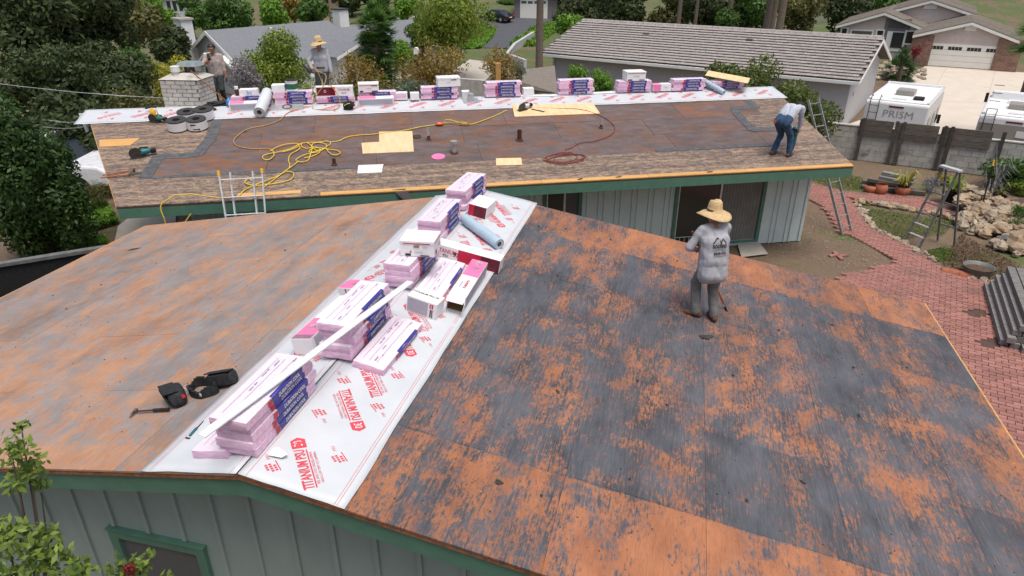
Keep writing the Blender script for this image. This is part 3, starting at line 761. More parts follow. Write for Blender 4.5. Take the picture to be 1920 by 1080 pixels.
bundle(slopeN(-.365, .63, .0, .016), 'single pink shingle bundle lying half under the nearest stack, left side', GN, 2, True)
stack(NM @ T(.015, 2.18, .045), 5, 'the second stack from the front', GN, 4)
bundle(slopeN(.36, 2.13, R(-2), .016), 'single flat pink shingle bundle lying right of the second stack', GN, 3, True)
stack(NM @ T(-.01, 3.83, .04), 4, 'the middle stack under the white lidded carton', GN, 9, jr=.02)
bundle(slopeN(.37, 3.78, R(1), .016), 'single flat pink shingle bundle between the middle stack and open carton', GN, 1, True)
stack(NM @ T(-.16, 5.32, .016), 4, 'the fourth stack, left of the blue grey roll', GN, 12)
stack(NM @ T(-.20, 6.72, .016) @ RZ(R(-3)), 4, 'the farthest stack at the near ridge\'s far end', GN, 15)
GF = 'shingle bundles along the far ridge'
FS = [((432, 515), 3, 'the leftmost far stack'), ((516, 590), 4, 'the far stack carrying a tin can'), ((592, 665), 2, 'the far stack under the long red white carton'),
      ((674, 745), 3, 'the far stack right of the black bag'), ((790, 860), 4, 'the far stack under a torn white carton'), ((908, 977), 5, 'the bare far stack right of the metal vent'),
      ((1043, 1112), 5, 'the bare far stack in front of the shrub'), ((1150, 1220), 4, 'the far stack with lidded carton near shrub'), ((1250, 1320), 4, 'the far stack just left of the blue roll'),
      ((1322, 1392), 3, 'the rightmost far stack under a plywood sheet')]
FE = []
for i, ((x0, x1), n, wh) in enumerate(FS):
    yb = 182-.034*(x0-900)
    e_ = (pxR(x0, yb)[0]+pxR(x1, yb)[0])/2; FE.append(e_)
    stack(FM @ T(e_, -.02, .022) @ RZ(-PI/2), n, wh, GF, 30+i*3, jx=.02, jy=.04, jr=.02)

# ------------------------------------------------------------------ cartons
def face(f, d):
    x, y, z = d[0]/2, d[1]/2, d[2]
    return {'top': frame((0, 0, z), (1, 0, 0), (0, 1, 0), (0, 0, 1)), 'front': frame((0, -y, z/2), (1, 0, 0), (0, 0, 1), (0, -1, 0)),
            'right': frame((x, 0, z/2), (0, 1, 0), (0, 0, 1), (1, 0, 0)), 'left': frame((-x, 0, z/2), (0, -1, 0), (0, 0, 1), (-1, 0, 0)), 'back': frame((0, y, z/2), (-1, 0, 0), (0, 0, 1), (0, 1, 0))}[f]
def carton(name, label, d, M, patches=(), texts=(), group=None, m='carton_white', open_end=None, cat='box'):
    mb = MB(); x, y, z = d[0]/2, d[1]/2, d[2]; th = .006
    if open_end:
        for b_ in ((-x, x, -y, y, 0, th), (-x, x, -y, y, z-th, z), (-x, -x+th, -y, y, th, z-th), (x-th, x, -y, y, th, z-th), (-x+th, x-th, y-th, y, th, z-th)): mb.bx(*b_)
    else: mb.bx(-x, x, -y, y, 0, z)
    o = mb.build(name, m, None, M, bevel=.004); tag(o, label, cat, group)
    if open_end:
        MB().bx(-x+th, x-th, -y+.03, y-th-.001, th, th+.002).build('inner_lining', 'cardboard', o)
        MB().bx(-x+th, -x+th+.002, -y+.004, y-th-.001, th+.002, z-th).build('inner_lining', 'cardboard', o); MB().bx(x-th-.002, x-th, -y+.004, y-th-.001, th+.002, z-th).build('inner_lining', 'cardboard', o)
        MB().hexa([(x-.002, -y-.10, .01), (x+.004, -y-.10, .01), (x+.002, -y, .004), (x-.004, -y, .004), (x+.02, -y-.10, z-.02), (x+.026, -y-.10, z-.02), (x+.002, -y, z-.004), (x-.004, -y, z-.004)]).build('flap', 'carton_white', o)
        MB().hexa([(-x, -y-.08, z-.035), (x, -y-.08, z-.035), (x, -y, z-.006), (-x, -y, z-.006), (-x, -y-.08, z-.03), (x, -y-.08, z-.03), (x, -y, z), (-x, -y, z)]).build('flap', 'carton_white', o)
    if name == 'lidded_carton':
        MB().bx(-x-.006, x+.006, -y-.006, y+.006, z*.82, z+.004).build('lid', m, o, bevel=.003)
    for (f, u0, u1, v0, v1, pm) in patches:
        F = face(f, d); e_ = .0075 if name == 'lidded_carton' else .0015
        MB().add([F @ Vector(p) for p in ((u0, v0, e_), (u1, v0, e_), (u1, v1, e_), (u0, v1, e_))], [(0, 1, 2, 3)]).build('printed_panel', pm, o)
    for (f, u, v, rot, s_, size, sx, pm) in texts:
        F = face(f, d) @ T(u, v, .0092 if name == 'lidded_carton' else .0032) @ RZ(rot); mb = MB(); put_text(mb, s_, F, size, sx, .001); mb.build('lettering', pm, o)
    return o
# white lidded carton on the middle stack
p = at_z(776, 482, RZ0+.355); pl = NI @ p
carton('lidded_carton', 'white lidded carton with red stripe on top of the middle near stack', (.42, .36, .20), NM @ T(pl.x+.02, pl.y+.20, .355) @ RZ(R(6)),
       [('front', -.17, .17, .065, .078, 'red_label'), ('front', -.04, .03, .02, .05, 'cardboard'), ('front', -.15, -.08, -.09, -.06, 'black_print'), ('front', .04, .15, -.09, -.075, 'black_print'), ('front', -.09, -.07, -.045, -.025, 'red_label'),
        ('right', -.15, .15, .065, .078, 'red_label'), ('right', -.12, -.06, -.085, -.03, 'cardboard'), ('right', .03, .1, -.03, .01, 'grey_print')],
       [('front', .10, .028, 0, 'NAILS', .03, .8, 'grey_print'), ('front', .02, -.04, 0, 'ROOFING', .028, .8, 'grey_print')])
carton('long_carton', 'long white and red carton reading TITANIUM, lying across the right sheet', (.94, .20, .19), slopeN(.50, 4.49, R(-1), .016),
       [('front', -.12, .20, -.09, .09, 'carton_red'), ('front', .20, .465, -.09, .09, 'carton_dark_red'), ('front', -.46, -.14, -.082, -.078, 'black_print')],
       [('front', -.29, .02, 0, 'TITANIUM', .085, .75, 'red_label'), ('front', -.29, -.045, 0, 'PSU', .05, .9, 'black_print'), ('front', -.15, .0, 0, '30', .10, .7, 'black_print')])
carton('open_carton', 'open ended carton with pink and white top right of the middle stack', (.21, 1.06, .20), slopeN(.735, 3.69, R(1.0), .016),
       [('top', -.102, .102, .05, .525, 'carton_pink'), ('right', -.45, .50, -.07, .07, 'grey_print'), ('top', -.02, .04, .40, .50, 'carton_white'), ('top', -.05, .05, .27, .32, 'white_print')],
       [('top', .02, -.18, PI/2, 'TITANIUM PSU', .05, .7, 'red_print'), ('top', -.04, -.2, PI/2, 'UNDERLAYMENT', .03, .7, 'grey_print')], open_end=True)
carton('printed_carton', 'short white carton with fine grey print and red number two', (.38, .21, .21), slopeN(.44, 2.98, R(-6), .016),
       [('front', -.175, .08, -.085, .085, 'grey_print'), ('front', .10, .145, .03, .085, 'carton_red'), ('front', .11, .125, -.085, .015, 'black_print')],
       [('front', .122, .056, 0, '2', .055, .9, 'white_print'), ('top', -.02, .03, 0, 'TITANIUM PSU 30', .05, .85, 'black_print'), ('front', .14, -.035, -PI/2, 'Square Roll', .028, .8, 'black_print')])
carton('pink_top_carton', 'small carton with pink top on left sheet beside the middle stack', (.40, .24, .20), slopeN(-.41, 3.09, R(-12), .016),
       [('top', -.195, .195, -.115, .115, 'carton_pink'), ('top', -.05, .03, -.04, .03, 'white_print'), ('front', -.09, -.07, -.09, .09, 'red_label'), ('front', -.04, .18, -.08, .08, 'grey_print'), ('front', -.18, -.15, -.08, -.05, 'grey_print')])
carton('long_carton', 'long carton with pink near end under the white drip edge', (.24, 1.02, .19), slopeN(-.40, 2.30, R(-3), .016),
       [('top', -.118, .118, -.505, -.05, 'carton_pink'), ('top', -.06, .04, -.28, -.20, 'white_print'), ('top', -.118, .118, -.505, -.42, 'grey_print'), ('right', -.45, .45, -.08, .08, 'grey_print'), ('right', .2, .22, -.09, .09, 'red_label')],
       [('top', 0, .2, PI/2, 'TITANIUM', .06, .7, 'red_print')])
carton('red_front_carton', 'white topped carton with dark red front behind the blue grey roll', (.30, .46, .19), slopeN(.19, 6.25, R(-4), .016),
       [('front', -.145, -.06, -.09, .09, 'carton_red'), ('front', -.06, .145, -.09, .09, 'carton_dark_red')])
carton('folded_carton', 'flattened white cardboard piece leaning by the fourth stack, left side', (.22, .30, .07), slopeN(-.53, 5.35, R(-25), .016) @ RY(R(-12)))

# cartons and loose goods on the far ridge
def onF(e_, q_, z_, yaw=0): return FM @ T(e_, -q_, z_) @ RZ(yaw)
TOPZ = lambda n: .024+n*(BH+.002)+.004
carton('print_carton', 'low carton with pink top corner in front of the leftmost far stack', (.95, .20, .20), slopeF(pxR(471, 195)[0], .36, 0, .018),
       [('top', -.46, -.10, -.095, .095, 'carton_pink'), ('front', -.44, .44, -.07, .07, 'grey_print')], [('top', .15, 0, 0, 'TITANIUM', .08, .7, 'grey_print')])
carton('small_carton', 'small white carton marked bc in blue on the leftmost far stack', (.46, .24, .16), onF(pxR(467, 170)[0], .02, TOPZ(3)), [], [('front', .02, .0, 0, 'bc', .15, 1, 'blue_plastic')])
carton('small_carton', 'plain white carton beside the tin can on a far stack', (.33, .30, .17), onF(FE[1]-.36, .0, TOPZ(4)))
can = tag(MB().lathe([(.001, 0), (.15, 0), (.155, .01), (.155, .24), (.165, .245), (.165, .26), (.14, .262), (.001, .255)], n=24).build('paint_can', 'carton_white', None, onF(FE[1]-.02, .0, TOPZ(4)), smooth=False), 'round white and green tin can with black lid on a far stack', 'can')
MB().lathe([(.157, .05), (.157, .19)], n=24, cap=False).build('label_band', 'green_tool', can); MB().lathe([(.02, .258), (.168, .263), (.168, .272), (.02, .268)], n=24).build('lid', 'black_rubber', can)
carton('long_carton', 'long carton with pink left half on top of a far stack', (.98, .24, .24), onF(pxR(627, 165)[0], .0, TOPZ(2)), [('front', -.47, .0, -.11, .11, 'carton_dark_red'), ('front', -.12, .02, -.11, .11, 'carton_red')], [('front', .24, .03, 0, 'TITANIUM', .09, .75, 'red_label'), ('front', .24, -.06, 0, 'PSU 30', .05, .8, 'black_print'), ('front', -.25, 0, 0, 'O', .1, .8, 'white_print')])
carton('lidded_carton', 'white lidded carton with red stripe above the black bag stack', (.54, .38, .22), onF(pxR(690, 152)[0], .02, TOPZ(3)), [('front', -.24, .24, .07, .082, 'red_label'), ('front', -.23, -.15, -.1, -.06, 'black_print'), ('front', .08, .24, -.1, -.07, 'black_print'), ('front', .08, .24, .05, .065, 'black_print')], [('front', 0, -.01, 0, 'ROOFING', .04, .8, 'grey_print')])
carton('print_carton', 'low carton with pink top left in front of fourth far stack', (.95, .20, .20), slopeF(pxR(705, 185)[0], .33, 0, .018), [('top', -.46, .0, -.095, .095, 'carton_pink'), ('front', -.44, .44, -.07, .07, 'grey_print')], [('top', .25, 0, 0, 'TITANIUM', .07, .7, 'red_print')])
for i, (x, w_, lb) in enumerate([(752, .34, 'left one of two pale small cartons beside the fourth far stack'), (777, .24, 'right one of two pale small cartons, nearer the torn carton stack')]):
    carton('small_carton', lb, (w_, .22, .19), onF(pxR(x, 180)[0], .05+.1*i, .022), [('front', -w_*.4, w_*.4, -.06, .06, 'pink_wrap')] if i == 0 else [])
carton('lidded_carton', 'torn white lidded carton on the fifth far stack', (.62, .40, .24), onF(pxR(840, 150)[0], .0, TOPZ(4), R(4)), [('front', .05, .2, .05, .07, 'black_print')], [('front', -.02, 0, 0, 'NAILS', .05, .8, 'grey_print')])
vt = thing('roof_vent', 'small galvanised roof vent flashing on the far white strip', 'vent', slopeF(pxR(880, 178)[0], .30, R(5), .02))
MB().bx(-.22, .22, -.17, .17, 0, .008).build('base_plate', 'galv', vt); MB().lathe([(.10, .008), (.085, .16), (.075, .2), (.001, .2)], n=16).build('cone', 'galv', vt); MB().bx(-.2, .0, .17, .3, 0, .2).build('backing_box', 'carton_white', vt)
carton('small_carton', 'faint white carton right of the bare five bundle stack', (.30, .22, .19), onF(pxR(990, 175)[0], .0, .022))
carton('small_carton', 'white carton with pink end right of the shrub side stack', (.55, .24, .20), onF(pxR(1237, 163)[0], .08, .022), [('front', -.27, -.04, -.09, .09, 'carton_pink'), ('top', -.27, -.04, -.11, .11, 'carton_pink')], [('front', .12, 0, 0, 'PSU', .07, .8, 'grey_print')])
carton('lidded_carton', 'white lidded carton on the far stack nearest the grey stucco wall', (.56, .42, .25), onF(pxR(1189, 140)[0], .0, TOPZ(4)), [('front', -.26, .26, .08, .094, 'red_label'), ('front', -.25, -.12, -.11, -.08, 'black_print'), ('front', .08, .25, -.11, -.09, 'black_print')], [('front', 0, 0, 0, 'ROOFING', .05, .8, 'grey_print')])
ps = tag(MB().bx(-.62, .62, -.33, .33, 0, .014).build('plywood_sheet', 'new_ply', None, onF(pxR(1363, 150)[0], .02, TOPZ(3)+.07, R(-32)) @ RY(R(7)) @ RX(R(4))), 'new tan plywood sheet tilted on top of the rightmost far stack', 'plywood')
# white drip edge lengths
def drip(name, label, p0, p1, wd, ht, m='white_metal', up=(0, 0, 1), group=None):
    p0 = Vector(p0); p1 = Vector(p1); y = (p1-p0).normalized(); x = y.cross(Vector(up)).normalized(); z = x.cross(y); L_ = (p1-p0).length
    mb = MB(); mb.bx(-wd/2, wd/2, 0, L_, 0, .004); mb.bx(wd/2-.004, wd/2, 0, L_, -ht, -.0005); mb.bx(-wd/2, -wd/2+.004, 0, L_, .0045, .012)
    return tag(mb.build(name, m, None, frame(p0, x, y, z)), label, 'flashing', group)
zt_ = .444
A0 = NI @ at_z(378, 818, RZ0+zt_); A1 = NI @ at_z(770, 528, RZ0+zt_)
drip('drip_edge', 'long white metal drip edge lying across the two nearest stacks', NM @ Vector((A0.x, A0.y, zt_)), NM @ Vector((A1.x, A1.y, zt_)), .074, .008)
def ddf(x0, y0, x1, y1, wd, label):
    a_, b_ = pxF(x0, y0), pxF(x1, y1); drip('drip_edge', label, deckF(*a_, .03), deckF(*b_, .03), wd, .008, up=(0, -MF, 1), group='white metal strips on the far ridge')
ddf(962, 181, 1032, 181, .11, 'short white metal strip in front of the bare five bundle stack')
ddf(1032, 181, 1216, 171, .12, 'long white metal strip running below two far stacks')
# rolls
def roll(name, label, p0, p1, r_, m, core='black_rubber'):
    p0 = Vector(p0); p1 = Vector(p1); y = (p1-p0).normalized(); x = y.cross(Vector((0, 0, 1))).normalized(); z = x.cross(y); L_ = (p1-p0).length
    M = frame(p0, x, z, y); o = tag(MB().lathe([(r_*.42, .004), (r_*.98, 0), (r_, .008), (r_, L_-.008), (r_*.98, L_), (r_*.42, L_-.004)], n=28, cap=False).build(name, m, None, M, smooth=False), label, 'roll')
    for f in o.data.polygons: f.use_smooth = abs(f.normal.z) < .5
    for z_ in (.006, L_-.016): MB().lathe([(r_*.25, z_), (r_*.93, z_), (r_*.93, z_+.01), (r_*.25, z_+.01)], n=20, cap=False).build('wound_end', core, o)
    MB().lathe([(r_*.25, .002), (r_*.25, L_-.002)], n=14, cap=False).build('core', 'cardboard', o)
    return o
roll('underlayment_roll', 'blue grey underlayment roll lying across the right near sheet', deckN(.79, 5.10, .10), deckN(.10, 5.66, .10), .082, 'roll_blue')
a_ = pxF(490, 216); b_ = pxF(511, 178)
roll('underlayment_roll', 'thick grey white roll slanting across the far strip', deckF(a_[0], .97, .16), deckF(a_[0]+.12, -.02, .30), .145, 'roll_grey', 'steel_dark')
e0_ = pxR(1335, 168)[0]
roll('underlayment_roll', 'slim pale blue roll left of the rightmost far stack', deckF(e0_+.12, .55, .09), deckF(e0_-.25, -.10, .22), .075, 'roll_blue')
# metal sheet under the tin can stack
st = tag(MB().bx(-.42, .42, -.20, .20, .0, .012).build('flashing_plate', 'galv', None, slopeF(pxF(540, 197)[0], .33, 0, .03) @ RX(R(7))), 'grey metal plate with round hole mark below the tin can', 'flashing')
MB().lathe([(.09, .0125), (.13, .0125), (.13, .0145), (.09, .0145)], n=24, cap=False).build('ring', 'steel_dark', st); MB().bx(-.36, .30, -.225, -.202, -.02, .01).build('dark_edge', 'black_rubber', st)
btl = thing('bottle', 'brown bottle with white cap on the leftmost far stack', 'bottle', onF(pxR(444, 170)[0], .03, TOPZ(3)))
MB().lathe([(.04, 0), (.045, .01), (.045, .12), (.03, .15), (.028, .16)], n=14).build('body', 'rust', btl, smooth=True); MB().lathe([(.05, .16), (.05, .23), (.045, .235)], n=14).build('cap', 'white_paint', btl)
jug = tag(MB().blob((0, 0, .11), (.07, .06, .11), 12, 8, .2, 4).build('blue_jug', 'blue_plastic', None, onF(pxR(431, 190)[0], .15, .0), smooth=True), 'crumpled blue plastic bag left of the leftmost far stack', 'bag')
bg_ = thing('black_bag', 'crumpled black plastic bag with yellow strap on the far white strip', 'bag', slopeF(pxF(658, 207)[0], .62, 0, .02))
mb = MB(); 
for i in range(5): mb.blob((rd.uniform(-.1, .1), rd.uniform(-.05, .05), .09+rd.uniform(0, .04)), (.10, .09, .09), 10, 7, .45, i+3)
mb.build('body', 'black_cloth', bg_); MB().tube([(-.16, -.08, .14), (-.08, -.1, .19), (0, -.08, .2)], .012, 6).build('strap', 'yellow_cord', bg_)

# ------------------------------------------------------------------ loose things on the near roof
def scrap(M, sx, sy, label, seed, group, m='tar'):
    r_ = random.Random(seed); n = 9; sx *= .62; sy *= .55; pts = [(sx*(.45+.75*r_.random())*math.cos(2*PI*i/n), sy*(.45+.75*r_.random())*math.sin(2*PI*i/n), r_.uniform(.004, .012)) for i in range(n)]
    mb = MB(); mb.prism(pts, (0, 0, .003)); o = mb.build('felt_scrap', m, None, M); return tag(o, label, 'felt scrap', group)
SCR = [(935, 905, .07, .05, 1, 'rounded black felt scrap on the bare orange band near the eave'), (1015, 930, .03, .025, 1, 'tiny black scrap right of the rounded scrap on orange band'), (1505, 905, .05, .03, 1, None),
       (1045, 735, .03, .06, 1, None), (1375, 705, .05, .02, 1, None), (1610, 780, .02, .05, 1, None), (1195, 715, .03, .03, 1, None), (1700, 690, .06, .02, 1, None), (1010, 425, .07, .02, 1, 'curled dark scrap lying against the right edge of the white sheet'),
       (1030, 478, .02, .05, 1, None), (1045, 518, .02, .05, 1, None), (1145, 450, .05, .03, 1, None), (1060, 430, .02, .07, 1, None), (1270, 490, .05, .02, 1, None), (1460, 620, .05, .03, 1, None), (1600, 690, .03, .05, 1, None), (1250, 760, .03, .03, 1, None), (1400, 940, .02, .05, 1, None), (1180, 900, .03, .02, 1, None), (1560, 610, .06, .03, 1, None),
       (190, 535, .03, .02, -1, None), (100, 555, .04, .02, -1, None), (535, 470, .03, .02, -1, None), (648, 440, .03, .03, -1, None), (125, 580, .03, .02, -1, None)]
for i, (x, y, sx, sy, sd_, lb) in enumerate(SCR):
    a_, b_ = pxN(x, y, sd_)
    scrap(slopeN(a_, b_, i*1.3, .002), sx, sy, lb or 'small black scrap of old roofing felt on the bare deck', i, None if lb else 'small felt scraps on the near deck')
a_, b_ = pxN(250, 468, -1); o = scrap(slopeN(a_, b_, .3, .002), .22, .07, 'larger torn black felt strip lying near the left eave', 77, None)
a_, b_ = pxN(1322, 632); o = scrap(slopeN(a_, b_, .5, .001), .20, .12, 'wet black tar smear behind the straw hat worker\'s boots', 78, None)  # thin dark sheet painted in as the worker's soft shadow on the deck
# crumbs
mb = MB(); rc = random.Random(11)
for i in range(900):
    a_ = rc.uniform(.95, 7.0); b_ = rc.uniform(.05, 7.1)
    if rc.random() < .25: a_ = -rc.uniform(1.0, 7)
    s_ = rc.uniform(.003, .011); z = -MN*abs(a_)+.001; an = rc.random()*6
    mb.add([(a_+s_*math.cos(an)*1.6, b_+s_*math.sin(an)*1.6, z), (a_+s_*math.cos(an+2.2), b_+s_*math.sin(an+2.2), z), (a_+s_*math.cos(an+4.2), b_+s_*math.sin(an+4.2), z), (a_, b_, z+s_*.9)], [(0, 1, 3), (1, 2, 3), (2, 0, 3)])
stuff(tag(mb.build('roof_grit', 'tar', None, NM), 'scattered black grit and crumbs of old roofing on deck', 'grit'))
# tool belt and hammer
a_, b_ = pxN(383, 735, -1)
tb = thing('tool_belt', 'black leather tool belt with two pouches on the left slope', 'tool belt', slopeN(a_, b_, R(-20), .0))
ring = []; 
for i in range(25): t_ = 2*PI*i/24; ring.append(Vector((.17*math.cos(t_)*(1+.1*math.sin(3*t_)), .105*math.sin(t_), .0)))
mb = MB()
for i in range(24):
    p, q = ring[i], ring[i+1]; h0 = .09+.02*math.sin(i*.9); n_ = Vector((p.x, p.y*2, 0)).normalized()*.012; n2 = Vector((q.x, q.y*2, 0)).normalized()*.012
    mb.hexa([p-n_, q-n2, q+n2, p+n_, p-n_+Vector((0, 0, h0)), q-n2+Vector((0, 0, h0)), q+n2+Vector((0, 0, h0)), p+n_+Vector((0, 0, h0))])
mb.build('belt', 'black_cloth', tb)
def pouch(M, s_, seed):
    mb = MB(); nn = 14; prof = [(0, 1.0, .55), (.3, 1.12, .75), (.75, 1.0, .8), (1, .85, .7)]
    vs = []
    for (h, kx, ky) in prof:
        for i in range(nn):
            t_ = 2*PI*i/nn; sx = abs(math.cos(t_))**.5*math.copysign(1, math.cos(t_)); sy = abs(math.sin(t_))**.6*math.copysign(1, math.sin(t_))
            k_ = 1+.10*noise.noise(Vector((sx*1.5, sy*1.5, h*2+seed))); vs.append(M @ Vector((.13*kx*sx*s_*k_, .10*ky*sy*s_*k_, .15*h*s_)))
    fs = [(j*nn+i, j*nn+(i+1) % nn, (j+1)*nn+(i+1) % nn, (j+1)*nn+i) for j in range(3) for i in range(nn)]+[tuple(range(nn-1, -1, -1)), tuple(range(3*nn, 4*nn))]
    mb.add(vs, fs); o = mb.build('pouch', 'black_cloth', tb, smooth=False)
    md = o.modifiers.new('round', 'SUBSURF'); md.levels = 1; md.render_levels = 1
    f_ = MB(); f_.mbox(M @ T(0, -.082*s_, .085*s_) @ RX(R(12)), (.19*s_, .016, .11*s_)); f_.build('front_pocket', 'black_cloth', o, bevel=.006)
    MB().mbox(M @ T(0, -.035*s_, .152*s_) @ RX(R(-8)), (.22*s_, .12*s_, .012)).build('flap', 'black_cloth', o, bevel=.004)
pouch(T(-.10, -.22, .0) @ RZ(R(-18)), 1.15, 1); pouch(T(.12, .15, .0) @ RZ(R(35)) @ RX(R(-12)), 1.1, 5)
MB().tube([(-.19, -.07, .03), (-.25, -.06, .04), (-.25, -.02, .04), (-.20, -.02, .04)], .004, 6).build('wire_loop', 'alu', tb)
MB().lathe([(.012, 0), (.02, .002), (.02, .006), (.012, .008)], n=14, cap=False).build('eyelet', 'alu', tb, T(.13, -.10, .06) @ RX(PI/2))
MB().bx(.03, .07, -.24, -.21, .09, .12).build('red_tag', 'red_label', tb)
h0 = slopeN(*pxN(318, 772, -1), 0, .03).translation; h1 = slopeN(*pxN(254, 776, -1), 0, .03).translation
hm = thing('hammer', 'claw hammer with black grip poking out of the tool belt', 'hammer', T(*h0)); dv = h1-h0
MB().tube([(0, 0, 0), dv*.45], .016, 8).build('grip', 'black_rubber', hm); MB().tube([dv*.45, dv], .009, 8).build('shaft', 'steel_dark', hm)
sdv = Vector((-dv.y, dv.x, 0)).normalized()
MB().tube([dv-sdv*.03+Vector((0, 0, .005)), dv+sdv*.0, dv+sdv*.045, dv+sdv*.085+Vector((0, 0, -.012))], [.017, .013, .011, .004], 8).build('head', 'steel_dark', hm)
# utility knife on the left sheet
k0 = deckN(*pxN(352, 826, -1), .02); k1 = deckN(*pxN(383, 792, -1), .02)
kn = thing('utility_knife', 'blue handled hook knife lying on the left white sheet', 'knife', T(*k0)); dv = k1-k0
MB().tube([dv*.15, dv*.55], [.012, .014], 8).build('handle', 'teal_tool', kn); MB().tube([dv*.55, dv*.85, dv], [.007, .005, .003], 6).build('blade', 'steel_dark', kn)
MB().tube([dv*.02+Vector((-.02, .01, 0)), dv*.05+Vector((.02, -.01, 0))], .008, 6).build('hook_head', 'steel_dark', kn)
tag(MB().add([(0, -.05, .0), (.05, -.06, .012), (.13, -.05, .002), (.17, -.02, .02), (.12, .03, .004), (.05, .05, .015), (.0, .05, 0)], [(0, 1, 2, 3, 4, 5, 6)]).build('torn_wrapper', 'carton_white', None, NM @ T(.10, .28, .0)), 'crumpled white wrapper scrap at the foot of the nearest stack', 'wrapper')

# ------------------------------------------------------------------ loose things on the far roof
def cord(name, label, lines, r_, m, cat='cord', up=.012, group=None):
    cu = bpy.data.curves.new(name, 'CURVE'); cu.dimensions = '3D'; cu.bevel_depth = r_; cu.bevel_resolution = 1; cu.resolution_u = 5
    k_ = 0
    for ln in lines:
        s_ = cu.splines.new('BEZIER'); s_.bezier_points.add(len(ln)-1)
        for bp, p in zip(s_.bezier_points, ln):
            k_ += 1; bp.co = p; bp.handle_left_type = bp.handle_right_type = 'AUTO'
    o = bpy.data.objects.new(name, cu); C.objects.link(o); dg = bpy.context.evaluated_depsgraph_get()
    me = bpy.data.meshes.new_from_object(o.evaluated_get(dg)); bpy.data.objects.remove(o); me.materials.clear(); me.materials.append(MATS[m])
    return tag(link(name, me), label, cat, group)
def fpts(L_, ox, oy, s_, up=.014):
    out = []
    for i, (x, y) in enumerate(L_):
        e_, q_ = pxF(ox+x/s_, oy+y/s_); out.append(deckF(e_, q_, up+.004*((i*7) % 5)))
    return out
z9 = lambda L_, up=.016: fpts(L_, 400, 200, 4, up)
cord('air_hose', 'tan hose looping over the brown deck left of the tangle', [z9([(740, 0), (640, 25), (560, 55), (500, 105), (400, 145), (270, 170), (190, 220), (155, 270), (180, 300), (260, 320), (350, 322), (425, 325)])], .011, 'tan_cord')
cord('extension_cord', 'tangled yellow extension cord trailing from brown deck down to the ladder', [
    z9([(425, 325), (450, 345), (440, 395), (400, 408), (372, 390), (385, 370), (440, 358), (520, 345), (600, 315), (650, 290), (720, 275), (800, 275), (860, 270), (880, 280), (850, 310), (790, 345), (720, 360), (640, 395), (620, 410), (650, 425), (700, 415), (725, 380), (720, 290), (680, 280), (660, 300), (700, 320), (760, 310), (800, 350), (740, 380), (680, 395)], .02),
    z9([(430, 345), (470, 320), (560, 295), (640, 292), (600, 330), (520, 350)], .03),
    z9([(850, 320), (870, 355), (910, 375), (950, 360), (930, 340), (870, 330), (800, 320), (740, 330), (725, 350), (790, 340), (850, 300), (790, 280), (750, 290), (760, 330), (800, 345)], .026),
    z9([(640, 300), (650, 320), (580, 370), (565, 410), (575, 450), (560, 480), (480, 530), (400, 565), (300, 600), (230, 640), (180, 680)])+[deckF(3.0, 5.26, .06), deckF(2.98, 5.32, -.25), deckF(3.05, 5.3, -.5), deckF(3.25, 5.3, -.45), deckF(3.5, 5.28, -.2)],
    z9([(640, 415), (600, 450), (540, 495), (470, 545), (400, 600), (370, 620)], .02), z9([(550, 495), (590, 500), (605, 525), (580, 555), (500, 580), (420, 590), (300, 600), (250, 590), (240, 570), (270, 555), (290, 565)], .022),
    z9([(880, 270), (940, 265), (1000, 240), (1080, 222), (1200, 215), (1300, 200), (1450, 182), (1560, 160), (1680, 140), (1730, 132), (1920, 140)])+fpts([(130, 930), (320, 940), (430, 910), (520, 870), (600, 835)], 800, 0, 4)], .0135, 'yellow_cord')
cord('red_hose', 'thin dark red hose curving down the right part of the brown deck', [fpts([(770, 810), (1000, 820), (1160, 830), (1270, 860), (1350, 900), (1410, 960), (1400, 1000), (1340, 1040), (1250, 1065), (1150, 1080), (1090, 1110), (1040, 1130)], 800, 0, 4),
      [deckF(pxF(1060, 298)[0]+.42*math.cos(t_*1.02)*(1+.3*math.sin(t_*.7)), pxF(1060, 298)[1]+.24*math.sin(t_)*(1+.3*math.cos(t_*1.3)), .016+.004*(i % 3)) for i, t_ in enumerate(np.linspace(0, 24, 60))]], .009, 'red_cord', 'hose')
a_ = pxF(825, 236); oc = tag(MB().blob((0, 0, .04), (.11, .06, .045), 10, 7, .2, 2).build('cord_connector', 'orange_plastic', None, slopeF(*a_, R(10), .01), smooth=True), 'orange plug connector on the yellow cord above the plywood patch', 'connector')
def sheet_on_F(name, pts_px, m, label, cat, th=.012, up=.004):
    P = [pxF(*p) for p in pts_px]; mb = MB(); mb.prism([(e_, -q_, -MF*q_+up) for e_, q_ in P][::-1], (0, 0, th)); return tag(mb.build(name, m, None, FM), label, cat)
sheet_on_F('plywood_patch', [(711, 248), (773, 247), (776, 285), (680, 289), (678, 269), (711, 267)], 'new_ply', 'new stepped plywood patch in the middle of the brown deck', 'plywood')
sheet_on_F('plywood_patch', [(960, 198), (1112, 195), (1125, 214), (965, 220)], 'new_ply', 'long new plywood patch just below the far white strip', 'plywood', up=.01)
sheet_on_F('plywood_patch', [(930, 298), (977, 297), (979, 310), (930, 311)], 'new_ply', 'small new plywood patch low on the far deck', 'plywood')
wp = sheet_on_F('metal_sheet', [(672, 311), (719, 309), (717, 317), (671, 318.5)], 'white_metal', 'upper white metal strip on boards above the eave', 'flashing')
wp = sheet_on_F('metal_sheet', [(671, 319), (717, 317.6), (716, 324), (670, 326)], 'white_metal', 'lower white metal strip on boards above the eave', 'flashing')
tag(MB().lathe([(.001, .004), (.16, .004), (.16, .012), (.001, .012)], n=24).build('pink_disc', 'carton_pink', None, slopeF(*pxF(822, 294))), 'round pink disc lying below the plywood patch', 'disc')
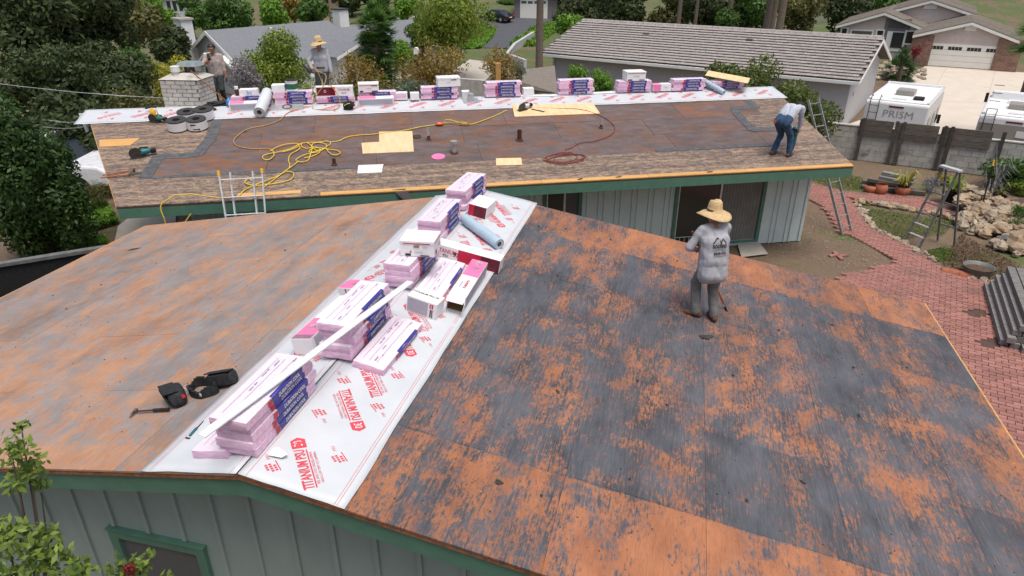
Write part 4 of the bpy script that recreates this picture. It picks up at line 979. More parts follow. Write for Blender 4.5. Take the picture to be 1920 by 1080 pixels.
def pipe(px, py, h, r_, m, label, cap=None):
    e_, q_ = pxF(px, py); o = thing('vent_pipe', label, 'vent pipe', FM @ T(e_, -q_, -MF*q_))
    MB().lathe([(r_, -.02), (r_, h), (r_*.75, h), (r_*.75, h-.05)], n=14, cap=False).build('pipe', m, o, smooth=False)
    if cap == 'galv': MB().lathe([(r_*1.05, h*.35), (r_*1.1, h), (r_*.7, h+.003)], n=14, cap=False).build('sleeve', 'galv', o)
    if cap == 'hood': MB().lathe([(r_*1.5, h*.75), (r_*1.6, h*.8), (r_*1.6, h*1.05), (r_*.3, h*1.1)], n=14).build('hood', 'galv', o)
    MB().lathe([(r_*1.9, .003), (r_*1.1, .03)], n=12, cap=False).build('collar', 'rust', o)
pipe(804, 262, .30, .035, 'rust', 'thin galvanised vent pipe right of the stepped plywood patch', 'galv'); pipe(852, 287, .28, .055, 'galv', 'short hooded metal vent right of the pink disc', 'hood')
pipe(974, 263, .26, .055, 'rust', 'rusty stub pipe in the middle of the far deck'); pipe(1127, 240, .24, .035, 'rust', 'small galvanised vent pipe below the long plywood patch', 'galv'); pipe(627, 309, .14, .04, 'rust', 'low rusty pipe stub beside the yellow cord')
e_, q_ = pxF(782, 257); tag(MB().lathe([(.001, .004), (.09, .006), (.11, .02), (.05, .035), (.001, .03)], n=12).build('pipe_hole_cover', 'tar', None, slopeF(e_, q_)), 'dark round hole patch right beside the stepped plywood', 'patch')
# tape rolls
for i, (x, y, h, lb) in enumerate([(333, 247, .26, 'front left black tape roll with white wrapper'), (370, 245, .26, 'front right black tape roll with white printed wrapper'), (352, 229, .24, 'rear left black tape roll, half hidden behind the front pair'), (383, 226, .26, 'rear right black tape roll under the dark cloth')]):
    e_, q_ = pxF(x, y); o = thing('tape_roll', lb+' on far roof', 'tape roll', slopeF(e_, q_-.12, 0, .004), 'tape rolls on the far deck'); r_ = .235
    MB().lathe([(.09, .0), (r_, 0), (r_, h), (.09, h), (.09, 0)], n=28, cap=False).build('tape', 'steel_dark' if 0 else 'tar', o)
    MB().lathe([(r_+.004, .03), (r_+.004, h-.025)], n=28, cap=False).build('wrapper', 'carton_white', o)
    if i == 1:
        for (u0, u1, v0, v1) in ((-.10, .02, .17, .20), (-.06, .10, .06, .085)): MB().bx(u0, u1, -r_-.004, -r_+.03, v0, v1).build('printed_panel', 'black_print', o)
tag(MB().blob((0, 0, .05), (.16, .11, .09), 10, 7, .5, 9).build('dark_cloth', 'black_cloth', None, slopeF(*pxF(392, 208), 0, .02)), 'crumpled dark cloth behind the tape rolls', 'cloth')
yj = thing('caulk_jug', 'small yellow plastic jug on the far strip behind the rolls', 'jug', slopeF(*pxF(289, 222), 0, .02))
MB().lathe([(.06, 0), (.075, .02), (.075, .15), (.05, .2), (.03, .22), (.03, .25)], n=14).build('body', 'yellow_plastic', yj, smooth=True); MB().tube([(.05, 0, .19), (.11, 0, .17), (.12, 0, .08), (.075, 0, .06)], .014, 6).build('handle', 'yellow_plastic', yj)
def power_tool(M, label, m, s_=1.0, cat='power tool', nm='power_saw'):
    o = thing(nm, label, cat, M)
    MB().tube([(-.14*s_, 0, .07*s_), (-.05*s_, 0, .08*s_), (.08*s_, 0, .09*s_), (.16*s_, .02*s_, .08*s_)], [.05*s_, .065*s_, .055*s_, .035*s_], 12).build('motor', m, o, smooth=True)
    MB().tube([(-.10*s_, .02, .12*s_), (-.03*s_, .02, .17*s_), (.07*s_, .02, .16*s_), (.11*s_, .02, .10*s_)], .018*s_, 8).build('handle', 'black_rubber', o)
    MB().lathe([(.001, 0), (.12*s_, 0), (.12*s_, .012), (.001, .012)], n=24).build('blade_guard', 'steel_dark', o, T(-.15*s_, -.05*s_, .09*s_) @ RX(PI/2))
    MB().bx(-.26*s_, .02*s_, -.09*s_, .05*s_, 0, .012).build('foot_plate', 'steel_dark', o); MB().bx(.12*s_, .22*s_, -.04*s_, .05*s_, .04*s_, .12*s_).build('battery', 'black_rubber', o, bevel=.006)
    return o
power_tool(slopeF(*pxF(272, 292), R(15), .005), 'teal circular saw lying on boards at the far roof\'s left', 'teal_tool', 1.15)
power_tool(slopeF(*pxF(300, 229), R(-20), .02), 'green cordless tool beside the yellow jug on far strip', 'green_tool', .95, nm='cordless_tool')
power_tool(slopeF(*pxF(985, 206), R(25), .025), 'grey nail gun with hose on the long plywood patch', 'roll_grey', 1.0, nm='nail_gun')
def long_tool(name, label, p0, p1, head, cat):
    o = thing(name, label, cat, T(*p0)); dv = Vector(p1)-Vector(p0)
    MB().tube([(0, 0, 0), dv*.95], .016, 8).build('handle', 'wood_handle', o)
    x = dv.normalized(); y = x.cross(Vector((0, 0, 1))).normalized()
    if head == 'fork':
        for k in (-.09, -.03, .03, .09): MB().tube([dv*.93, dv*.97+y*k, dv+x*.22+y*k*1.1], .007, 5).build('tine', 'steel_dark', o)
    elif head == 'shovel':
        M = frame(dv, y, x, x.cross(y)*-1) if False else frame(dv, y, x, y.cross(x)); MB().hexa([M @ Vector(p) for p in [(-.05, -.02, 0), (.05, -.02, 0), (.11, .20, -.01), (-.11, .20, -.01), (-.05, -.02, .01), (.05, -.02, .01), (.11, .20, -.002), (-.11, .20, -.002)]]).build('blade', 'steel_dark', o)
    else: MB().beam(dv-y*.08, dv+y*.08, .04, .04).build('head', 'steel_dark', o)
    return o
long_tool('pitch_fork', 'roof stripping fork with red brown handle by the left gable', deckF(*pxF(189, 336), .03), deckF(*pxF(245, 330), .04), 'fork', 'fork')
long_tool('mallet', 'long handled hammer above the stripping fork on far roof', deckF(*pxF(193, 331), .03), deckF(*pxF(252, 322), .04), 'hammer', 'hammer')
tag(MB().beam(deckF(*pxF(997, 207), .035), deckF(*pxF(1021, 212), .035), .03, .02).build('pry_bar', 'steel_dark'), 'small dark pry bar lying on the long plywood patch', 'pry bar')
MBt = MB(); tag(MB().tube([FM @ Vector((1.75, -.2, .06)), FM @ Vector((1.62, -.25, .09)), FM @ Vector((1.5, -.3, .05))], [.02, .035, .02], 8).build('glove', 'black_cloth'), 'small black glove lying on the far strip left of chimney', 'glove')
sc2 = scrap(slopeF(*pxF(458, 248), .5, .005), .12, .03, 'dark torn felt flap beside the tan hose loop', 5, None)
o = tag(MB().add([(0, 0, 0), (.28, 0, .01), (.52, -.30, -.25), (.40, -.33, -.30), (0, 0, .01), (.28, 0, .02), (.52, -.30, -.24), (.40, -.33, -.29)], [(3, 2, 1, 0), (4, 5, 6, 7), (0, 1, 5, 4), (1, 2, 6, 5), (2, 3, 7, 6), (3, 0, 4, 7)]).build('hanging_felt', 'tar', None, FM @ T(7.6, -WF+.05, -MF*WF+.01)), 'torn black felt flap hanging over the far eave', 'roofing felt')
for i, x in enumerate([11.8, 12.7, 14.9, 9.6]): scrap(slopeF(x, 5.13, .2, .006), .14, .05, 'small dark felt shred on the new yellow eave board', 60+i, 'felt shreds on the eave board')

# ladder leaning on the far eave at left
def ladder(label, p0, p1, wd, rungs, m, M0=None, caps=True, taper=1.0, name='ladder', th=.03, dp=.06, cat='ladder'):
    p0 = Vector(p0); p1 = Vector(p1); y = (p1-p0).normalized(); x = y.cross(Vector((0, 1, 0.001))).normalized(); x = Vector((eF)) if M0 is None else M0
    o = thing(name, label, cat, T(*p0)); dv = p1-p0; n_ = x.cross(y)
    for s in (-1, 1): MB().beam(x*s*wd/2, dv+x*s*wd/2*taper, th, dp, up=n_).build('rail', m, o)
    for i in range(rungs):
        t_ = (i+.6)/rungs; w_ = wd/2*(1+(taper-1)*t_); MB().tube([dv*t_-x*w_, dv*t_+x*w_], .016, 8).build('rung', m, o)
    if caps:
        for s in (-1, 1): MB().beam(dv*.985+x*s*wd/2*taper, dv*1.015+x*s*wd/2*taper, th+.02, dp+.02, up=n_).build('end_cap', 'yellow_plastic', o)
    return o
lt = deckF(*pxF(463, 372), 0); 
p1 = FM @ Vector((FI @ lt).xyz); ex = (FI @ lt).x
ladder('white aluminium ladder with yellow tips leaning on the far eave', FM @ Vector((ex, -WF-1.0, -RZ0)), FM @ Vector((ex, -WF-.10, -MF*WF+.62)), .62, 9, 'alu', taper=1.35)
for s in (-1, 1): MB().beam(Vector((eF))*s*.20, (FM @ Vector((ex, -WF-.02, -MF*WF+.60)))-(FM @ Vector((ex, -WF-1.0, -RZ0)))+Vector(eF)*s*.22, .03, .05, up=(0, 1, 0)).build('rail', 'alu', bpy.data.objects['ladder'])
# ladder at the right gable
lb0 = at_z(1588, 438, 0); lb1 = FM @ Vector((eR(2.0)+.42, -1.9, -MF*2.0+.35))
dx = Vector((.35, .94, 0)).normalized()
ladder('grey extension ladder leaning on the right gable of far roof', lb0, lb1, .42, 12, 'alu_mid', M0=(lb1-lb0).cross(Vector((eF.x, eF.y, 0))).cross(lb1-lb0).normalized() if False else Vector((.85, .5, 0)).normalized(), caps=False, th=.03, dp=.07)

# chimney of the far house
ch = thing('chimney', 'white painted brick chimney with metal hood behind the far ridge', 'chimney', FM @ T(pxR(347, 198)[0]+.02, .62, -.2) @ RZ(R(-16)))
CW, CD, CHh = 1.02, .82, .86
core = MB().bx(-CW/2+.02, CW/2-.02, -CD/2+.02, CD/2-.02, -.3, CHh).build('core', 'mortar', ch)
rows = 9; rb = random.Random(2)
for k in range(rows):
    z0 = -.1+k*.105; off = .0 if k % 2 else .14
    for side in (0, 1):
        Lh = CW if side == 0 else CD; x = -Lh/2-off
        while x < Lh/2-.02:
            x0, x1 = max(x, -Lh/2), min(x+.27, Lh/2)
            if x1-x0 > .04:
                for s in (-1, 1):
                    if side == 0: b_ = (x0+.005, x1-.005, s*CD/2-.03, s*CD/2+.012, z0, z0+.092)
                    else: b_ = (s*CW/2-.03, s*CW/2+.012, x0+.008, x1-.008, z0+.001, z0+.091)
                    MB().bx(*b_).build('brick', 'white_brick', ch)
            x += .28
MB().add([(-CW/2-.04, -CD/2-.04, CHh), (CW/2+.04, -CD/2-.04, CHh), (CW/2+.04, CD/2+.04, CHh), (-CW/2-.04, CD/2+.04, CHh), (-.25, -.22, CHh+.14), (.25, -.22, CHh+.14), (.25, .22, CHh+.14), (-.25, .22, CHh+.14)], [(3, 2, 1, 0), (4, 5, 6, 7), (0, 1, 5, 4), (1, 2, 6, 5), (2, 3, 7, 6), (3, 0, 4, 7)]).build('crown', 'white_brick', ch)
MB().lathe([(.13, CHh+.05), (.13, CHh+.30)], (.1, .05, 0), 16).build('flue', 'steel_dark', ch)
MB().add([(-.17, -.2, CHh+.30), (.43, -.2, CHh+.30), (.43, .3, CHh+.30), (-.17, .3, CHh+.30), (-.09, -.12, CHh+.40), (.35, -.12, CHh+.40), (.35, .22, CHh+.40), (-.09, .22, CHh+.40)], [(3, 2, 1, 0), (4, 5, 6, 7), (0, 1, 5, 4), (1, 2, 6, 5), (2, 3, 7, 6), (3, 0, 4, 7)]).build('hood', mat('hood_metal', (.24, .29, .30), (.17, .21, .22), 8, .5), ch)
MB().lathe([(.09, CHh+.05), (.09, CHh+.18), (.12, CHh+.18), (.12, CHh+.32), (.02, CHh+.33)], (-.14, -.22, 0), 14).build('white_flue', 'white_paint', ch)
long_tool('push_broom', 'red handled broom leaning against the right of the chimney', FM @ Vector((3.45, .4, -.05)), FM @ Vector((2.62, .15, .95)), 'hammer', 'broom')
tag(MB().blob((0, 0, .05), (.3, .12, .06), 10, 7, .5, 3).build('dark_cloth', 'black_cloth', None, onF(3.25, .0, .02)), 'crumpled dark tarp between chimney and leftmost far stack', 'tarp')

# ================================================================== PEOPLE
def cap(mb, p, q, r1, r2, n=12):
    p = Vector(p); q = Vector(q); d = (q-p); L_ = d.length
    if L_ < 1e-5: d = Vector((0, 0, 1)); 
    else: d = d/L_
    pts = []; rs = []
    for k in range(5): t_ = PI/2*k/4; pts.append(p-d*r1*math.cos(t_)); rs.append(max(r1*math.sin(t_), .0008))
    for k in range(5): t_ = PI/2*k/4; pts.append(q+d*r2*math.sin(t_)); rs.append(max(r2*math.cos(t_), .0008))
    mb.tube(pts, rs, n)
def ik(a, c, l1, l2, pole):
    a = Vector(a); c = Vector(c); d = c-a; L_ = min(d.length, (l1+l2)*.999); d.normalize()
    x = (l1*l1-l2*l2+L_*L_)/(2*L_); h = math.sqrt(max(0, l1*l1-x*x)); pl = Vector(pole); pl = (pl-d*pl.dot(d)).normalized()
    return a+d*x+pl*h
def human(label, M, J, mt, fold=.010, hem=0, sleeve=1, glove=False):
    caps = []; A = lambda p, q, r1, r2, g: caps.append((Vector(p), Vector(q), r1, r2, g))
    P, Ct, Nk, Hd = [Vector(J[k]) for k in ('pelvis', 'chest', 'neck', 'head')]
    hr = Vector(J.get('hip_r', (1, 0, 0))).normalized(); sr = Vector(J.get('sho_r', (1, 0, 0))).normalized()
    fw = Vector(J.get('look', (0, 1, 0))).normalized(); up = Vector(J.get('head_up', (0, 0, 1))).normalized(); hx = fw.cross(up).normalized(); up = hx.cross(fw)
    wst = P.lerp(Ct, .45)
    for s in (-1, 1):
        A(P+hr*s*.085, wst+hr*s*.078, .118, .115, 'pants' if hem == 0 else 'shirt'); A(wst+sr*s*.078, Ct+sr*s*.085, .118, .125, 'shirt'); A(Ct+sr*s*.08, Nk+sr*s*.10-(Nk-Ct).normalized()*.05, .12, .075, 'shirt')
        A(Nk+sr*s*.06-(Nk-Ct).normalized()*.03, Nk+sr*s*.175-(Nk-Ct).normalized()*.055, .06, .065, 'shirt')
        if hem: A(Ct+sr*s*.07-(Nk-Ct)*.1, P+hr*s*.085-Vector((0, 0, hem)), .125 if hem < .1 else .128, .124 if hem < .1 else .136, 'shirt')
    if hem: A(Ct, P-Vector((0, 0, hem)), .135, .128 if hem < .1 else .14, 'shirt')
    A(P, wst, .12, .115, 'pants' if hem == 0 else 'shirt'); A(wst, Ct+(Nk-Ct)*.3, .128, .122, 'shirt')
    A(Nk-(Nk-Ct).normalized()*.04, Hd-up*.07-fw*.01, .062, .054, 'skin')
    A(Hd+up*.035-fw*.02, Hd+up*.03+fw*.015, .094, .088, 'skin'); A(Hd-up*.045+fw*.02, Hd-up*.075+fw*.045, .068, .045, 'skin')
    A(Hd+up*.012+fw*.098, Hd-up*.018+fw*.115, .010, .015, 'skin'); A(Hd+up*.04+fw*.09+hx*.03, Hd+up*.04+fw*.09-hx*.03, .014, .014, 'skin'); A(Hd-up*.052+fw*.085+hx*.018, Hd-up*.052+fw*.085-hx*.018, .012, .012, 'skin')
    for s in (-1, 1): A(Hd+hx*s*.092+up*.015, Hd+hx*s*.096-up*.02, .018, .013, 'skin')
    for sd_, s in (('l', -1), ('r', 1)):
        hip = P+hr*s*.092-Vector((0, 0, .02)); ank = Vector(J['foot_'+sd_])+Vector((0, 0, .09)); kn = ik(hip, ank, .44, .42, J.get('knee_'+sd_, (0, 1, 0)))
        A(hip, kn, .10, .076, 'pants'); A(kn, ank, .074, .066, 'pants')
        td = Vector(J.get('toe_'+sd_, (0, 1, 0))).normalized(); A(ank-Vector((0, 0, .0)), ank-Vector((0, 0, .04)), .052, .052, 'boot')
        f0 = Vector(J['foot_'+sd_])+Vector((0, 0, .045)); A(f0-td*.055, f0+td*.07, .046, .046, 'boot'); A(f0+td*.06, f0+td*.15-Vector((0, 0, .008)), .046, .036, 'boot')
        sh = Nk+sr*s*.185-(Nk-Ct).normalized()*.06; hd = Vector(J['hand_'+sd_]); el = ik(sh, hd, .295, .265, J.get('elbow_'+sd_, (s*.5, -1, -.3)))
        A(sh, el, .068, .055, 'shirt'); cut = el.lerp(hd, .9 if sleeve else .45); A(el, cut, .054, .040, 'shirt')
        A(cut, hd, .034 if sleeve else .045, .028, 'skin')
        # hand: palm + four fingers + thumb
        g = 'glove' if glove else 'skin'; hdv = Vector(J.get('hdir_'+sd_, (hd-el))).normalized(); pn = Vector(J.get('palm_'+sd_, (-s, 0, 0))); pn = (pn-hdv*pn.dot(hdv)).normalized(); lat = hdv.cross(pn)*s*-1
        if (lat.dot(Vector((0, 1, 0)))) < 0: lat = -lat
        k1 = J.get('curl_'+sd_, .6)
        for o_ in (-.026, -.009, .009, .026): A(hd+lat*o_*.7, hd+hdv*.085+lat*o_, .016, .014, g)
        for o_, fl in ((-.030, .85), (-.010, 1.0), (.010, 1.05), (.030, .95)):
            b0 = hd+hdv*.088+lat*o_; d1 = (hdv*math.cos(k1)+pn*math.sin(k1)); d2 = (hdv*math.cos(k1*2.2)+pn*math.sin(k1*2.2)); b1 = b0+d1*.042*fl; A(b0, b1, .0105, .0095, g); A(b1, b1+d2*.036*fl, .0095, .0085, g)
        b0 = hd+hdv*.03+lat*.03; d1 = (hdv*.6+lat*.6+pn*.5*k1).normalized(); A(b0, b0+d1*.04, .0125, .011, g); A(b0+d1*.04, b0+d1*.045+(hdv+pn*k1).normalized()*.03, .011, .009, g)
    mb = MB()
    for p, q, r1, r2, g in caps: cap(mb, p, q, r1, r2)
    o = mb.build('tmp', None); md = o.modifiers.new('r', 'REMESH'); md.mode = 'VOXEL'; md.voxel_size = .0095; md2 = o.modifiers.new('s', 'SMOOTH'); md2.factor = .5; md2.iterations = 3
    dg = bpy.context.evaluated_depsgraph_get(); me = bpy.data.meshes.new_from_object(o.evaluated_get(dg)); bpy.data.objects.remove(o)
    n = len(me.vertices); co = np.empty(n*3, np.float32); me.vertices.foreach_get('co', co); co = co.reshape(-1, 3); nm = np.empty(n*3, np.float32); me.vertices.foreach_get('normal', nm); nm = nm.reshape(-1, 3)
    def near_group(X):
        best = np.full(len(X), 9.0); idx = np.zeros(len(X), int); names = ['shirt', 'pants', 'skin', 'boot', 'glove']
        for p, q, r1, r2, g in caps:
            p_ = np.array(p); d = np.array(q)-p_; L2 = (d*d).sum()+1e-9; t_ = np.clip(((X-p_)@d)/L2, 0, 1); dist = np.linalg.norm(X-(p_+t_[:, None]*d), axis=1)-(r1+(r2-r1)*t_)
            w_ = dist < best; best[w_] = dist[w_]; idx[w_] = names.index(g)
        return idx
    gi = near_group(co)
    for i in range(n):
        if gi[i] < 2:
            c = co[i]; k_ = noise.noise(Vector((c[0]*6+c[2]*5, c[1]*6-c[2]*4, c[2]*5+J['seed'])))*fold*1.2+noise.noise(Vector((c[0]*15+c[2]*9, c[1]*15, c[2]*11-c[0]*8)))*fold*.7
            co[i] = c+nm[i]*(k_+.004)
    me.vertices.foreach_set('co', co.ravel()); me.materials.clear()
    for g in ('shirt', 'pants', 'skin', 'boot', 'glove'): me.materials.append(MATS[mt[g]])
    cen = np.array([p.center[:] for p in me.polygons]); me.polygons.foreach_set('material_index', near_group(cen).astype(np.int32)); me.polygons.foreach_set('use_smooth', [True]*len(me.polygons)); me.update()
    o = link('person', me, None, M); tag(o, label, 'person')
    HM = frame(Hd, hx, fw, up)
    for s in (-1, 1): MB().blob((s*.031, .086, .018), (.011, .008, .007), 8, 6, 0).build('eye', 'black_print', o, HM, smooth=True)
    return o, HM
def straw_hat(o, HM, r_=.225, tilt=0, down=.018):
    n = 40; V = []; F_ = []; prof = [(.0, .215), (.035, .222), (.068, .212), (.088, .185), (.099, .12), (.106, .055), (.13, .046), (.17, .036), (.205, .026-down), (r_, .012-down)]
    for k, (r0, z0) in enumerate(prof):
        for i in range(n):
            t_ = 2*PI*i/n; rr = max(r0, .0005); z = z0
            if k <= 3: z -= .035*math.exp(-(math.cos(t_)*rr/.04)**2)*(.5+.5*math.sin(t_)) if k < 3 else .012*max(0, math.sin(t_))
            if k >= 6: z += .018*math.cos(2*t_)*(r0-.10)/.1
            V.append((rr*math.cos(t_)*.95, rr*math.sin(t_)*1.06, z))
    for k in range(len(prof)-1):
        for i in range(n): F_.append((k*n+i, k*n+(i+1) % n, (k+1)*n+(i+1) % n, (k+1)*n+i))
    mb = MB(); mb.add(V, [f[::-1] for f in F_]); h = mb.build('straw_hat', 'straw', o, HM @ T(0, -.01, -.005) @ RX(tilt), smooth=True); md = h.modifiers.new('t', 'SOLIDIFY'); md.thickness = .006
    MB().lathe([(.1035, .062), (.1025, .085)], n=28, cap=False).build('hat_band', 'boots', h)
def hair_cap(o, HM, kind='hair', m='hair'):
    mb = MB(); n = 22
    vs = []; rings = 9
    for k in range(rings+1):
        th = (PI*.60)*k/rings
        for i in range(n):
            ph = 2*PI*i/n; d = Vector((math.sin(th)*math.cos(ph), math.sin(th)*math.sin(ph), math.cos(th))); rr = .107
            if d.y > .35 and d.z < .5: rr = .092          # face stays open
            k2 = 1+.05*noise.noise(d*6); vs.append((d.x*rr*.98*k2, d.y*rr*1.05*k2-.012, d.z*rr*k2+.035))
    fs = [(k*n+i, (k+1)*n+i, (k+1)*n+(i+1) % n, k*n+(i+1) % n) for k in range(rings) for i in range(n)]
    mb.add(vs, fs); h = mb.build(kind, m, o, HM, smooth=True)
    if kind == 'cap': MB().prism([(-.07, .07, .05), (.07, .07, .05), (.06, .16, .04), (0, .18, .038), (-.06, .16, .04)], (0, 0, .008)).build('brim', m, h)
    return h

# worker 1: straw hat, back to the camera, on the near roof
base = deckN(3.69, 4.72); Mw = T(*base) @ RZ(R(14)) @ Matrix.Scale(.90, 4); Wi = Mw.inverted()
dl = lambda a, b: (Wi @ deckN(a, b)).z
fl = Vector((-.14, .05, 0)); fr = Vector((.10, -.05, 0))
for f_ in (fl, fr): p = NI @ (Mw @ f_); f_.z = (Wi @ deckN(p.x, p.y)).z+.004
J = dict(pelvis=(0, -.02, .925), chest=(.01, .05, 1.21), neck=(.02, .14, 1.415), head=(.03, .21, 1.54), look=(-.25, .95, -.30), head_up=(0, .2, 1), foot_l=fl, foot_r=fr, toe_l=(-.75, .65, 0), toe_r=(.1, 1, 0),
         hand_l=(-.13, .31, .98), hand_r=(.12, .37, .93), elbow_l=(-1, -.55, -.1), elbow_r=(.8, -.5, -.2), palm_l=(1, .2, 0), palm_r=(-1, .2, 0), curl_l=1.0, curl_r=1.0, hdir_l=(.55, .6, -.5), hdir_r=(-.45, .6, -.6), sho_r=(1, -.03, .03), seed=1)
p1o, HM1 = human('worker in straw hat and long grey shirt standing on the near roof', Mw, J, dict(shirt='shirt_grey', pants='pants_grey', skin='skin', boot='boots', glove='black_cloth'), .009, hem=.20)
straw_hat(p1o, HM1, .24, R(16)); hair_cap(p1o, HM1)
# print on the back
bk = MB()
def back_project(o, mb_list, M):
    """drop flat print along +y (local) on to the shirt"""
    dg = bpy.context.evaluated_depsgraph_get(); me = o.data
    from mathutils.bvhtree import BVHTree
    bv = BVHTree.FromPolygons([v.co.copy() for v in me.vertices], [tuple(p.vertices) for p in me.polygons])
    d = (M.to_3x3() @ Vector((0, 0, -1))).normalized()
    for mb in mb_list:
        out = []
        for v in mb.v:
            p = M @ Vector(v); h = bv.ray_cast(p-d*.4, d); out.append((h[0]-d*.010) if h[0] is not None else p)
        mb.v = [tuple(q) for q in out]
txt = MB(); put_text(txt, 'ROOFING', T(0, .03, 0), .07, .66, .003); put_text(txt, 'COMMERCIAL / RESIDENTIAL', T(0, -.025, 0), .024, .66); put_text(txt, '858-98-1172', T(0, -.07, 0), .05, .68, .002); put_text(txt, 'WWW.ROOFING.COM', T(0, -.112, 0), .024, .8)
for (x0, h) in ((-.035, .085), (.05, .06)):
    for (a0, b0, a1, b1) in ((x0-h*.75, .07, x0, .07+h), (x0, .07+h, x0+h*.75, .07)): d = Vector((b0-b1, a1-a0, 0)).normalized()*.008; txt.add([(a0-d.x, b0-d.y, 0), (a1-d.x, b1-d.y, 0), (a1+d.x, b1+d.y, 0), (a0+d.x, b0+d.y, 0)], [(0, 1, 2, 3)])
Mb = frame((.015, -.3, 1.19), (1, 0, 0), (0, .22, 1), (0, -1, .22)); back_project(p1o, [txt], Mb); txt.build('shirt_print', 'black_print', p1o)
blade = deckN(*pxN(1360, 580)); hh = Mw @ Vector((.0, .42, .95))
sh = long_tool('shovel', 'red handled stripping shovel held by the straw hat worker', hh+(hh-blade)*.25, blade+Vector((0, 0, .03)), 'shovel', 'shovel')
# worker 2: bending at the right end of the far roof
b2 = deckF(17.0, 4.52); M2 = T(*b2) @ RZ(R(-50)); I2 = M2.inverted()
def feetF(Mx, Ix, pts, back=False):
    out = []
    for p in pts:
        v = FI @ (Mx @ Vector(p)); z = -MF*abs(v.y); out.append(Vector((p[0], p[1], (Ix @ (FM @ Vector((v.x, v.y, z)))).z+.004)))
    return out
f2 = feetF(M2, I2, [(-.17, -.05, 0), (.14, .16, 0)])
J = dict(pelvis=(0, -.16, .86), chest=(0, .13, 1.10), neck=(0, .36, 1.16), head=(.0, .50, 1.12), look=(0, .6, -.8), head_up=(0, .85, .5), foot_l=f2[0], foot_r=f2[1], hand_l=(-.12, .48, .58), hand_r=(.12, .46, .60), elbow_l=(-1, -.2, .2), elbow_r=(1, -.2, .2), palm_l=(1, 0, 0), palm_r=(-1, 0, 0), curl_l=.9, curl_r=.9, seed=4)
p2o, HM2 = human('worker in light shirt and blue jeans bending over on the far roof', M2, J, dict(shirt='shirt_blue', pants='jeans', skin='skin', boot='boots', glove='black_cloth'))
hair_cap(p2o, HM2, 'cap', 'black_cloth')
nt2 = thing('nail_gun', 'teal nail gun held low by the bending worker', 'nail gun', M2 @ T(.0, .50, .38))
MB().tube([(0, 0, .26), (0, .02, .12), (0, .03, -.10), (0, .03, -.30)], [.06, .075, .065, .04], 12).build('body', 'teal_tool', nt2, smooth=True); MB().tube([(-.07, -.02, .2), (0, -.09, .24), (.07, -.02, .2)], .02, 8).build('handle', 'black_rubber', nt2); MB().lathe([(.05, 0), (.06, .02), (.06, .10), (.05, .12)], n=14).build('magazine', 'steel_dark', nt2, T(0, .05, -.2) @ RX(PI/2))
MB().bx(-.09, -.045, .18, .22, .55, .62).build('pocket_patch', 'orange_plastic', p2o, T(-.05, -.48, .28))
# worker 3: straw hat, behind the far ridge
e3 = pxR(601, 120)[0]; y3 = .9; M3 = FM @ T(e3-.06, y3, -MF*y3) @ RZ(R(172)); I3 = M3.inverted(); f3 = feetF(M3, I3, [(-.13, .02, 0), (.13, .0, 0)])
J = dict(pelvis=(0, 0, .90), chest=(0, .0, 1.20), neck=(0, .0, 1.43), head=(0, .03, 1.575), look=(.75, .75, -.1), foot_l=f3[0], foot_r=f3[1], hand_l=(-.27, .08, .80), hand_r=(.20, .24, .93), elbow_l=(-.6, -1, 0), elbow_r=(1, -.6, 0), curl_l=.7, curl_r=1.0, palm_r=(-1, 0, 0), seed=7)
p3o, HM3 = human('worker in straw hat and grey shirt standing behind the far ridge', M3, J, dict(shirt='shirt_grey', pants='pants_dark', skin='skin', boot='boots', glove='black_cloth'), hem=.02)
straw_hat(p3o, HM3, .235, 0); hair_cap(p3o, HM3)
MB().lathe([(.165, .0), (.17, .05)], n=22, cap=False).build('belt', 'boots', p3o, T(0, 0, .93))
g3 = thing('nail_gun', 'grey nail gun held by the worker behind the far ridge', 'nail gun', M3 @ T(.22, .36, .86) @ RY(R(35)))
MB().tube([(0, 0, .30), (0, 0, .12), (0, .01, -.05)], [.05, .06, .05], 12).build('body', 'steel_dark', g3, smooth=True); MB().tube([(0, -.10, .14), (0, -.02, .16)], .022, 8).build('handle', 'black_rubber', g3); MB().bx(-.03, .03, .0, .14, -.12, -.02).build('magazine', 'roll_grey', g3)
cord('air_hose', 'tan air hose hanging from the standing worker\'s nail gun', [[M3 @ Vector((.2, .3, 1.02)), M3 @ Vector((.05, .42, .95)), M3 @ Vector((-.10, .5, .6)), FM @ Vector((e3+.25, -.15, .42)), FM @ Vector((e3+.42, -.35, .05)), FM @ Vector((e3+.3, -.6, -.07)), FM @ Vector((e3-.05, -.6, -.07)), FM @ Vector((e3-.3, -.45, -.05)), FM @ Vector((e3-.2, -.3, .2)), FM @ Vector((e3+.1, -.28, .6)), M3 @ Vector((0, .35, .9))]], .011, 'tan_cord', 'hose')
# worker 4: looking at a phone, left of the far ridge
y4 = 1.9; p4 = at_plane(412, 170, FM @ Vector((0, y4, 0)), yF); e4 = (FI @ p4).x; M4 = FM @ T(e4, y4, -MF*y4) @ RZ(R(178)); I4 = M4.inverted(); f4 = feetF(M4, I4, [(-.12, .02, 0), (.12, .0, 0)])
J = dict(pelvis=(0, 0, .90), chest=(0, .0, 1.20), neck=(0, .0, 1.43), head=(.0, .05, 1.565), look=(.12, .9, -.35), foot_l=f4[0], foot_r=f4[1], hand_l=(-.26, .06, .78), hand_r=(.07, .26, 1.28), elbow_l=(-.5, -1, 0), elbow_r=(1, -.3, -.6), curl_l=.6, curl_r=.9, hdir_r=(-.2, .2, 1), palm_r=(0, -1, 0), seed=9)
p4o, HM4 = human('bareheaded worker in taupe shirt looking at a phone behind far roof', M4, J, dict(shirt='shirt_taupe', pants='pants_dark', skin='skin', boot='boots', glove='black_cloth'), hem=.02, sleeve=0, glove=True)
hair_cap(p4o, HM4)
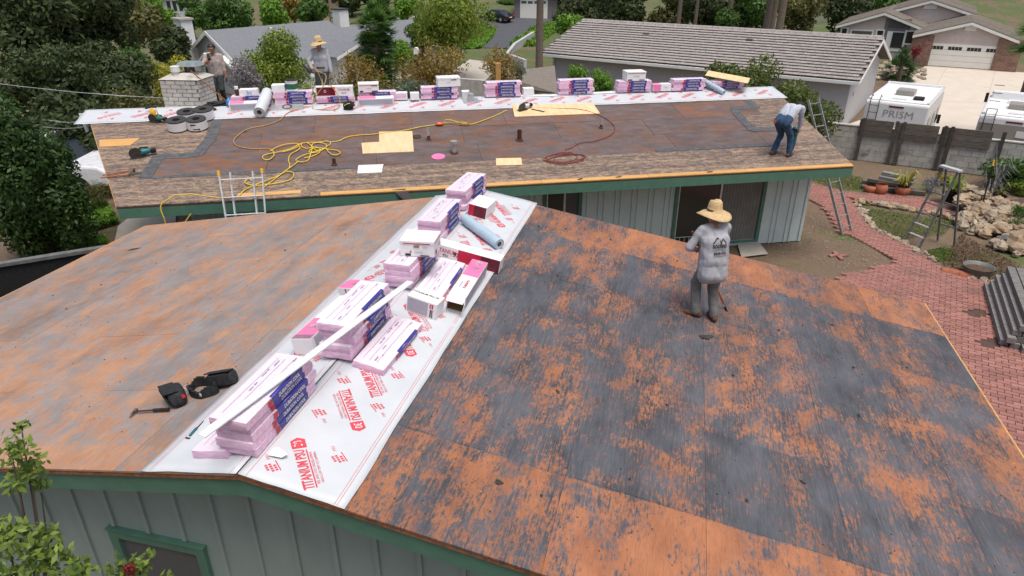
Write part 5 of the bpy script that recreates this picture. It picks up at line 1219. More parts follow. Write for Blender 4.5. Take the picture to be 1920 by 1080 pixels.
tag(MB().bx(-.035, .035, -.005, .005, -.075, .075).build('phone', 'black_rubber', None, M4 @ T(.06, .30, 1.41) @ RX(R(20)), bevel=.006), 'black phone held up by the bareheaded worker', 'phone')

# ================================================================== YARD
PATH = [(1470, 348), (1505, 342), (1585, 360), (1660, 364), (1732, 372), (1800, 385), (1925, 372), (1925, 438), (1880, 418), (1800, 405), (1735, 398), (1660, 384), (1592, 372), (1610, 392), (1622, 415), (1652, 437), (1690, 452), (1745, 487), (1772, 507), (1815, 522), (1870, 532), (1925, 545)]
PW = [G(*p) for p in PATH]+[Vector((13.5, 10.2, 0)), Vector((13.5, 2.5, 0)), Vector((6.2, 2.5, 0)), Vector((6.4, 9.2, 0))]+[G(*p) for p in [(1567, 522), (1600, 512), (1652, 500), (1682, 491), (1595, 442), (1575, 437), (1562, 415), (1540, 385)]]
path = sheet('path', None, 'paver_gap', .006, PW); path['label'] = 'red brick paver path and patio'
holes = [[G(*p) for p in h] for h in ([(1802, 583), (1838, 578), (1856, 592), (1815, 596)], [(1830, 640), (1870, 634), (1885, 648), (1846, 656)])]
def pv(wu, wv_, seed):
    n = len(range(1)); mb = MB(); z0, z1 = .0, .034; b_ = .004
    return mb.hexa([(-wu/2, -wv_/2, 0), (wu/2, -wv_/2, 0), (wu/2, wv_/2, 0), (-wu/2, wv_/2, 0), (-wu/2+b_, -wv_/2+b_, z1), (wu/2-b_, -wv_/2+b_, z1), (wu/2-b_, wv_/2-b_, z1), (-wu/2+b_, wv_/2-b_, z1)]).mesh('brick', 'paver')
BRK = pv(.217, .109, 0)
cells = []; ux = Vector((.86, -.51, 0)); uy = Vector((.51, .86, 0)); p0 = PW[0]
for j in range(-140, 90):
    for i in range(-30, 60):
        # basket of alternating pairs
        c = p0+ux*((i+.5*(j % 2))*.22)+uy*(j*.112)
        if c.y < 3 or c.x > 13.2: continue
        if inside(c.x, c.y, PW) and not any(inside(c.x, c.y, h) for h in holes): cells.append(c)
def vis(c):
    dep = c.y*cT-(0-CAMZ)*-sT*-1 if False else c.y*cT+CAMZ*sT
    up = c.y*sT-CAMZ*cT; return 960+FPX*c.x/dep, 540-FPX*up/dep, dep
def seen(c):
    x, y, d = vis(c); 
    if x > 1925 or y > 1085: return False
    v_ = NI @ c           # hidden under the near roof?
    dd = c-CAM; n_ = NM.to_3x3() @ Vector((MN, 0, 1)); t_ = (ON-CAM).dot(n_)/dd.dot(n_); q = NI @ (CAM+dd*t_)
    return not (0 < t_ < 1 and 0 < q.x < WN and 0 < q.y < LN)
order = sorted([c for c in cells if seen(c)], key=lambda c: vis(c)[2])
near_c = order[:300]; ids = set((round(c.x, 3), round(c.y, 3)) for c in near_c)
rb = random.Random(9); Rb = frame((0, 0, 0), ux, uy, (0, 0, 1))
for c in near_c: link('brick', BRK, path, T(c.x, c.y, rb.uniform(-.004, .004)) @ Rb @ RZ(rb.uniform(-.03, .03)))
mb = MB()
bv = [v.co.copy() for v in BRK.vertices]; bf = [tuple(p.vertices) for p in BRK.polygons]
for c in cells:
    if (round(c.x, 3), round(c.y, 3)) in ids: continue
    M = T(c.x, c.y, rb.uniform(-.004, .004)) @ Rb @ RZ(rb.uniform(-.03, .03)); mb.add([M @ v for v in bv], bf)
stuff(mb.build('brick', 'paver', path))
sheet('concrete_pad', [(1380, 452), (1420, 452), (1440, 478), (1390, 484)], 'concrete', .03)
sheet('concrete_path', None, 'concrete', .03, [G(*p) for p in [(215, 455), (222, 425), (248, 405), (283, 395), (330, 395), (330, 470)]]+[])
# loose brick cross and edging bricks
for i, (dx, dy, a_) in enumerate([(0, .13, 1.3), (.0, -.13, 1.3), (-.14, 0, 0), (.14, 0, 0)]):
    p = G(1571, 481); link('brick', BRK, None, T(p.x+dx, p.y+dy, .012) @ RZ(a_+.3)); o = C.objects[-1]
    tag(o, 'one of four loose red bricks laid as a cross in the dirt', 'brick', 'bricks of the dirt cross')
def edging(name, label, px, n, smin, smax, m, seed, spread=.06, rows=1, zup=0):
    r_ = random.Random(seed); P = [G(*p) for p in px]; o = thing(name, label, 'stones', T(*P[0])); seg = [(P[i+1]-P[i]).length for i in range(len(P)-1)]; tot = sum(seg)
    for i in range(n):
        t_ = (i+.5)/n*tot; k = 0
        while k < len(seg)-1 and t_ > seg[k]: t_ -= seg[k]; k += 1
        p = P[k].lerp(P[k+1], min(1, t_/seg[k])); s_ = r_.uniform(smin, smax)
        c = p-P[0]+Vector((r_.uniform(-spread, spread), r_.uniform(-spread, spread), s_*.35+zup*r_.random()))
        MB().blob(c, (s_*r_.uniform(.8, 1.3), s_*r_.uniform(.7, 1.1), s_*r_.uniform(.55, .8)), 9, 6, .28, seed*50+i).build('stone', m if r_.random() < .6 else 'rock_pale', o, smooth=False)
    return o
edging('stone_edging', 'row of pale stones edging the curved red brick path', [(1606, 382), (1615, 400), (1640, 432), (1690, 455), (1745, 489)], 30, .07, .13, 'rock_pale', 1)
edging('stone_edging', 'row of stones along the grass below the upper brick path', [(1603, 380), (1640, 384), (1690, 392), (1752, 402), (1790, 412)], 20, .09, .16, 'rock', 2)
edging('stone_edging', 'few pale stones beside the metal tub', [(1815, 522), (1850, 529), (1905, 540)], 9, .07, .12, 'rock_pale', 3)
rw = thing('rock_wall', 'low dry stacked wall of tan boulders at right', 'rock wall', T(0, 0, 0)); rr = random.Random(8)
for i in range(105):
    t_ = rr.random(); lo = Vector(G(1790+t_*115, 425+t_*62)); hi = Vector(G(1800+t_*120, 375+t_*50)); u_ = rr.random(); p = lo.lerp(hi, u_); s_ = rr.uniform(.10, .21)
    MB().blob((p.x, p.y, s_*.45+.38*u_), (s_*rr.uniform(.8, 1.3), s_*rr.uniform(.8, 1.2), s_*rr.uniform(.6, .85)), 10, 7, .3, i+200).build('stone', 'rock' if rr.random() < .6 else 'rock_pale', rw)
for (x, y, s_, lb) in [(1912, 470, .42, 'large tan boulder at the right picture edge'), (1882, 462, .24, 'dark grey boulder at the foot of the rock wall')]:
    p = G(x, y); tag(MB().blob((0, 0, s_*.5), (s_, s_*.9, s_*.75), 12, 8, .3, x).build('boulder', 'rock' if s_ > .3 else 'alu_old', None, T(*p)), lb, 'rock')
# block wall with posts and boards
Wl = at_z(1535, 240, .95); Wl = Vector((12.15, 25.85, 0)); Wr = Vector((17.6, 22.75, 0)); dW = (Wr-Wl).normalized(); nW = Vector((dW.y, -dW.x, 0)) 
if nW.y > 0: nW = -nW
WM = frame(Wl, dW, -nW, (0, 0, 1)); LW = (Wr-Wl).length+1.5; HW = 1.24
bw = thing('block_wall', 'weathered concrete block wall with wooden posts behind the yard', 'wall', WM)
MB().bx(-2.4, LW, .02, .16, -1.6, HW).build('mortar_core', 'mortar', bw)
rb = random.Random(4)
for k in range(6):
    x = -2.4-(.2 if k % 2 else 0)
    while x < LW:
        x0, x1 = max(x, -2.4), min(x+.395, LW); z0 = k*.2
        if x1-x0 > .08: MB().bx(x0+.004, x1-.004, -.004+rb.uniform(-.008, .004), .15, z0+.003, z0+.197).build('concrete_block', 'block', bw)
        x += .4
MB().bx(-2.4, LW, -.02, .19, HW-.01, HW+.03).build('coping', 'block', bw)
posts = [(1604, 300), (1661, 320), (1674, 322), (1748, 332), (1760, 335), (1850, 355)]
for (x, y) in posts:
    q = WM.inverted() @ at_plane(x, y, Wl, nW); MB().bx(q.x-.055, q.x+.055, -.14, -.03, -.02, 1.58).build('post', 'old_wood', bw)
bays = [(1610, 1655), (1680, 1742), (1766, 1845)]
for i, (xa, xb) in enumerate(bays):
    qa = (WM.inverted() @ at_plane(xa-2, 250, Wl, nW)).x; qb = (WM.inverted() @ at_plane(xb+14, 262, Wl, nW)).x
    for k in range(3): MB().bx(qa, qb, -.085, -.035, .93+k*.205, .93+k*.205+.197).build('top_board', 'old_plank', bw)
# lumber at the wall foot
GLp = 'old planks stacked at the block wall'; lbl = ['topmost grey plank of the pile at the block wall', 'second grey plank under the topmost at the wall', 'middle dark plank of the wall side pile', 'lower left plank of the wall side pile', 'lower right plank of the wall side pile', 'front ground plank of the wall side pile']
for i, (x0, y0, x1, y1, z) in enumerate([(1655, 324, 1715, 336, .36), (1650, 332, 1712, 345, .24), (1628, 336, 1705, 350, .13), (1617, 340, 1690, 352, .0), (1640, 346, 1715, 358, .0), (1615, 350, 1735, 362, .0)]):
    a_ = at_z(x0, y0, z+.06); b_ = at_z(x1, y1, z+.06); 
    tag(MB().beam(a_, b_, .22, .11).build('plank', 'grey_plank' if i < 2 else 'old_plank'), lbl[i], 'plank', GLp)
# timber stack at the right edge
GT = 'grey timbers stacked on the patio'; k = 0
c0 = G(1905, 640); dT = (G(1855, 560)-G(1880, 648)); dT.z = 0; Lt = dT.length+.55; dT.normalize(); nT = Vector((dT.y, -dT.x, 0))
if nT.x < 0: nT = -nT
s0 = G(1874, 652); rt = random.Random(6)
for row, n in enumerate([5, 5, 5, 4, 3]):
    for i in range(n):
        a_ = s0+nT*(i*.175+row*.075+.06)+Vector((0, 0, .075+row*.128))+dT*rt.uniform(-.12, .12); a_.z = .075+row*.128+.02; b_ = a_+dT*Lt*rt.uniform(.92, 1.05)
        tag(MB().beam(a_, b_, .155, .118).build('timber', 'grey_plank', bevel=.006), f'{["ground", "second", "third", "fourth", "top"][row]} layer grey timber, number {["one", "two", "three", "four", "five"][i]} from the patio side', 'timber', GT)
# pots and planters
def pot(px, py, prof, m, label, plant=None, s_=1.0):
    p = G(px, py); o = thing('plant_pot', label, 'pot', T(*p)); MB().lathe([(r_*s_, z*s_) for r_, z in prof], n=20, cap=False).build('pot', m, o, smooth=True)
    MB().lathe([(.001, prof[-1][1]*s_*.8), (prof[-1][0]*s_*.9, prof[-1][1]*s_*.8)], n=16, cap=False).build('soil', 'mulch', o)
    if plant:
        mt, n, ln, wd, up = plant; mb = MB(); r_ = random.Random(px)
        for i in range(n):
            a_ = r_.random()*2*PI; d = Vector((math.cos(a_), math.sin(a_), 0)); l_ = ln*r_.uniform(.6, 1.1); z = prof[-1][1]*s_*.85; u_ = up*r_.uniform(.6, 1.3); sd_ = Vector((-d.y, d.x, 0))*wd
            b0 = Vector((0, 0, z)); b1 = b0+d*l_*.5+Vector((0, 0, l_*u_)); b2 = b0+d*l_+Vector((0, 0, l_*u_*.75)); mb.add([b0-sd_*.6, b0+sd_*.6, b1+sd_, b1-sd_, b2], [(0, 1, 2, 3), (3, 2, 4)])
        add_lv(mb.build('leaves', mt, o))
    return o
urn = [(.10, 0), (.17, .06), (.20, .18), (.17, .30), (.13, .34), (.14, .36)]; cyl = [(.13, 0), (.17, .33), (.18, .34), (.17, .345)]; bowl = [(.06, 0), (.16, .06), (.19, .13), (.18, .14)]; flat = [(.13, 0), (.20, .08), (.21, .18), (.18, .22), (.15, .24)]
pot(1631, 361, flat, 'terracotta', 'squat terracotta pot left of the tall urn'); pot(1650, 364, urn, 'terracotta', 'tall round terracotta urn by the brick path')
pot(1690, 365, flat, 'terracotta', 'terracotta pot with spiky yellow green agave', ('leaf_pale', 46, .55, .03, .9), 1.1)
pot(1863, 393, cyl, 'black_pot', 'large black nursery pot on the brick patio', ('leaf_olive', 20, .4, .03, 1), 1.35); pot(1861, 366, cyl, 'black_pot', 'black nursery pot with dry twigs behind the leaning pole', ('leaf_lav', 26, .6, .012, 1.4), 1.2)
pot(1845, 392, cyl, 'terracotta', 'square terracotta pot of pale dry grass near the black pole', ('leaf_lav', 30, .5, .012, 1.3), 1.1); pot(1863, 402, bowl, 'stucco', 'small grey bowl with green seedling on the patio', ('leaf_mid', 10, .22, .03, 1.2)); pot(1779, 380, cyl, 'black_pot', 'black pot with yellowing shrub behind the step ladder', ('leaf_lime', 40, .45, .05, 1.0))
tubp = G(1830, 516); tub = thing('metal_tub', 'round galvanised tub of leaves beside the brick path', 'tub', T(*tubp)); MB().lathe([(.28, 0), (.33, .24), (.345, .25), (.325, .245), (.27, .03)], n=26, cap=False).build('tub', 'alu_old', tub, smooth=True); MB().lathe([(.001, .16), (.31, .16)], n=20, cap=False).build('leaf_litter', 'mulch', tub)
for i, (x, y) in enumerate([(1778, 511), (1793, 514), (1812, 519)]):
    p = G(x, y); mb = MB(); n = 8
    for j in range(n):
        t0, t1 = PI*j/n, PI*(j+1)/n; mb.add([(.09*math.cos(t), yy, .09*math.sin(t)) for t, yy in ((t0, -.16), (t1, -.16), (t1, .16), (t0, .16))], [(0, 1, 2, 3)])
    o = tag(mb.build('clay_tile', 'terracotta', None, T(*p) @ RZ(R(60))), ['left', 'middle', 'right'][i]+' of three curved clay tiles edging the path', 'clay tile', 'clay tiles edging the path'); md = o.modifiers.new('t', 'SOLIDIFY'); md.thickness = .015
# step ladder
fa, fb, ba, bb = G(1695, 454), G(1723, 466), G(1758, 451), G(1789, 461); mid = (fa+fb+ba+bb)/4
top = at_y(1792, 318, mid.y); top.x = mid.x+.0; top = Vector((mid.x, mid.y, top.z))
wv2 = (fb-fa).normalized(); tw = .22
sl = thing('step_ladder', 'tall old grey step ladder standing on the dry grass', 'step ladder', T(*mid)); dn = lambda p: p-mid
for s, f_, b_ in ((-1, fa, ba), (1, fb, bb)):
    MB().beam(dn(f_), dn(top+wv2*s*tw), .03, .055, up=tuple(wv2)).build('front_rail', 'alu_old', sl); MB().beam(dn(b_), dn(top+wv2*s*tw*.9+(ba-fa).normalized()*.08), .03, .05, up=tuple(wv2)).build('rear_rail', 'alu_old', sl)
for i in range(1, 7):
    t_ = i/7.2; a_ = fa.lerp(top-wv2*tw, t_); b_ = fb.lerp(top+wv2*tw, t_); MB().beam(dn(a_), dn(b_), .06, .02).build('tread', 'alu_old' if i > 2 else 'alu', sl)
for t_ in (.25, .55): a_ = ba.lerp(top-wv2*tw, t_); b_ = bb.lerp(top+wv2*tw, t_); MB().beam(dn(a_), dn(b_), .03, .03).build('brace', 'alu_old', sl)
MB().beam(dn(top-wv2*(tw+.06))+Vector((0, 0, .03)), dn(top+wv2*(tw+.06))+Vector((0, 0, .03)), .16, .05).build('top_cap', 'terracotta' if 0 else 'alu', sl)
pb = G(1836, 405); pt = at_y(1864, 300, pb.y+.25); po = thing('garden_pole', 'thin black pole with yellow tip leaning by the pots', 'pole', T(*pb)); dv = pt-pb; MB().tube([(0, 0, 0), dv*.9], .022, 8).build('pole', 'black_pot', po); MB().tube([dv*.9, dv], [.03, .02], 8).build('tip', 'yellow_plastic', po)
# yard plants
def bush(px, py, hpx, wpx, Y, n, leaf, m, label, seed, aspect=.5, cat='shrub', k=9, name='shrub', shell=.45, trunk=.03):
    b_ = at_y(px, py, Y); b_.z = terrain(b_.x, Y); dep = Y*cT+(CAMZ-b_.z)*sT; h = at_y(px, py-hpx, Y).z-b_.z; r_ = wpx/2*dep/FPX
    return tree(name, label, cat, (b_.x, Y, b_.z), max(h, .2), r_, n, leaf, m, seed, crown_rz=max(h, .2)*.52, k=k, trunk=trunk, aspect=aspect, shell=shell)
p = G(1885, 350); bush(1885, 352, 70, 110, p.y, 2600, .13, 'leaf_mid', 'leafy green bush against the block wall at right', 301)
p = G(1900, 365); bush(1905, 380, 40, 60, p.y, 900, .11, 'leaf_lime', 'yellow green bush beside the large black pot', 302)
p = G(1912, 440); bush(1915, 445, 55, 75, p.y, 1400, .09, 'leaf_mid', 'green shrub growing above the rock wall at right edge', 303)
p = G(1745, 360); bush(1745, 362, 34, 52, p.y, 900, .07, 'leaf_lav', 'dry grey twiggy shrub by the upper brick path', 304, .3)
p = G(1765, 345); bush(1765, 350, 22, 60, p.y, 700, .08, 'leaf_autumn', 'low orange green shrub in front of the wall posts', 305)
p = G(1190, 440); bush(1190, 470, 62, 36, 14.6, 160, .10, 'leaf_mid', 'small leafy plant beside the pale green wall', 306, .6, k=5)
ground_cover('grass', 'patchy green grass between path and rock wall', 'grass', [(1605, 384), (1690, 400), (1790, 415), (1770, 440), (1690, 448), (1640, 425)], 5000, .07, 'leaf_grass', 21, .05, .2)
ground_cover('grass', 'small green grass patch by the step ladder\'s foot', 'grass', [(1738, 470), (1768, 464), (1795, 472), (1790, 488), (1755, 490)], 2200, .07, 'leaf_grass', 22, .06, .2)
ground_cover('grass', 'thin grass under the wall side planks', 'grass', [(1515, 335), (1560, 318), (1620, 335), (1612, 358), (1560, 352)], 2600, .08, 'leaf_grass', 23, .06, .2)

# ================================================================== NEIGHBOURS
# driveways, road, lawns
sheet('driveway', [(1500, 262), (1640, 262), (1652, 205), (1700, 145), (1738, 123), (1870, 133), (1960, 140), (1990, 262)], 'drive', .03)
for i, (a_, b_) in enumerate([((1775, 128), (1745, 180)), ((1866, 134), (1850, 190)), ((1735, 190), (1930, 196))]):
    p, q = G(*a_), G(*b_); n_ = (q-p).normalized(); o = MB(); L_ = (q-p).length; pts = [p.lerp(q, k/10) for k in range(11)]
    for k in range(10): s_ = Vector((-n_.y, n_.x, 0))*.02; A_, B_ = pts[k], pts[k+1]; z = lambda v: Vector((v.x, v.y, terrain(v.x, v.y)+.037)); o.add([z(A_-s_), z(B_-s_), z(B_+s_), z(A_+s_)], [(0, 1, 2, 3)])
    struct(o.build('driveway_joint', 'concrete'))
sheet('asphalt_drive', [(905, 90), (925, 70), (935, 52), (905, 42), (900, 34), (960, 28), (1045, 33), (1010, 48), (985, 62), (962, 78), (955, 92)], 'asphalt', .05)
sheet('gravel_court', [(855, 180), (840, 140), (880, 112), (940, 120), (985, 140), (1000, 175)], 'concrete', .04)
sheet('gravel_yard', [(560, 175), (640, 112), (720, 98), (800, 118), (800, 178)], 'drive', .04)

# --- stucco house with flat grey tiles
EZ = 1.2
SR = at_z(1612, 153, EZ); SL = at_z(1010, 99, EZ); dS = (SL-SR); dS.z = 0; LS = dS.length; dS.normalize(); nS = Vector((dS.y, -dS.x, 0))
if nS.y < 0: nS = -nS
HS = 5.2; PS = .30
SM = frame(SR, dS, nS, (0, 0, 1)) if dS.cross(nS).z > 0 else frame(SR, nS.cross(Vector((0, 0, 1))), nS, (0, 0, 1))
sx = 1 if (SM.to_3x3() @ Vector((1, 0, 0))).dot(dS) > 0 else -1
st = thing('house', 'grey stucco neighbour house with long flat tile roof', 'house', SM)
X0, X1 = (0, LS) if sx > 0 else (-LS, 0)
xa, xb = (.5, LS-.6) if sx > 0 else (-LS+.6, -.5)
gz = -EZ-1.75
MB().prism([(xa, .75, gz), (xa, .75, -.10), (xa, HS, HS*PS-.35), (xa, 2*HS-.75, -.10), (xa, 2*HS-.75, gz)][::-1], (xb-xa, 0, 0)).build('wall', 'stucco', st)
rf = MB().prism([(X0, 0, 0), (X0, HS, HS*PS), (X0, 2*HS, 0), (X0, 2*HS, -.12), (X0, HS, HS*PS-.12), (X0, 0, -.12)], (X1-X0, 0, 0)).build('roof', 'tile_edge', st)
course = .36; tw_ = .33; nC = int(HS/course/math.cos(math.atan(PS)))+1; al = math.atan(PS)
TL = MB().hexa([(-tw_/2+.006, 0, .032), (tw_/2-.006, 0, .032), (tw_/2-.006, course+.04, -.02), (-tw_/2+.006, course+.04, -.02), (-tw_/2+.006, 0, .062), (tw_/2-.006, 0, .062), (tw_/2-.006, course+.04, .010), (-tw_/2+.006, course+.04, .010)]).mesh('roof_tile', 'tile_grey')
tv = [v.co.copy() for v in TL.vertices]; tf = [tuple(p.vertices) for p in TL.polygons]; rest = MB(); cnt = 0; rr = random.Random(3); tl = []
for k in range(nC):
    y = k*course*math.cos(al); off = .5*tw_*(k % 2)
    for i in range(int(LS/tw_)):
        x = (i+.5)*tw_+off*.99
        if x > LS-.1: continue
        tl.append((x, y, k))
tl.sort(key=lambda t_: t_[0]+t_[1]*.4)
for j, (x, y, k) in enumerate(tl):
    M = T(sx*x, y, y*PS+.03+rr.uniform(-.004, .004)) @ RX(al) @ RX(R(-2.5))
    if j < 300: link('roof_tile', TL, rf, M)
    else: rest.add([M @ v for v in tv], tf)
stuff(rest.build('roof_tile', 'tile_grey', rf))
for i in range(int(LS/.42)): MB().hexa([(sx*i*.42, HS-.13, HS*PS+.0), (sx*(i*.42+.40), HS-.13, HS*PS+.0), (sx*(i*.42+.40), HS+.13, HS*PS+.0), (sx*i*.42, HS+.13, HS*PS+.0), (sx*i*.42, HS-.05, HS*PS+.12), (sx*(i*.42+.40), HS-.05, HS*PS+.10), (sx*(i*.42+.40), HS+.05, HS*PS+.10), (sx*i*.42, HS+.05, HS*PS+.12)]).build('ridge_tile', 'tile_grey', rf)
MB().bx(X0, X1, -.13, .0, -.17, -.02).build('gutter', 'white_paint', st)
for s in (X0, X1):
    MB().hexa([(s-.03, 0, -.20), (s+.03, 0, -.20), (s+.03, HS, HS*PS-.20), (s-.03, HS, HS*PS-.20), (s-.03, 0, -.02), (s+.03, 0, -.02), (s+.03, HS, HS*PS-.02), (s-.03, HS, HS*PS-.02)]).build('barge_board', 'white_paint', st)
    MB().hexa([(s-.03, 2*HS, -.20), (s-.03, HS, HS*PS-.20), (s+.03, HS, HS*PS-.20), (s+.03, 2*HS, -.20), (s-.03, 2*HS, -.02), (s-.03, HS, HS*PS-.02), (s+.03, HS, HS*PS-.02), (s+.03, 2*HS, -.02)]).build('barge_board', 'white_paint', st)
for (x, y) in ((sx*LS*.36, HS*.72), (sx*LS*.70, HS*.70)): MB().hexa([(x-.22, y-.09, y*PS+.06), (x+.22, y-.09, y*PS+.06), (x+.22, y+.09, y*PS+.09), (x-.22, y+.09, y*PS+.09), (x-.18, y-.07, y*PS+.15), (x+.18, y-.07, y*PS+.15), (x+.18, y+.07, y*PS+.16), (x-.18, y+.07, y*PS+.16)]).build('roof_vent', 'tile_edge', rf)
MB().tube([(sx*(LS-.75), .62, gz), (sx*(LS-.75), .62, -.3), (sx*(LS-.75), -.05, -.12)], .06, 8).build('downpipe', 'white_paint', st)
MB().bx(xa-.02 if sx > 0 else xb, xa if sx > 0 else xb+.02, 2.1, 2.2, -1.1, -.9).build('wall_light', 'steel_dark', st)
# low porch roof at its left end
MB().hexa([SM.inverted() @ at_z(*p) for p in ((905, 158, .35), (1045, 178, .35), (1040, 126, .9), (925, 140, .9))]+[SM.inverted() @ at_z(*p) for p in ((905, 155, .45), (1045, 175, .45), (1040, 123, 1.0), (925, 137, 1.0))]).build('porch_roof', 'tile_brown', st)

# --- generic gable block on a vertical front plane read from pixels
def plane_px(O, n): return lambda x, y: at_plane(x, y, O, n)
GL_, GR_ = G(1737, 124), G(1867, 133); ug = (GR_-GL_); ug.z = 0; ug.normalize(); ng = Vector((ug.y, -ug.x, 0))
if ng.y > 0: ng = -ng
GMx = frame(GL_, ug, -ng, (0, 0, 1)); GI = GMx.inverted()
def gpx(x, y, back=0): return GI @ at_plane(x, y, GL_-ng*back, ng)
gh = thing('house', 'neighbour house with white double garage door and brick piers', 'house', GMx)
def gable(pl, pk, prr, back, depth, zb_, wmat, rmat, over=.35, parent=gh, wall=True):
    l, k, r_ = gpx(*pl, back), gpx(*pk, back), gpx(*prr, back); y = back
    if wall:
        wl = MB().prism([(l.x+over, y, zb_), (r_.x-over, y, zb_), (r_.x-over, y, r_.z-.05+over*.25), (k.x, y, k.z-.18), (l.x+over, y, l.z-.05+over*.25)], (0, depth, 0)).build('wall', wmat, parent)
        if wmat == 'lap_siding':
            z = zb_+.0
            while z < k.z-.3:
                f = lambda zz, a, b: a.x+(b.x-a.x)*max(0, min(1, (zz+.12-a.z)/(b.z-a.z)))
                x0 = max(l.x+over, f(z, l, k)); x1 = min(r_.x-over, f(z, r_, k))
                if x1-x0 > .2: MB().hexa([(x0, y-.035, z), (x1, y-.035, z), (x1, y-.001, z), (x0, y-.001, z), (x0, y-.01, z+.155), (x1, y-.01, z+.155), (x1, y-.001, z+.155), (x0, y-.001, z+.155)]).build('siding_board', wmat, wl)
                z += .16
    for a, b in ((l, k), (k, r_)):
        P = [(a.x, y-.35, a.z), (b.x, y-.35, b.z), (b.x, y-.35, b.z+.10), (a.x, y-.35, a.z+.10)]; MB().prism(P, (0, depth+.35, 0)).build('roof', rmat, parent)
        MB().prism([(a.x, y-.40, a.z-.16), (b.x, y-.40, b.z-.16), (b.x, y-.40, b.z+.02), (a.x, y-.40, a.z+.02)], (0, .045, 0)).build('barge_board', 'white_paint', parent)
        n = int(depth/.9)
        for i in range(n): yy = y-.3+i*.9; MB().hexa([(a.x, yy, a.z+.10), (b.x, yy, b.z+.10), (b.x, yy+.12, b.z+.10), (a.x, yy+.12, a.z+.10), (a.x, yy+.04, a.z+.15), (b.x, yy+.04, b.z+.15), (b.x, yy+.08, b.z+.15), (a.x, yy+.08, a.z+.15)]).build('tile_rib', rmat, parent)
    return l, k, r_
def grect(nm, x0, y0, x1, y1, m, back=0, proud=.02, th=.04, parent=gh):
    a, b = gpx(x0, y0, back), gpx(x1, y1, back); return MB().bx(min(a.x, b.x), max(a.x, b.x), back-proud-th, back-proud, min(a.z, b.z), max(a.z, b.z)).build(nm, m, parent)
gable((1712, 66), (1823, 42), (1912, 77), 0, 9, -.1, 'lap_siding', 'tile_brown')
gd = grect('garage_door', 1741, 80, 1874, 131, 'garage_white', 0, .03, .03)
dd = [gpx(1741, 80), gpx(1874, 131)]; dw = dd[1].x-dd[0].x; zb0 = min(dd[0].z, dd[1].z); zt0 = max(dd[0].z, dd[1].z)
for i in range(4):
    for j in range(4):
        x = dd[0].x+dw*(.03+.245*i)+j*dw*.046; MB().bx(x, x+dw*.042, -.068, -.0605, zt0-.42, zt0-.18).build('pane', 'dark_glass', gd)
for k in range(1, 4): z = zb0+(zt0-zb0)*k/4; MB().bx(dd[0].x, dd[1].x, -.064, -.0605, z-.012, z+.012).build('panel_joint', 'concrete', gd)
for (x0, x1) in ((1712, 1737), (1874, 1905)):
    a, b = gpx(x0, 70), gpx(x1, 130); pr = MB().bx(a.x, b.x, -.16, -.0, -.1, 2.15).build('brick_pier', 'mortar', gh); rr = random.Random(x0)
    z = -.05; k = 0
    while z < 2.1:
        x = a.x-(.14 if k % 2 else 0)
        while x < b.x:
            q0, q1 = max(x, a.x), min(x+.28, b.x)
            if q1-q0 > .05: MB().bx(q0+.006, q1-.006, -.18, -.15, z+.006, z+.13).build('brick', 'brick_red', pr)
            x += .29
        z += .14; k += 1
grect('gable_vent', 1811, 48, 1830, 58, 'white_paint', 0, .05, .05)
gable((1568, 49), (1660, 24), (1738, 56), 3.2, 9, -.2, 'lap_siding', 'tile_brown')
for a in ((1598, 57, 1634, 66, 'blind_glass'), (1646, 57, 1655, 66, 'dark_glass'), (1580, 53, 1587, 63, 'dark_glass'), (1700, 59, 1718, 82, 'dark_glass')):
    o = grect('window', *a, 3.2, .03); x0, y0, x1, y1, _ = a; grect('frame', x0-1.5, y0-1.5, x1+1.5, y1+1.5, 'white_paint', 3.2, .045, .02, parent=gh) if 0 else None
    A_, B_ = gpx(x0, y0, 3.2), gpx(x1, y1, 3.2)
    for (p0_, p1_, q0_, q1_) in ((A_.x-.1, A_.x, B_.z-.1, A_.z+.1), (B_.x, B_.x+.1, B_.z-.1, A_.z+.1), (A_.x, B_.x, A_.z, A_.z+.1), (A_.x, B_.x, B_.z-.1, B_.z)): MB().bx(p0_, p1_, 3.2-.1, 3.2-.03, min(q0_, q1_), max(q0_, q1_)).build('frame', 'white_paint', o)
d_ = grect('entry', 1662, 34, 1696, 98, 'mauve', 3.2, .03, .02); grect('door', 1665, 58, 1692, 97, 'white_paint', 3.2, .06, .03); 
o = grect('door_glass', 1675, 60, 1690, 90, 'dark_glass', 3.2, .10, .02); grect('fan_window', 1668, 38, 1696, 53, 'screen', 3.2, .06, .03)
gable((1666, 22), (1748, 1), (1832, 29), 7.0, 10, -.2, 'lap_siding', 'tile_brown'); grect('gable_vent', 1734, 5, 1756, 17, 'white_paint', 7.0, .05, .05)

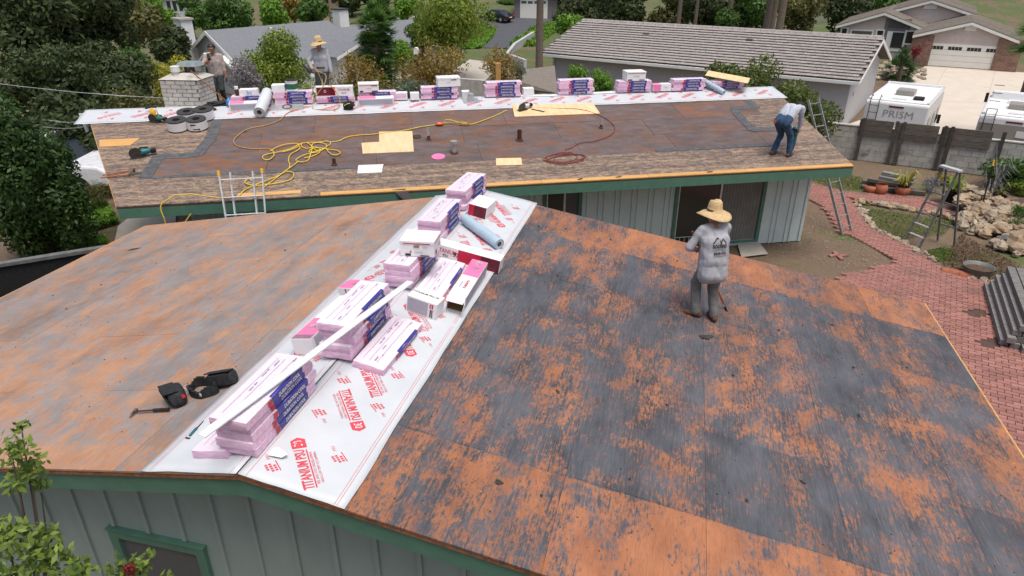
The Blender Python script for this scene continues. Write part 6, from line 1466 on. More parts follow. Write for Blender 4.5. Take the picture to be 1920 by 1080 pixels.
# --- grey roofed house, left background
PK = at_z(384, 57, 2.0); dH = Vector((.66, .75, 0)).normalized(); sH = Vector((dH.y, -dH.x, 0)); HM_ = frame(PK, sH, dH, (0, 0, 1)); HI = HM_.inverted()
hh_ = thing('house', 'pale grey house with charcoal shingle roof behind the shrubs', 'house', HM_)
hp = lambda x, y, b=0: HI @ at_plane(x, y, PK+dH*b, dH)
gzl = -2.0-3.0
def block(y0, y1, half, pz, pitch, wmat='stucco_pale', xoff=0, over=.4):
    MB().prism([(xoff-half+over, y0+over, gzl), (xoff+half-over, y0+over, gzl), (xoff+half-over, y0+over, pz-pitch*(half-over)-.1), (xoff, y0+over, pz-.1), (xoff-half+over, y0+over, pz-pitch*(half-over)-.1)], (0, y1-y0-2*over, 0)).build('wall', wmat, hh_)
    for s in (-1, 1):
        P = [(xoff, y0, pz), (xoff+s*half, y0, pz-pitch*half), (xoff+s*half, y0, pz-pitch*half-.12), (xoff, y0, pz-.12)]
        MB().prism(P if s < 0 else P[::-1], (0, y1-y0, 0)).build('roof', 'shingle_grey', hh_)
        P = [(xoff, y0-.05, pz-.02), (xoff+s*half, y0-.05, pz-pitch*half-.02), (xoff+s*half, y0-.05, pz-pitch*half-.28), (xoff, y0-.05, pz-.28)]
        MB().prism(P if s < 0 else P[::-1], (0, .05, 0)).build('barge_board', 'white_paint', hh_)
        MB().bx(*sorted((xoff+s*half, xoff+s*(half+.08))), y0, y1, pz-pitch*half-.16, pz-pitch*half-.0).build('gutter', 'white_paint', hh_)
block(0, 10.5, 4.6, 0, .5); block(10.5, 19.5, 4.0, -.45, .45, xoff=.3)
# porch gable facing right-front
for (yc, w_, pz) in ((8.8, 1.7, -1.25),):
    MB().prism([(4.3, yc-w_, gzl), (4.3, yc-w_, pz-.7), (4.3, yc, pz-.05), (4.3, yc+w_, pz-.7), (4.3, yc+w_, gzl)][::-1], (1.3, 0, 0)).build('porch', 'stucco_pale', hh_)
    for s in (-1, 1): MB().prism([(2.6, yc, pz+.05), (2.6, yc+s*(w_+.4), pz-.75), (2.6, yc+s*(w_+.4), pz-.87), (2.6, yc, pz-.07)][::s], (3.4, 0, 0)).build('porch_roof', 'shingle_grey', hh_); MB().prism([(6.0, yc, pz+.03), (6.0, yc+s*(w_+.4), pz-.77), (6.0, yc+s*(w_+.4), pz-.97), (6.0, yc, pz-.17)][::s], (.05, 0, 0)).build('barge_board', 'white_paint', hh_)
    for k in (-1, .1): MB().bx(5.61, 5.66, yc+k, yc+k+.75, gzl+1.2, pz-.85).build('window', 'dark_glass', hh_)
for yy in (12.5, 15.5): MB().bx(3.93, 3.98, yy, yy+1.8, gzl+1.0, gzl+2.3).build('window', 'screen', hh_)
ch2 = MB().bx(-3.75, -2.55, -.45, .40, gzl, .55).build('chimney', 'white_paint', hh_); MB().bx(-3.85, -2.45, -.55, .5, .55, .68).build('cap', 'concrete', ch2); MB().lathe([(.25, .68), (.22, 1.0)], (-3.15, 0, 0), 12).build('flue', 'galv', ch2)
ch3 = MB().bx(-.4, .55, 11.2, 12.1, -.8, .75).build('chimney', 'white_paint', hh_); MB().bx(-.48, .63, 11.12, 12.18, .75, .85).build('cap', 'steel_dark', ch3)
for (x0, x1, z0, z1, m_) in ((-1.9, -1.1, gzl, -2.1, 'white_paint'), (-.7, .6, gzl+.8, -2.0, 'screen')):
    o = MB().bx(x0, x1, .33, .40, z0, z1).build('door' if m_ == 'white_paint' else 'window', m_, hh_)
    MB().bx(x0-.12, x1+.12, .30, .329, z1, z1+.14).build('frame', 'white_paint', o)
    if m_ == 'white_paint': MB().lathe([(.001, 0), (.18, 0), (.18, .03), (.001, .03)], n=14).build('oval_glass', 'dark_glass', o, T((x0+x1)/2, .32, -3.0) @ Matrix.Scale(2.2, 4, (0, 0, 1)) @ RX(PI/2))
    else: MB().bx(-.08, .0, .31, .329, z0, z1).build('mullion', 'white_paint', o)
for (xc, w_) in ((-.05, 1.0), (2.3, 1.3)):
    for s in (-1, 1): MB().prism([(xc, -.4, -1.5), (xc+s*w_, -.4, -2.1), (xc+s*w_, -.4, -2.28), (xc, -.4, -1.68)][::-s], (0, .75, 0)).build('eyebrow_roof', 'white_paint', hh_)
for (x, y) in ((1.2, 4.5), (1.6, 4.9)): MB().lathe([(.09, 0), (.09, .5), (.12, .5), (.12, .6)], n=10).build('vent_pipe', 'white_paint', hh_, T(x, y, -.5*x-.05))

# --- far garage and far houses
def simple_house(label, px, py, wpx, deep, hz, pitch, yaw, wm, rm, door=None, chim=None):
    p = G(px, py); dep = p.y*cT+(CAMZ-p.z)*sT; w_ = wpx*dep/FPX; o = thing('house', label, 'house', T(*p) @ RZ(yaw))
    MB().prism([(-w_/2, 0, -1), (w_/2, 0, -1), (w_/2, 0, hz), (0, 0, hz+pitch*w_/2), (-w_/2, 0, hz)], (0, deep, 0)).build('wall', wm, o)
    for s in (-1, 1):
        P = [(0, -.5, hz+pitch*w_/2+.05), (s*(w_/2+.5), -.5, hz-pitch*.5+.05), (s*(w_/2+.5), -.5, hz-pitch*.5+.25), (0, -.5, hz+pitch*w_/2+.25)]; MB().prism(P[::s], (0, deep+1, 0)).build('roof', rm, o)
        P = [(0, -.55, hz+pitch*w_/2-.1), (s*(w_/2+.5), -.55, hz-pitch*.5-.1), (s*(w_/2+.5), -.55, hz-pitch*.5+.2), (0, -.55, hz+pitch*w_/2+.2)]; MB().prism(P[::s], (0, .05, 0)).build('barge_board', 'white_paint', o)
    if door:
        d = MB().bx(-w_*.36, w_*.30, -.06, -.01, 0, 2.3).build('garage_door', 'garage_white', o)
        for i in range(4): MB().bx(-w_*.33+i*w_*.155, -w_*.33+i*w_*.155+w_*.12, -.075, -.061, 1.85, 2.15).build('pane', 'screen', d)
    else:
        for i in range(3): f_ = MB().bx(-w_*.3+i*w_*.22, -w_*.3+i*w_*.22+w_*.13, -.05, -.01, .9, 2.1).build('window', 'dark_glass', o)
    if chim: c_ = MB().bx(chim-.5, chim+.5, deep*.3, deep*.3+.9, hz, hz+pitch*w_/2+1.6).build('chimney', 'brick_red', o); MB().bx(chim-.6, chim+.6, deep*.3-.1, deep*.3+1, hz+pitch*w_/2+1.6, hz+pitch*w_/2+1.8).build('cap', 'brick_red', c_)
    return o
simple_house('mauve grey garage with white panelled door beyond the asphalt drive', 1003, 35, 78, 9, 2.7, .30, R(-8), 'mauve', 'shingle_grey', True)
simple_house('far pale house with grey roof and red brick chimney', 238, 42, 74, 9, 2.4, .5, R(35), 'white_paint', 'shingle_grey', None, 1.5)
simple_house('far lavender grey gabled house beside round green tree', 333, 34, 46, 8, 2.4, .45, R(12), 'stucco_pale', 'shingle_grey')
simple_house('far tan house above the white rail fence', 628, 18, 60, 8, 3.0, .35, R(10), 'rock', 'tile_brown')

# ------------------------------------------------------------------ vehicles
def wheel(parent, x, y, r_, w_=.24):
    o = MB().lathe([(r_*.6, -w_/2), (r_, -w_/2+.02), (r_, w_/2-.02), (r_*.6, w_/2)], n=22).build('wheel', 'tyre', parent, T(x, y, r_) @ RY(PI/2)); MB().lathe([(.02, -w_/2-.005), (r_*.6, -w_/2-.01), (r_*.6, w_/2+.01), (.02, w_/2+.005)], n=16).build('rim', 'galv', o)
def motorhome(label, M, W_, L_, H_, mname, text=None):
    """rear face at y = 0 facing -y, length towards +y"""
    o = thing('motorhome', label, 'motorhome', M); h0 = .55
    b_ = MB().prism([(-W_/2, 0, h0), (-W_/2, L_*.78, h0), (-W_/2, L_*.86, H_-1.1), (-W_/2, L_*.92, H_-.5), (-W_/2, L_*.86, H_-.02), (-W_/2, .06, H_), (-W_/2, 0, H_-.08)], (W_, 0, 0)).build('body', mname, o, bevel=.05)
    MB().bx(-W_/2+.08, W_/2-.08, .1, L_*.84, H_+.002, H_+.03).build('roof', 'rv_roof', o)
    MB().prism([(-W_/2+.1, L_*.78, .45), (-W_/2+.1, L_, .45), (-W_/2+.1, L_, 1.1), (-W_/2+.1, L_*.93, 1.25), (-W_/2+.1, L_*.84, 1.9), (-W_/2+.1, L_*.78, 1.9)][::-1], (W_-.2, 0, 0)).build('cab', mname, o, bevel=.05)
    for s in (-1, 1):
        wheel(o, s*(W_/2-.15), L_*.25, .36); wheel(o, s*(W_/2-.15), L_*.88, .36)
        MB().bx(s*(W_/2+.08)-.06, s*(W_/2+.08)+.06, L_*.82, L_*.82+.08, 1.35, 1.75).build('mirror', 'black_rubber', o)
        MB().bx(*sorted((s*(W_/2+.002), s*(W_/2+.012))), .15, L_*.75, h0+.2, h0+.75).build('stripe', 'black_print', o)
        for k in range(3): MB().bx(*sorted((s*(W_/2+.002), s*(W_/2+.014))), .8+k*1.5, 1.6+k*1.5, H_-1.35, H_-.7).build('window', 'dark_glass', o)
        MB().bx(s*(W_/2-.09)-.05, s*(W_/2-.09)+.05, .1, L_*.85, H_+.03, H_+.07).build('roof_rail', 'rv_white', o)
    MB().bx(-.36, .36, 1.6, 2.35, H_+.03, H_+.26).build('air_conditioner', 'rv_grey', o, bevel=.04); MB().bx(.45, .85, .75, 1.1, H_+.03, H_+.16).build('roof_vent', 'black_rubber', o, bevel=.03)
    MB().bx(-.3, .25, .45, .75, H_+.03, H_+.08).build('roof_hatch', 'rv_white', o); MB().bx(-.45, .0, 3.0, 3.4, H_+.03, H_+.15).build('roof_vent', 'rv_white', o, bevel=.03)
    MB().bx(-W_/2+.02, W_/2-.02, L_*.82, L_*.86, H_+.03, H_+.12).build('front_fairing', 'rv_white', o)
    ld = MB(); 
    for x in (-W_/2+.18, -W_/2+.52): ld.tube([(x, -.07, h0+.2), (x, -.07, H_), (x, .12, H_+.22), (x, .4, H_+.10)], .016, 6)
    for k in range(7): z = h0+.35+k*.3; ld.tube([(-W_/2+.18, -.07, z), (-W_/2+.52, -.07, z)], .014, 6)
    ld.build('ladder', 'steel_dark', o)
    MB().bx(-.28, .28, -.02, -.002, H_-.22, H_-.16).build('brake_light', 'carton_dark_red', o)
    if text:
        for i, (s_, z, sz, m_) in enumerate(text):
            mb = MB(); put_text(mb, s_, frame((.12, -.012, z), (1, 0, 0), (0, 0, 1), (0, -1, 0)), sz, 1.1, .0); mb.build('lettering', m_, o)
    return o
yv = R(-36); xv = Vector((math.cos(yv), math.sin(yv), 0))
r1a = at_y(1625, 186, 29.8); mid_ = r1a+xv*1.2; gz1 = terrain(mid_.x, mid_.y)
motorhome('white motorhome reading PRISM with rear ladder behind the block wall', T(mid_.x, mid_.y, gz1) @ RZ(yv), 2.4, 5.6, mid_.z-gz1, 'rv_white', [('PRISM', mid_.z-gz1-.50, .42, 'galv'), ('Coachmen', mid_.z-gz1-.85, .17, 'rv_grey')])
r2a = at_y(1838, 214, 27.6); mid_ = r2a+xv*1.2; gz2 = terrain(mid_.x, mid_.y)
m2_ = motorhome('white and tan motorhome cut off at the right picture edge', T(mid_.x, mid_.y, gz2) @ RZ(yv), 2.4, 5.0, mid_.z-gz2, 'rv_white'); H2 = mid_.z-gz2
MB().bx(-1.17, 1.17, -.012, -.002, .6, H2-.30).build('tan_panel', 'rv_grey', m2_); MB().bx(.15, .65, -.03, -.013, H2-.75, H2-.5).build('plate', 'white_paint', m2_)
def car(label, M, m, kind):
    o = thing('parked_car', label, 'car', M); n = 12
    if kind == 'sedan': L_, W_, prof, roof = 4.7, 1.8, [(-2.35, .35), (-2.33, .78), (-1.75, .95), (-1.2, 1.0), (1.25, .98), (2.0, .85), (2.33, .65), (2.35, .35)], [(-1.75, .96), (-1.05, 1.38), (.35, 1.42), (1.25, .98)]
    else: L_, W_, prof, roof = 4.9, 1.95, [(-2.4, .45), (-2.42, 1.05), (-2.3, 1.15), (1.2, 1.15), (2.1, 1.08), (2.4, .9), (2.42, .45)], [(-2.25, 1.14), (-1.9, 1.78), (.3, 1.82), (1.2, 1.15)]
    MB().prism([(-W_/2, y, z) for y, z in prof], (W_, 0, 0)).build('body', m, o, bevel=.09)
    cab = MB(); k_ = .82
    a_ = [(-W_/2*(1 if i in (0, len(roof)-1) else k_), y, z) for i, (y, z) in enumerate(roof)]; b_ = [(-x, y, z) for x, y, z in a_]; nn = len(a_)
    cab.add(a_+b_, [tuple(range(nn-1, -1, -1)), tuple(range(nn, 2*nn))]+[(i, (i+1) % nn, (i+1) % nn+nn, i+nn) for i in range(nn)]); cb = cab.build('cabin', 'dark_glass', o, bevel=.04)
    MB().hexa([(-W_/2*k_*.97, roof[1][0]+.05, roof[1][1]), (W_/2*k_*.97, roof[1][0]+.05, roof[1][1]), (W_/2*k_*.97, roof[2][0], roof[2][1]), (-W_/2*k_*.97, roof[2][0], roof[2][1]), (-W_/2*k_*.9, roof[1][0]+.1, roof[1][1]+.05), (W_/2*k_*.9, roof[1][0]+.1, roof[1][1]+.05), (W_/2*k_*.9, roof[2][0]-.05, roof[2][1]+.05), (-W_/2*k_*.9, roof[2][0]-.05, roof[2][1]+.05)]).build('roof', m, o, bevel=.02)
    for s in (-1, 1):
        for y in (-1.4, 1.4): wheel(o, s*(W_/2-.1), y, .34 if kind == 'sedan' else .40)
        MB().bx(s*W_*.36-.18, s*W_*.36+.18, -L_/2-.03, -L_/2+.06, .68, .84).build('tail_light', 'carton_red', o, bevel=.02); MB().bx(s*W_*.36-.2, s*W_*.36+.2, L_/2-.1, L_/2+.02, .68, .84).build('headlight', 'galv', o, bevel=.02)
    MB().bx(-.25, .25, -L_/2-.04, -L_/2, .55, .67).build('number_plate', 'white_paint', o); return o
p = G(931, 40); car('dark sedan parked on the asphalt drive at top', T(*p) @ RZ(R(52)), 'car_black', 'sedan')
p = G(172, 377); car('white utility vehicle half hidden by the dark left tree', T(p.x-1.75, p.y+.95, p.z) @ RZ(R(-88)), 'car_white', 'suv')
# dumpster left of the near house
da = at_z(197, 462, 1.45); db = at_z(-60, 503, 1.45); ud = (db-da); ud.z = 0; Ld = ud.length+2; ud.normalize(); nd_ = Vector((ud.y, -ud.x, 0)); 
if nd_.y > 0: nd_ = -nd_
DM = frame((da.x, da.y, 0), ud, -nd_ if ud.cross(-nd_).z > 0 else nd_, (0, 0, 1))
ys_ = 1 if (DM.to_3x3() @ Vector((0, 1, 0))).y < 0 else -1
dm = thing('dumpster', 'black open steel dumpster beyond the left eave', 'dumpster', DM); D_ = 2.2*ys_
MB().bx(0, Ld, *sorted((0, .06)), .1, 1.40).build('side_wall', 'black_rubber', dm); MB().bx(0, Ld, *sorted((D_, D_+.06)), .1, 1.40).build('side_wall', 'black_rubber', dm); MB().bx(0, .06, *sorted((.06, D_)), .1, 1.4).build('end_wall', 'black_rubber', dm); MB().bx(0, Ld, *sorted((.06, D_)), .1, .16).build('floor', 'black_rubber', dm)
for y in (0, D_): MB().bx(-.03, Ld, y-.05, y+.11, 1.40, 1.47).build('top_rim', 'alu_old', dm)

# ================================================================== VEGETATION
def veg(name, label, xc, ytop, Y, wpx, n, leaf, m, seed, cat='tree', rz=None, **kw):
    t_ = at_y(xc, ytop, Y); zg = terrain(t_.x, Y); dep = Y*cT+(CAMZ-t_.z)*sT; r_ = wpx/2*dep/FPX; h = max(t_.z-zg, .4)
    return tree(name, label, cat, (t_.x, Y, zg), h, r_, n, leaf, m, seed, crown_rz=(rz if rz else min(h*.5, r_*1.1)), **kw)
# dark grove, left
GV = 'dark trees of the left grove'
for i, (x, yt, Y, w_, n, m_, lb) in enumerate([
    (20, -60, 33, 230, 9000, 'leaf_dark', 'tall dark tree filling the top left picture corner'), (135, -70, 36, 200, 9000, 'leaf_dark', 'tall dark tree right of the corner tree'), (225, -35, 44, 130, 5000, 'leaf_olive', 'olive toned tree in front of the far brick chimney house'),
    (70, 45, 27, 210, 10000, 'leaf_dark', 'dark spreading tree above the near left bush'), (185, 70, 30, 170, 8000, 'leaf_dark', 'dark tree crown left of the yellow flowering bush'), (215, 135, 25.5, 130, 5000, 'leaf_dark', 'low dark tree just beyond the left gable'),
    (120, 160, 24, 160, 7000, 'leaf_dark', 'shaded dark tree behind the white utility vehicle'), (60, 200, 22.5, 150, 5000, 'leaf_dark', 'shaded low tree behind the near left bush'), (170, 240, 23.2, 120, 4500, 'leaf_dark', 'dark undergrowth shrub above the white utility vehicle')]):
    veg('dark_tree', lb, x, yt, Y, w_, n, .30 if Y > 30 else .22, m_, 400+i, k=20, cs=.36, trunk=.22, group=GV, aspect=.45, rz=None)
veg('ficus_tree', 'dense dark green broadleaf tree at the left edge', -14, 140, 16.4, 205, 24000, .13, 'leaf_ficus', 420, k=40, cs=.32, trunk=.16, rz=2.75, aspect=.5, shell=.6, cone=.55)
# mid and back trees
L_ = [('bush', 'yellow flowering bush behind the white chimney', 318, 94, 33, 110, 6500, .13, 'leaf_yellow', {}), ('oak_tree', 'dark round tree left of the tall white chimney', 312, 26, 52, 90, 4500, .32, 'leaf_dark', {}), ('round_tree', 'light green round tree before the far lavender house', 285, -8, 78, 66, 2600, .40, 'leaf_bright', {}),
      ('tall_tree', 'broad mid green tree behind the charcoal roof', 412, -35, 74, 120, 6500, .42, 'leaf_mid', {}), ('round_tree', 'bright green rounded tree above the charcoal roof', 507, -5, 72, 76, 3600, .36, 'leaf_bright', {}), ('oak_tree', 'green tree beside the far tan house', 585, -14, 84, 66, 3000, .42, 'leaf_mid', {}), ('oak_tree', 'amber and green tree between two green trees at top', 545, -16, 92, 46, 1600, .42, 'leaf_autumn', {}),
      ('bottlebrush_tree', 'feathery lime green tree in front of the charcoal roof', 497, 50, 31.5, 138, 13000, .12, 'leaf_lime', dict(droop=.0, k=24)), ('grey_shrub', 'silvery lavender shrub between phone worker and lime tree', 452, 108, 29.5, 74, 4200, .09, 'leaf_lav', dict(k=16)),
      ('green_tree', 'large drooping green tree left of the asphalt drive', 838, -45, 58, 150, 13000, .26, 'leaf_lime', dict(k=30, droop=.8)), ('green_tree', 'darker green tree joined left of the drooping tree', 790, 30, 60, 60, 3000, .24, 'leaf_mid', dict(droop=.6)),
      ('orchard_tree', 'small dark citrus tree on the far lawn', 733, 18, 76, 26, 700, .3, 'leaf_mid', {}), ('shrub', 'green hedge shrub by the white rail fence', 752, 62, 55, 60, 1800, .2, 'leaf_bright', {}),
      ('persimmon_tree', 'sparse autumn shrub right of the hatted ridge worker', 668, 84, 30.5, 118, 2600, .12, 'leaf_autumn', dict(bark='bark_grey', shell=.2, k=18, limbs=16, trunk=.09)), ('persimmon_tree', 'spreading orange green autumn tree at centre', 808, 66, 31.5, 150, 4600, .13, 'leaf_autumn', dict(bark='bark_grey', shell=.2, k=20, limbs=16, trunk=.1)),
      ('persimmon_tree', 'rusty leaved bare branched tree by the yellow post', 940, 78, 33, 96, 2200, .12, 'leaf_autumn', dict(bark='bark_grey', shell=.25, k=14, limbs=14, trunk=.08)), ('shrub', 'low olive shrub under the centre autumn tree', 735, 130, 28.5, 110, 2600, .10, 'leaf_olive', {}), ('shrub', 'grassy green shrub left of hatted worker\'s stack', 560, 140, 28, 100, 3000, .10, 'leaf_lime', {}),
      ('aloe_clump', 'blue green spiky clump behind the fourth far stack', 770, 138, 28.3, 70, 1200, .22, 'leaf_blue', dict(aspect=.15)), ('shrub', 'round blue green shrub beside the low porch roof', 974, 120, 33, 34, 1200, .11, 'leaf_blue', dict(aspect=.2)), ('shrub', 'dark shrub behind the red white carton stack', 640, 150, 27.6, 80, 1600, .1, 'leaf_mid', {}),
      ('shrub', 'bright leafy shrub left of the grey stucco wall', 1082, 112, 27.2, 66, 2200, .10, 'leaf_bright', dict(k=12, shell=.3)), ('shrub', 'bright leafy shrub right part before the stucco wall', 1132, 122, 27.0, 60, 1800, .10, 'leaf_bright', dict(k=12, shell=.3)),
      ('oak_tree', 'gnarled green tree behind the tilted plywood sheet', 1400, 92, 25.6, 160, 11000, .14, 'leaf_oak', dict(bark='bark_grey', k=20, shell=.35, trunk=.11)), ('oak_tree', 'gnarled green tree beside the bending worker', 1512, 128, 25.6, 190, 13000, .14, 'leaf_oak', dict(bark='bark_grey', k=30, shell=.4, trunk=.12, cs=.34)),
      ('pine_tree', 'dark pine mass behind the tile roof, left one', 1100, -60, 74, 130, 6000, .40, 'leaf_dark', {}), ('pine_tree', 'dark pine mass behind the tile roof, middle one', 1180, -60, 70, 120, 5500, .40, 'leaf_dark', {}), ('pine_tree', 'dark tree behind the tile roof beside bare trunks', 1260, -40, 72, 100, 4200, .40, 'leaf_olive', {}),
      ('hedge_tree', 'dense dark hedge tree right of the bare trunks', 1335, -50, 68, 110, 5000, .38, 'leaf_dark', {}), ('hedge_tree', 'dense dark hedge tree before the chain link fence', 1420, -50, 66, 110, 5000, .36, 'leaf_mid', {}), ('hedge_tree', 'tall reedy hedge left part behind chain link fence', 1520, -40, 68, 100, 4500, .36, 'leaf_olive', {}), ('hedge_tree', 'tall reedy hedge right part behind chain link fence', 1600, -40, 70, 110, 4500, .36, 'leaf_dark', {}), ('hedge_tree', 'hedge tree behind the main gable at top right', 1690, -35, 78, 100, 3500, .4, 'leaf_mid', {}),
      ('topiary_bush', 'dark clipped bush left of the brick pier', 1700, 86, 46, 30, 1600, .10, 'leaf_ficus', {}), ('flower_bush', 'pink flowering bush by the entry window', 1722, 80, 50, 24, 500, .12, 'leaf_red', {}), ('hedge_tree', 'dark cypress hedge at top, left of the lawn', 700, -30, 100, 60, 2200, .5, 'leaf_dark', {}), ('hedge_tree', 'dark cypress hedge at top, above the fan palm', 655, -25, 98, 50, 2200, .5, 'leaf_dark', {}), ('hedge_tree', 'dark wood edge behind the parked sedan', 905, -35, 118, 100, 3000, .55, 'leaf_dark', {}), ('hedge_tree', 'dark wood beside the mauve garage', 1062, -20, 100, 60, 2200, .5, 'leaf_dark', {}), ('hedge', 'trimmed hedge behind the parked sedan', 955, 8, 108, 46, 1200, .4, 'leaf_mid', {}),
      ('green_tree', 'bright green tree at top right of the mauve garage', 1140, -10, 84, 70, 2600, .42, 'leaf_mid', {}), ('green_tree', 'bright shrubby tree above the tile roof\'s left end', 1075, 12, 62, 60, 2400, .28, 'leaf_bright', {}), ('green_tree', 'leafy tree between bare trunks above tile roof', 1365, 5, 60, 60, 2200, .28, 'leaf_mid', {}), ('green_tree', 'light green tree at the top beside the cypress hedge', 760, -14, 92, 50, 1800, .45, 'leaf_bright', {}),
      ('shrub', 'wild shrub with dry leaves right of the chimney base', 245, 150, 24.6, 100, 2600, .12, 'leaf_olive', dict(k=14)), ('shrub', 'olive shrub hiding the left of the charcoal house', 240, 75, 40, 90, 3200, .22, 'leaf_mid', {}), ('dark_tree', 'dark tree beyond the charcoal house\'s white chimney', 350, -10, 82, 60, 2200, .42, 'leaf_mid', {})]
for i, (nm, lb, x, yt, Y, w_, n, lf, m_, kw) in enumerate(L_):
    veg(nm, lb, x, yt, Y, w_, n, lf, m_, 500+i, cat='tree' if 'tree' in nm else 'shrub', **{**dict(k=14), **kw})
# fan palm, palm trunks, sago
def fronds(root, c, n, ln, m, seed, up=.4, wd=.05, seg=7, blades=9):
    r_ = random.Random(seed); mb = MB()
    for i in range(n):
        a_ = r_.random()*2*PI; el = r_.uniform(-.5, 1.2); d = Vector((math.cos(a_)*math.cos(el), math.sin(a_)*math.cos(el), math.sin(el))); s_ = Vector((-math.sin(a_), math.cos(a_), 0)); l_ = ln*r_.uniform(.7, 1.1); t_ = c+d*l_*.5
        for k in range(blades):
            f = (k/(blades-1)-.5)*2; e_ = t_+(d*math.cos(f*1.1)+s_*math.sin(f*1.1))*l_*.55+Vector((0, 0, -.12*l_*abs(f))); n_ = (e_-t_).cross(d.cross(s_)).normalized()*wd; mb.add([t_-n_*.4, t_+n_*.4, t_.lerp(e_, .5)+n_, e_, t_.lerp(e_, .5)-n_], [(0, 1, 2, 3, 4)])
        mb.tube([c, c.lerp(t_, .5)+Vector((0, 0, .02)), t_], .012, 4)
    add_lv(mb.build('fronds', m, root))
def palm(label, xb, yb, ytop, Y, ln, n, m, seed, r_=.2, crown_=True, name='palm_tree'):
    t_ = at_y(xb, ytop, Y); zg = terrain(t_.x, Y); o = thing(name, label, 'palm', T(t_.x, Y, zg)); h = t_.z-zg
    MB().tube([(0, 0, -.1), (.02, 0, h*.5), (0, .03, h)], [r_*1.15, r_, r_*.9], 10).build('trunk', 'palm_bark', o)
    if crown_: fronds(o, Vector((0, 0, h)), n, ln, m, seed)
for (x, yt, Y, lb, sd_) in ((698, 30, 46, 'green fan palm in front of the charcoal roof\'s right end', 1), (708, 12, 55, 'smaller fan palm behind the other fan palm', 2)):
    t_ = at_y(x, yt, Y); zg = terrain(t_.x, Y); po = thing('palm_tree', lb, 'palm', T(t_.x, Y, zg)); h_ = t_.z-zg; MB().tube([(0, 0, 0), (0, 0, h_*.9)], .25, 8).build('trunk', 'palm_bark', po)
    for k, f in enumerate((.12, .4, .65, .88)): fronds(po, Vector((0, 0, h_*f)), 60, 1.55, 'leaf_mid', sd_*10+k, wd=.07, blades=8)
for i, (x, Y, lb, r_) in enumerate([(1014, 44, 'single tall palm trunk left of the tile roof', .22), (1285, 66, 'left thin trunk rising behind the tile roof', .2), (1300, 68, 'second thin trunk rising behind the tile roof', .18), (1318, 66, 'third thin trunk rising behind the tile roof', .16), (1383, 62, 'slim trunk right of the roof vents', .2), (1458, 58, 'left of three thick trunks behind tile roof\'s right part', .26), (1468, 60, 'middle of three thick trunks behind tile roof\'s right part', .26), (1484, 56, 'right of three thick trunks behind tile roof\'s right part', .28)]):
    palm(lb, x, 80, -90, Y, 1.5, 30, 'leaf_olive', 10+i, r_, True)
sg = G(1682, 150); so = thing('sago_palm', 'dark sago palm on the stony bed beside the motorhome', 'palm', T(*sg)); MB().tube([(0, 0, 0), (0, 0, .5)], .18, 8).build('trunk', 'palm_bark', so); fronds(so, Vector((0, 0, .55)), 46, 1.3, 'leaf_ficus', 5, wd=.045)
p = at_y(1930, 75, 34); po = thing('palm_tree', 'palm fronds reaching in from the right picture edge', 'palm', T(p.x+.6, 34, terrain(p.x, 34))); hp_ = p.z-terrain(p.x, 34); MB().tube([(0, 0, 0), (0, 0, hp_)], .2, 10).build('trunk', 'palm_bark', po); fronds(po, Vector((0, 0, hp_)), 40, 1.6, 'leaf_mid', 6)
sb_ = thing('stone_bed', 'bed of pale stones between stucco house and concrete driveway', 'stones', T(0, 0, 0)); rr = random.Random(12)
for i in range(110):
    p = G(rr.uniform(1635, 1735), rr.uniform(118, 150)); s_ = rr.uniform(.10, .24); MB().blob((p.x, p.y, p.z+s_*.3), (s_, s_, s_*.7), 7, 5, .25, i).build('stone', 'rock_pale', sb_)
# ivy and grass
ground_cover('ivy', 'bright green ivy bank left of the asphalt drive', 'ground cover', [(862, 92), (878, 62), (905, 48), (930, 55), (925, 70), (900, 92)], 5200, .34, 'leaf_bright', 31, .5)
ground_cover('ivy', 'green ivy bank right of the asphalt drive', 'ground cover', [(955, 86), (985, 62), (1012, 46), (1048, 44), (1040, 62), (1000, 88)], 4600, .32, 'leaf_bright', 32, .5)
ground_cover('ivy', 'green ground cover below the white rail fence', 'ground cover', [(728, 92), (742, 70), (780, 60), (790, 84), (770, 98)], 2600, .28, 'leaf_bright', 33, .6)
ground_cover('grass', 'far green lawn above the white rail fence', 'grass', [(640, 50), (700, 30), (790, 2), (800, 30), (770, 48), (740, 60)], 6000, .35, 'leaf_grass', 34, .08, .3)
ground_cover('ivy', 'bright green weeds below the white utility vehicle', 'ground cover', [(160, 440), (130, 400), (140, 385), (200, 382), (215, 405), (225, 420)], 3800, .10, 'leaf_bright', 35, .35)
ground_cover('ivy', 'small green weed patch left of the curved concrete path', 'ground cover', [(150, 462), (160, 440), (200, 445), (205, 458), (185, 465)], 1500, .09, 'leaf_bright', 36, .3)
p = G(190, 385); bush(188, 388, 60, 60, p.y-.3, 1500, .10, 'leaf_olive', 'tall wispy weeds beside the left gable corner', 340, .15, k=10)
# fences
def rail_fence(label, pts, m, h, rails, name='rail_fence', r_=.07):
    P = [G(*p) for p in pts]; o = thing(name, label, 'fence', T(*P[0])); n_ = 0
    for i in range(len(P)-1):
        a_, b_ = P[i]-P[0], P[i+1]-P[0]; k = max(2, int((b_-a_).length/2.4))
        for j in range(k):
            p = a_.lerp(b_, j/k); g = terrain(p.x+P[0].x, p.y+P[0].y)-P[0].z; MB().bx(p.x-r_, p.x+r_, p.y-r_, p.y+r_, g-.1, g+h).build('post', m, o)
        for z in rails: MB().beam(a_+Vector((0, 0, z)), b_+Vector((0, 0, z)), .05, .14).build('rail', m, o)
rail_fence('white wooden rail fence beside the drooping tree', [(728, 62), (750, 50), (778, 38)], 'white_paint', 1.3, (.45, 1.05)); rail_fence('dark weathered rail fence along the far lawn', [(620, 42), (660, 30), (720, 16), (800, -2)], 'old_wood', 1.4, (.5, 1.1))
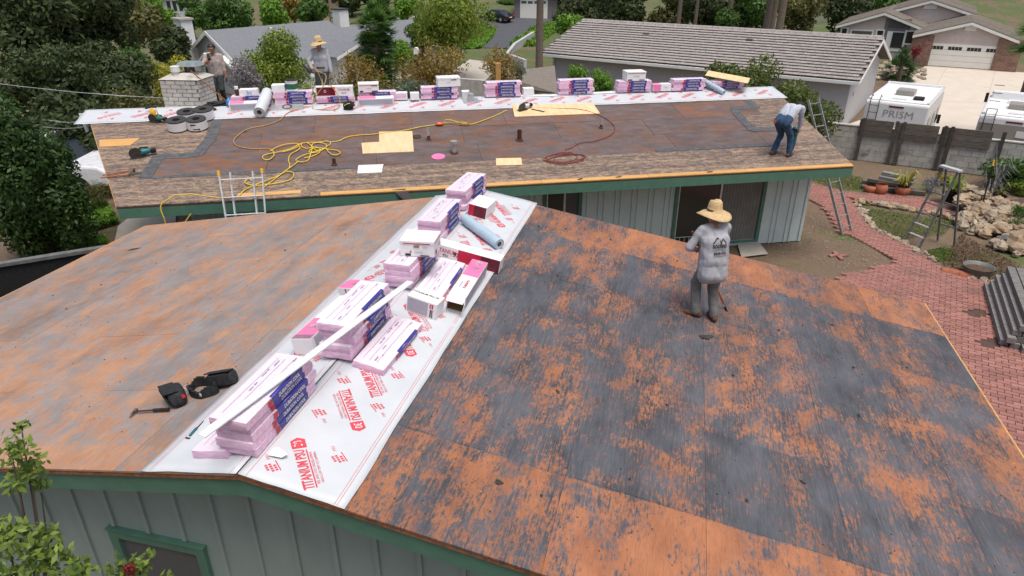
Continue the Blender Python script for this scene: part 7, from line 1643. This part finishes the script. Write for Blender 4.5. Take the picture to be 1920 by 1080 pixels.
cf = [G(1495, 52), G(1560, 38), G(1625, 24), G(1690, 10)]; co = thing('chain_link_fence', 'grey chain link fence rising behind the tile roof', 'fence', T(*cf[0]))
for i in range(3):
    a_, b_ = cf[i]-cf[0], cf[i+1]-cf[0]; MB().tube([a_+Vector((0, 0, 1.8)), b_+Vector((0, 0, 1.8))], .05, 6).build('top_rail', 'galv', co)
    for j in range(5): p = a_.lerp(b_, j/5); MB().tube([p, p+Vector((0, 0, 1.85))], .045, 6).build('post', 'galv', co)
    mesh_ = MB()
    for j in range(40): p = a_.lerp(b_, j/40); q = a_.lerp(b_, min(1, (j+2.2)/40)); mesh_.tube([p, q+Vector((0, 0, 1.8))], .012, 3); mesh_.tube([q, p+Vector((0, 0, 1.8))], .012, 3)
    stuff(mesh_.build('wire_mesh', 'galv', co))
# low walls and yellow post beyond the ridge
lw = [G(1000, 72), G(965, 95), G(950, 115), G(985, 128)]
for i in range(3): a_, b_ = lw[i], lw[i+1]; tag(MB().beam(a_+Vector((0, 0, .3)), b_+Vector((0, 0, .3)), .3, .9).build('garden_wall', 'stucco'), ['upper', 'middle', 'lower'][i]+' length of low stucco garden wall left of tile roof', 'wall')
yp = at_y(934, 118, 28.2); zg = terrain(yp.x, 28.2); tag(MB().bx(-.1, .1, -.1, .1, 0, yp.z-zg).build('wooden_post', 'new_wood', None, T(yp.x, 28.2, zg)), 'square yellow wooden post left of the low porch roof', 'post')
ca = thing('cactus', 'dark columnar cactus behind the torn carton stack', 'cactus', T(at_y(872, 150, 28.4).x, 28.4, terrain(-2, 28.4)))
for (dx, h) in ((0, 2.0), (.25, 1.5), (-.22, 1.2), (.42, 1.0)): MB().tube([(0, 0, .2), (dx, 0, .5), (dx*1.2, 0, h)], [.08, .08, .05], 8).build('stem', 'leaf_blue', ca, smooth=True)
gw = [at_z(860, 165, -.6), at_z(915, 170, -.6), at_z(955, 158, -.6)]
for i in range(2): tag(MB().beam(gw[i], gw[i+1], .25, 1.2).build('block_planter', 'block'), ['left', 'right'][i]+' part of curved block planter behind the metal vent', 'planter')
mbx = at_y(780, 102, 36); tag(MB().prism([(-.12, 0, 0), (.12, 0, 0), (.12, 0, .2), (.06, 0, .3), (-.06, 0, .3), (-.12, 0, .2)], (0, .4, 0)).build('mailbox', 'white_paint', None, T(*mbx)), 'small white mailbox among the autumn leaves', 'mailbox')
# overhead wires
for i, (x0, y0, x1, y1, Y0, Y1, lb) in enumerate([(-60, 150, 306, 184, 17, 19.6, 'thin grey cable running to the white chimney'), (90, 225, 165, 226, 18.5, 18.6, 'short upper wire at the left gable end'), (80, 238, 168, 236, 18.5, 18.6, 'short lower wire at the left gable end')]):
    a_, b_ = at_y(x0, y0, Y0), at_y(x1, y1, Y1); m_ = (a_+b_)/2-Vector((0, 0, .06)); tag(MB().tube([a_, a_.lerp(m_, .5)-Vector((0, 0, .01)), m_, m_.lerp(b_, .5)-Vector((0, 0, .01)), b_], .008, 5).build('overhead_wire', 'galv'), lb, 'wire')
# shrub in the foreground, left: leafy branches on stems from the ground
fs_ = thing('foreground_shrub', 'leafy shrub with red berries at the lower left corner', 'shrub', T(-3.6, 3.0, 0)); rg = np.random.default_rng(77); O_ = Vector((-3.6, 3.0, 0))
CLs = []; stem = MB()
for (x, y, Y, r_) in [(20, 840, 3.6, .13), (55, 870, 3.7, .12), (35, 905, 3.6, .10), (75, 905, 3.75, .07), (10, 1000, 3.3, .14), (60, 1010, 3.3, .15), (95, 1050, 3.25, .14), (20, 1070, 3.2, .20), (150, 1075, 3.2, .12), (225, 1060, 3.3, .09), (265, 1055, 3.35, .09), (250, 1085, 3.3, .12), (310, 1085, 3.3, .06), (40, 800, 3.75, .06)]:
    c = at_y(x, y, Y)-O_; CLs.append((c.x, c.y, c.z, r_, r_, r_*.8)); stem.tube([(c.x*.15, c.y*.15, 0), (c.x*.6, c.y*.6, c.z*.6), c], [.02, .012, .004], 6)
P, d = clump_points(CLs, 1150, rg, .0); V, Q, lv = leaves(P, d*.6+np.array([0, -.5, .7]), .066, .42, 0, rg, .35); link('leaves', np_mesh('leaves', V, Q, 'leaf_fg', lv), fs_)
stem.build('stems', 'bark', fs_); c = at_y(243, 1066, 3.25)-O_; P, d = clump_points([(c.x, c.y, c.z, .045, .04, .05)], 160, rg, .2); V, Q, lv = leaves(P, d, .016, .9, 0, rg); link('berries', np_mesh('berries', V, Q, 'leaf_red', lv), fs_)
# leaf litter and pale grit over the yard
def litter(name, label, poly, n, smin, smax, m, seed, cat, z=.045):
    rg_ = np.random.default_rng(seed); P = []; xs_ = [p[0] for p in poly]; ys__ = [p[1] for p in poly]
    while len(P) < n:
        x, y = rg_.uniform(min(xs_), max(xs_)), rg_.uniform(min(ys__), max(ys__))
        if inside(x, y, poly): P.append((x, y, terrain(x, y)+z))
    P = np.array(P); d = rg_.normal(size=P.shape)*.25; d[:, 2] += 1; d /= np.linalg.norm(d, axis=1)[:, None]
    V, Q, lv = leaves(P, d, (smin+smax)/2, .6, 0, rg_, .5); return stuff(tag(link(name, np_mesh(name, V, Q, m, lv)), label, cat))
litter('leaf_litter', 'dry leaves scattered over the red brick patio', PW, 700, .02, .06, 'leaf_autumn', 91, 'leaves')
litter('gravel', 'pale grit scattered over the bare dirt bed', [G(*p) for p in [(1432, 462), (1500, 380), (1540, 400), (1592, 445), (1672, 492), (1600, 508), (1530, 500)]], 900, .02, .05, 'rock_pale', 92, 'gravel', .03)
litter('leaf_litter', 'brown leaf mulch covering the soil round the tub', [G(*p) for p in [(1765, 495), (1800, 440), (1860, 470), (1915, 500), (1915, 535), (1830, 520)]], 2600, .03, .08, 'leaf_mulch', 93, 'mulch', .03)
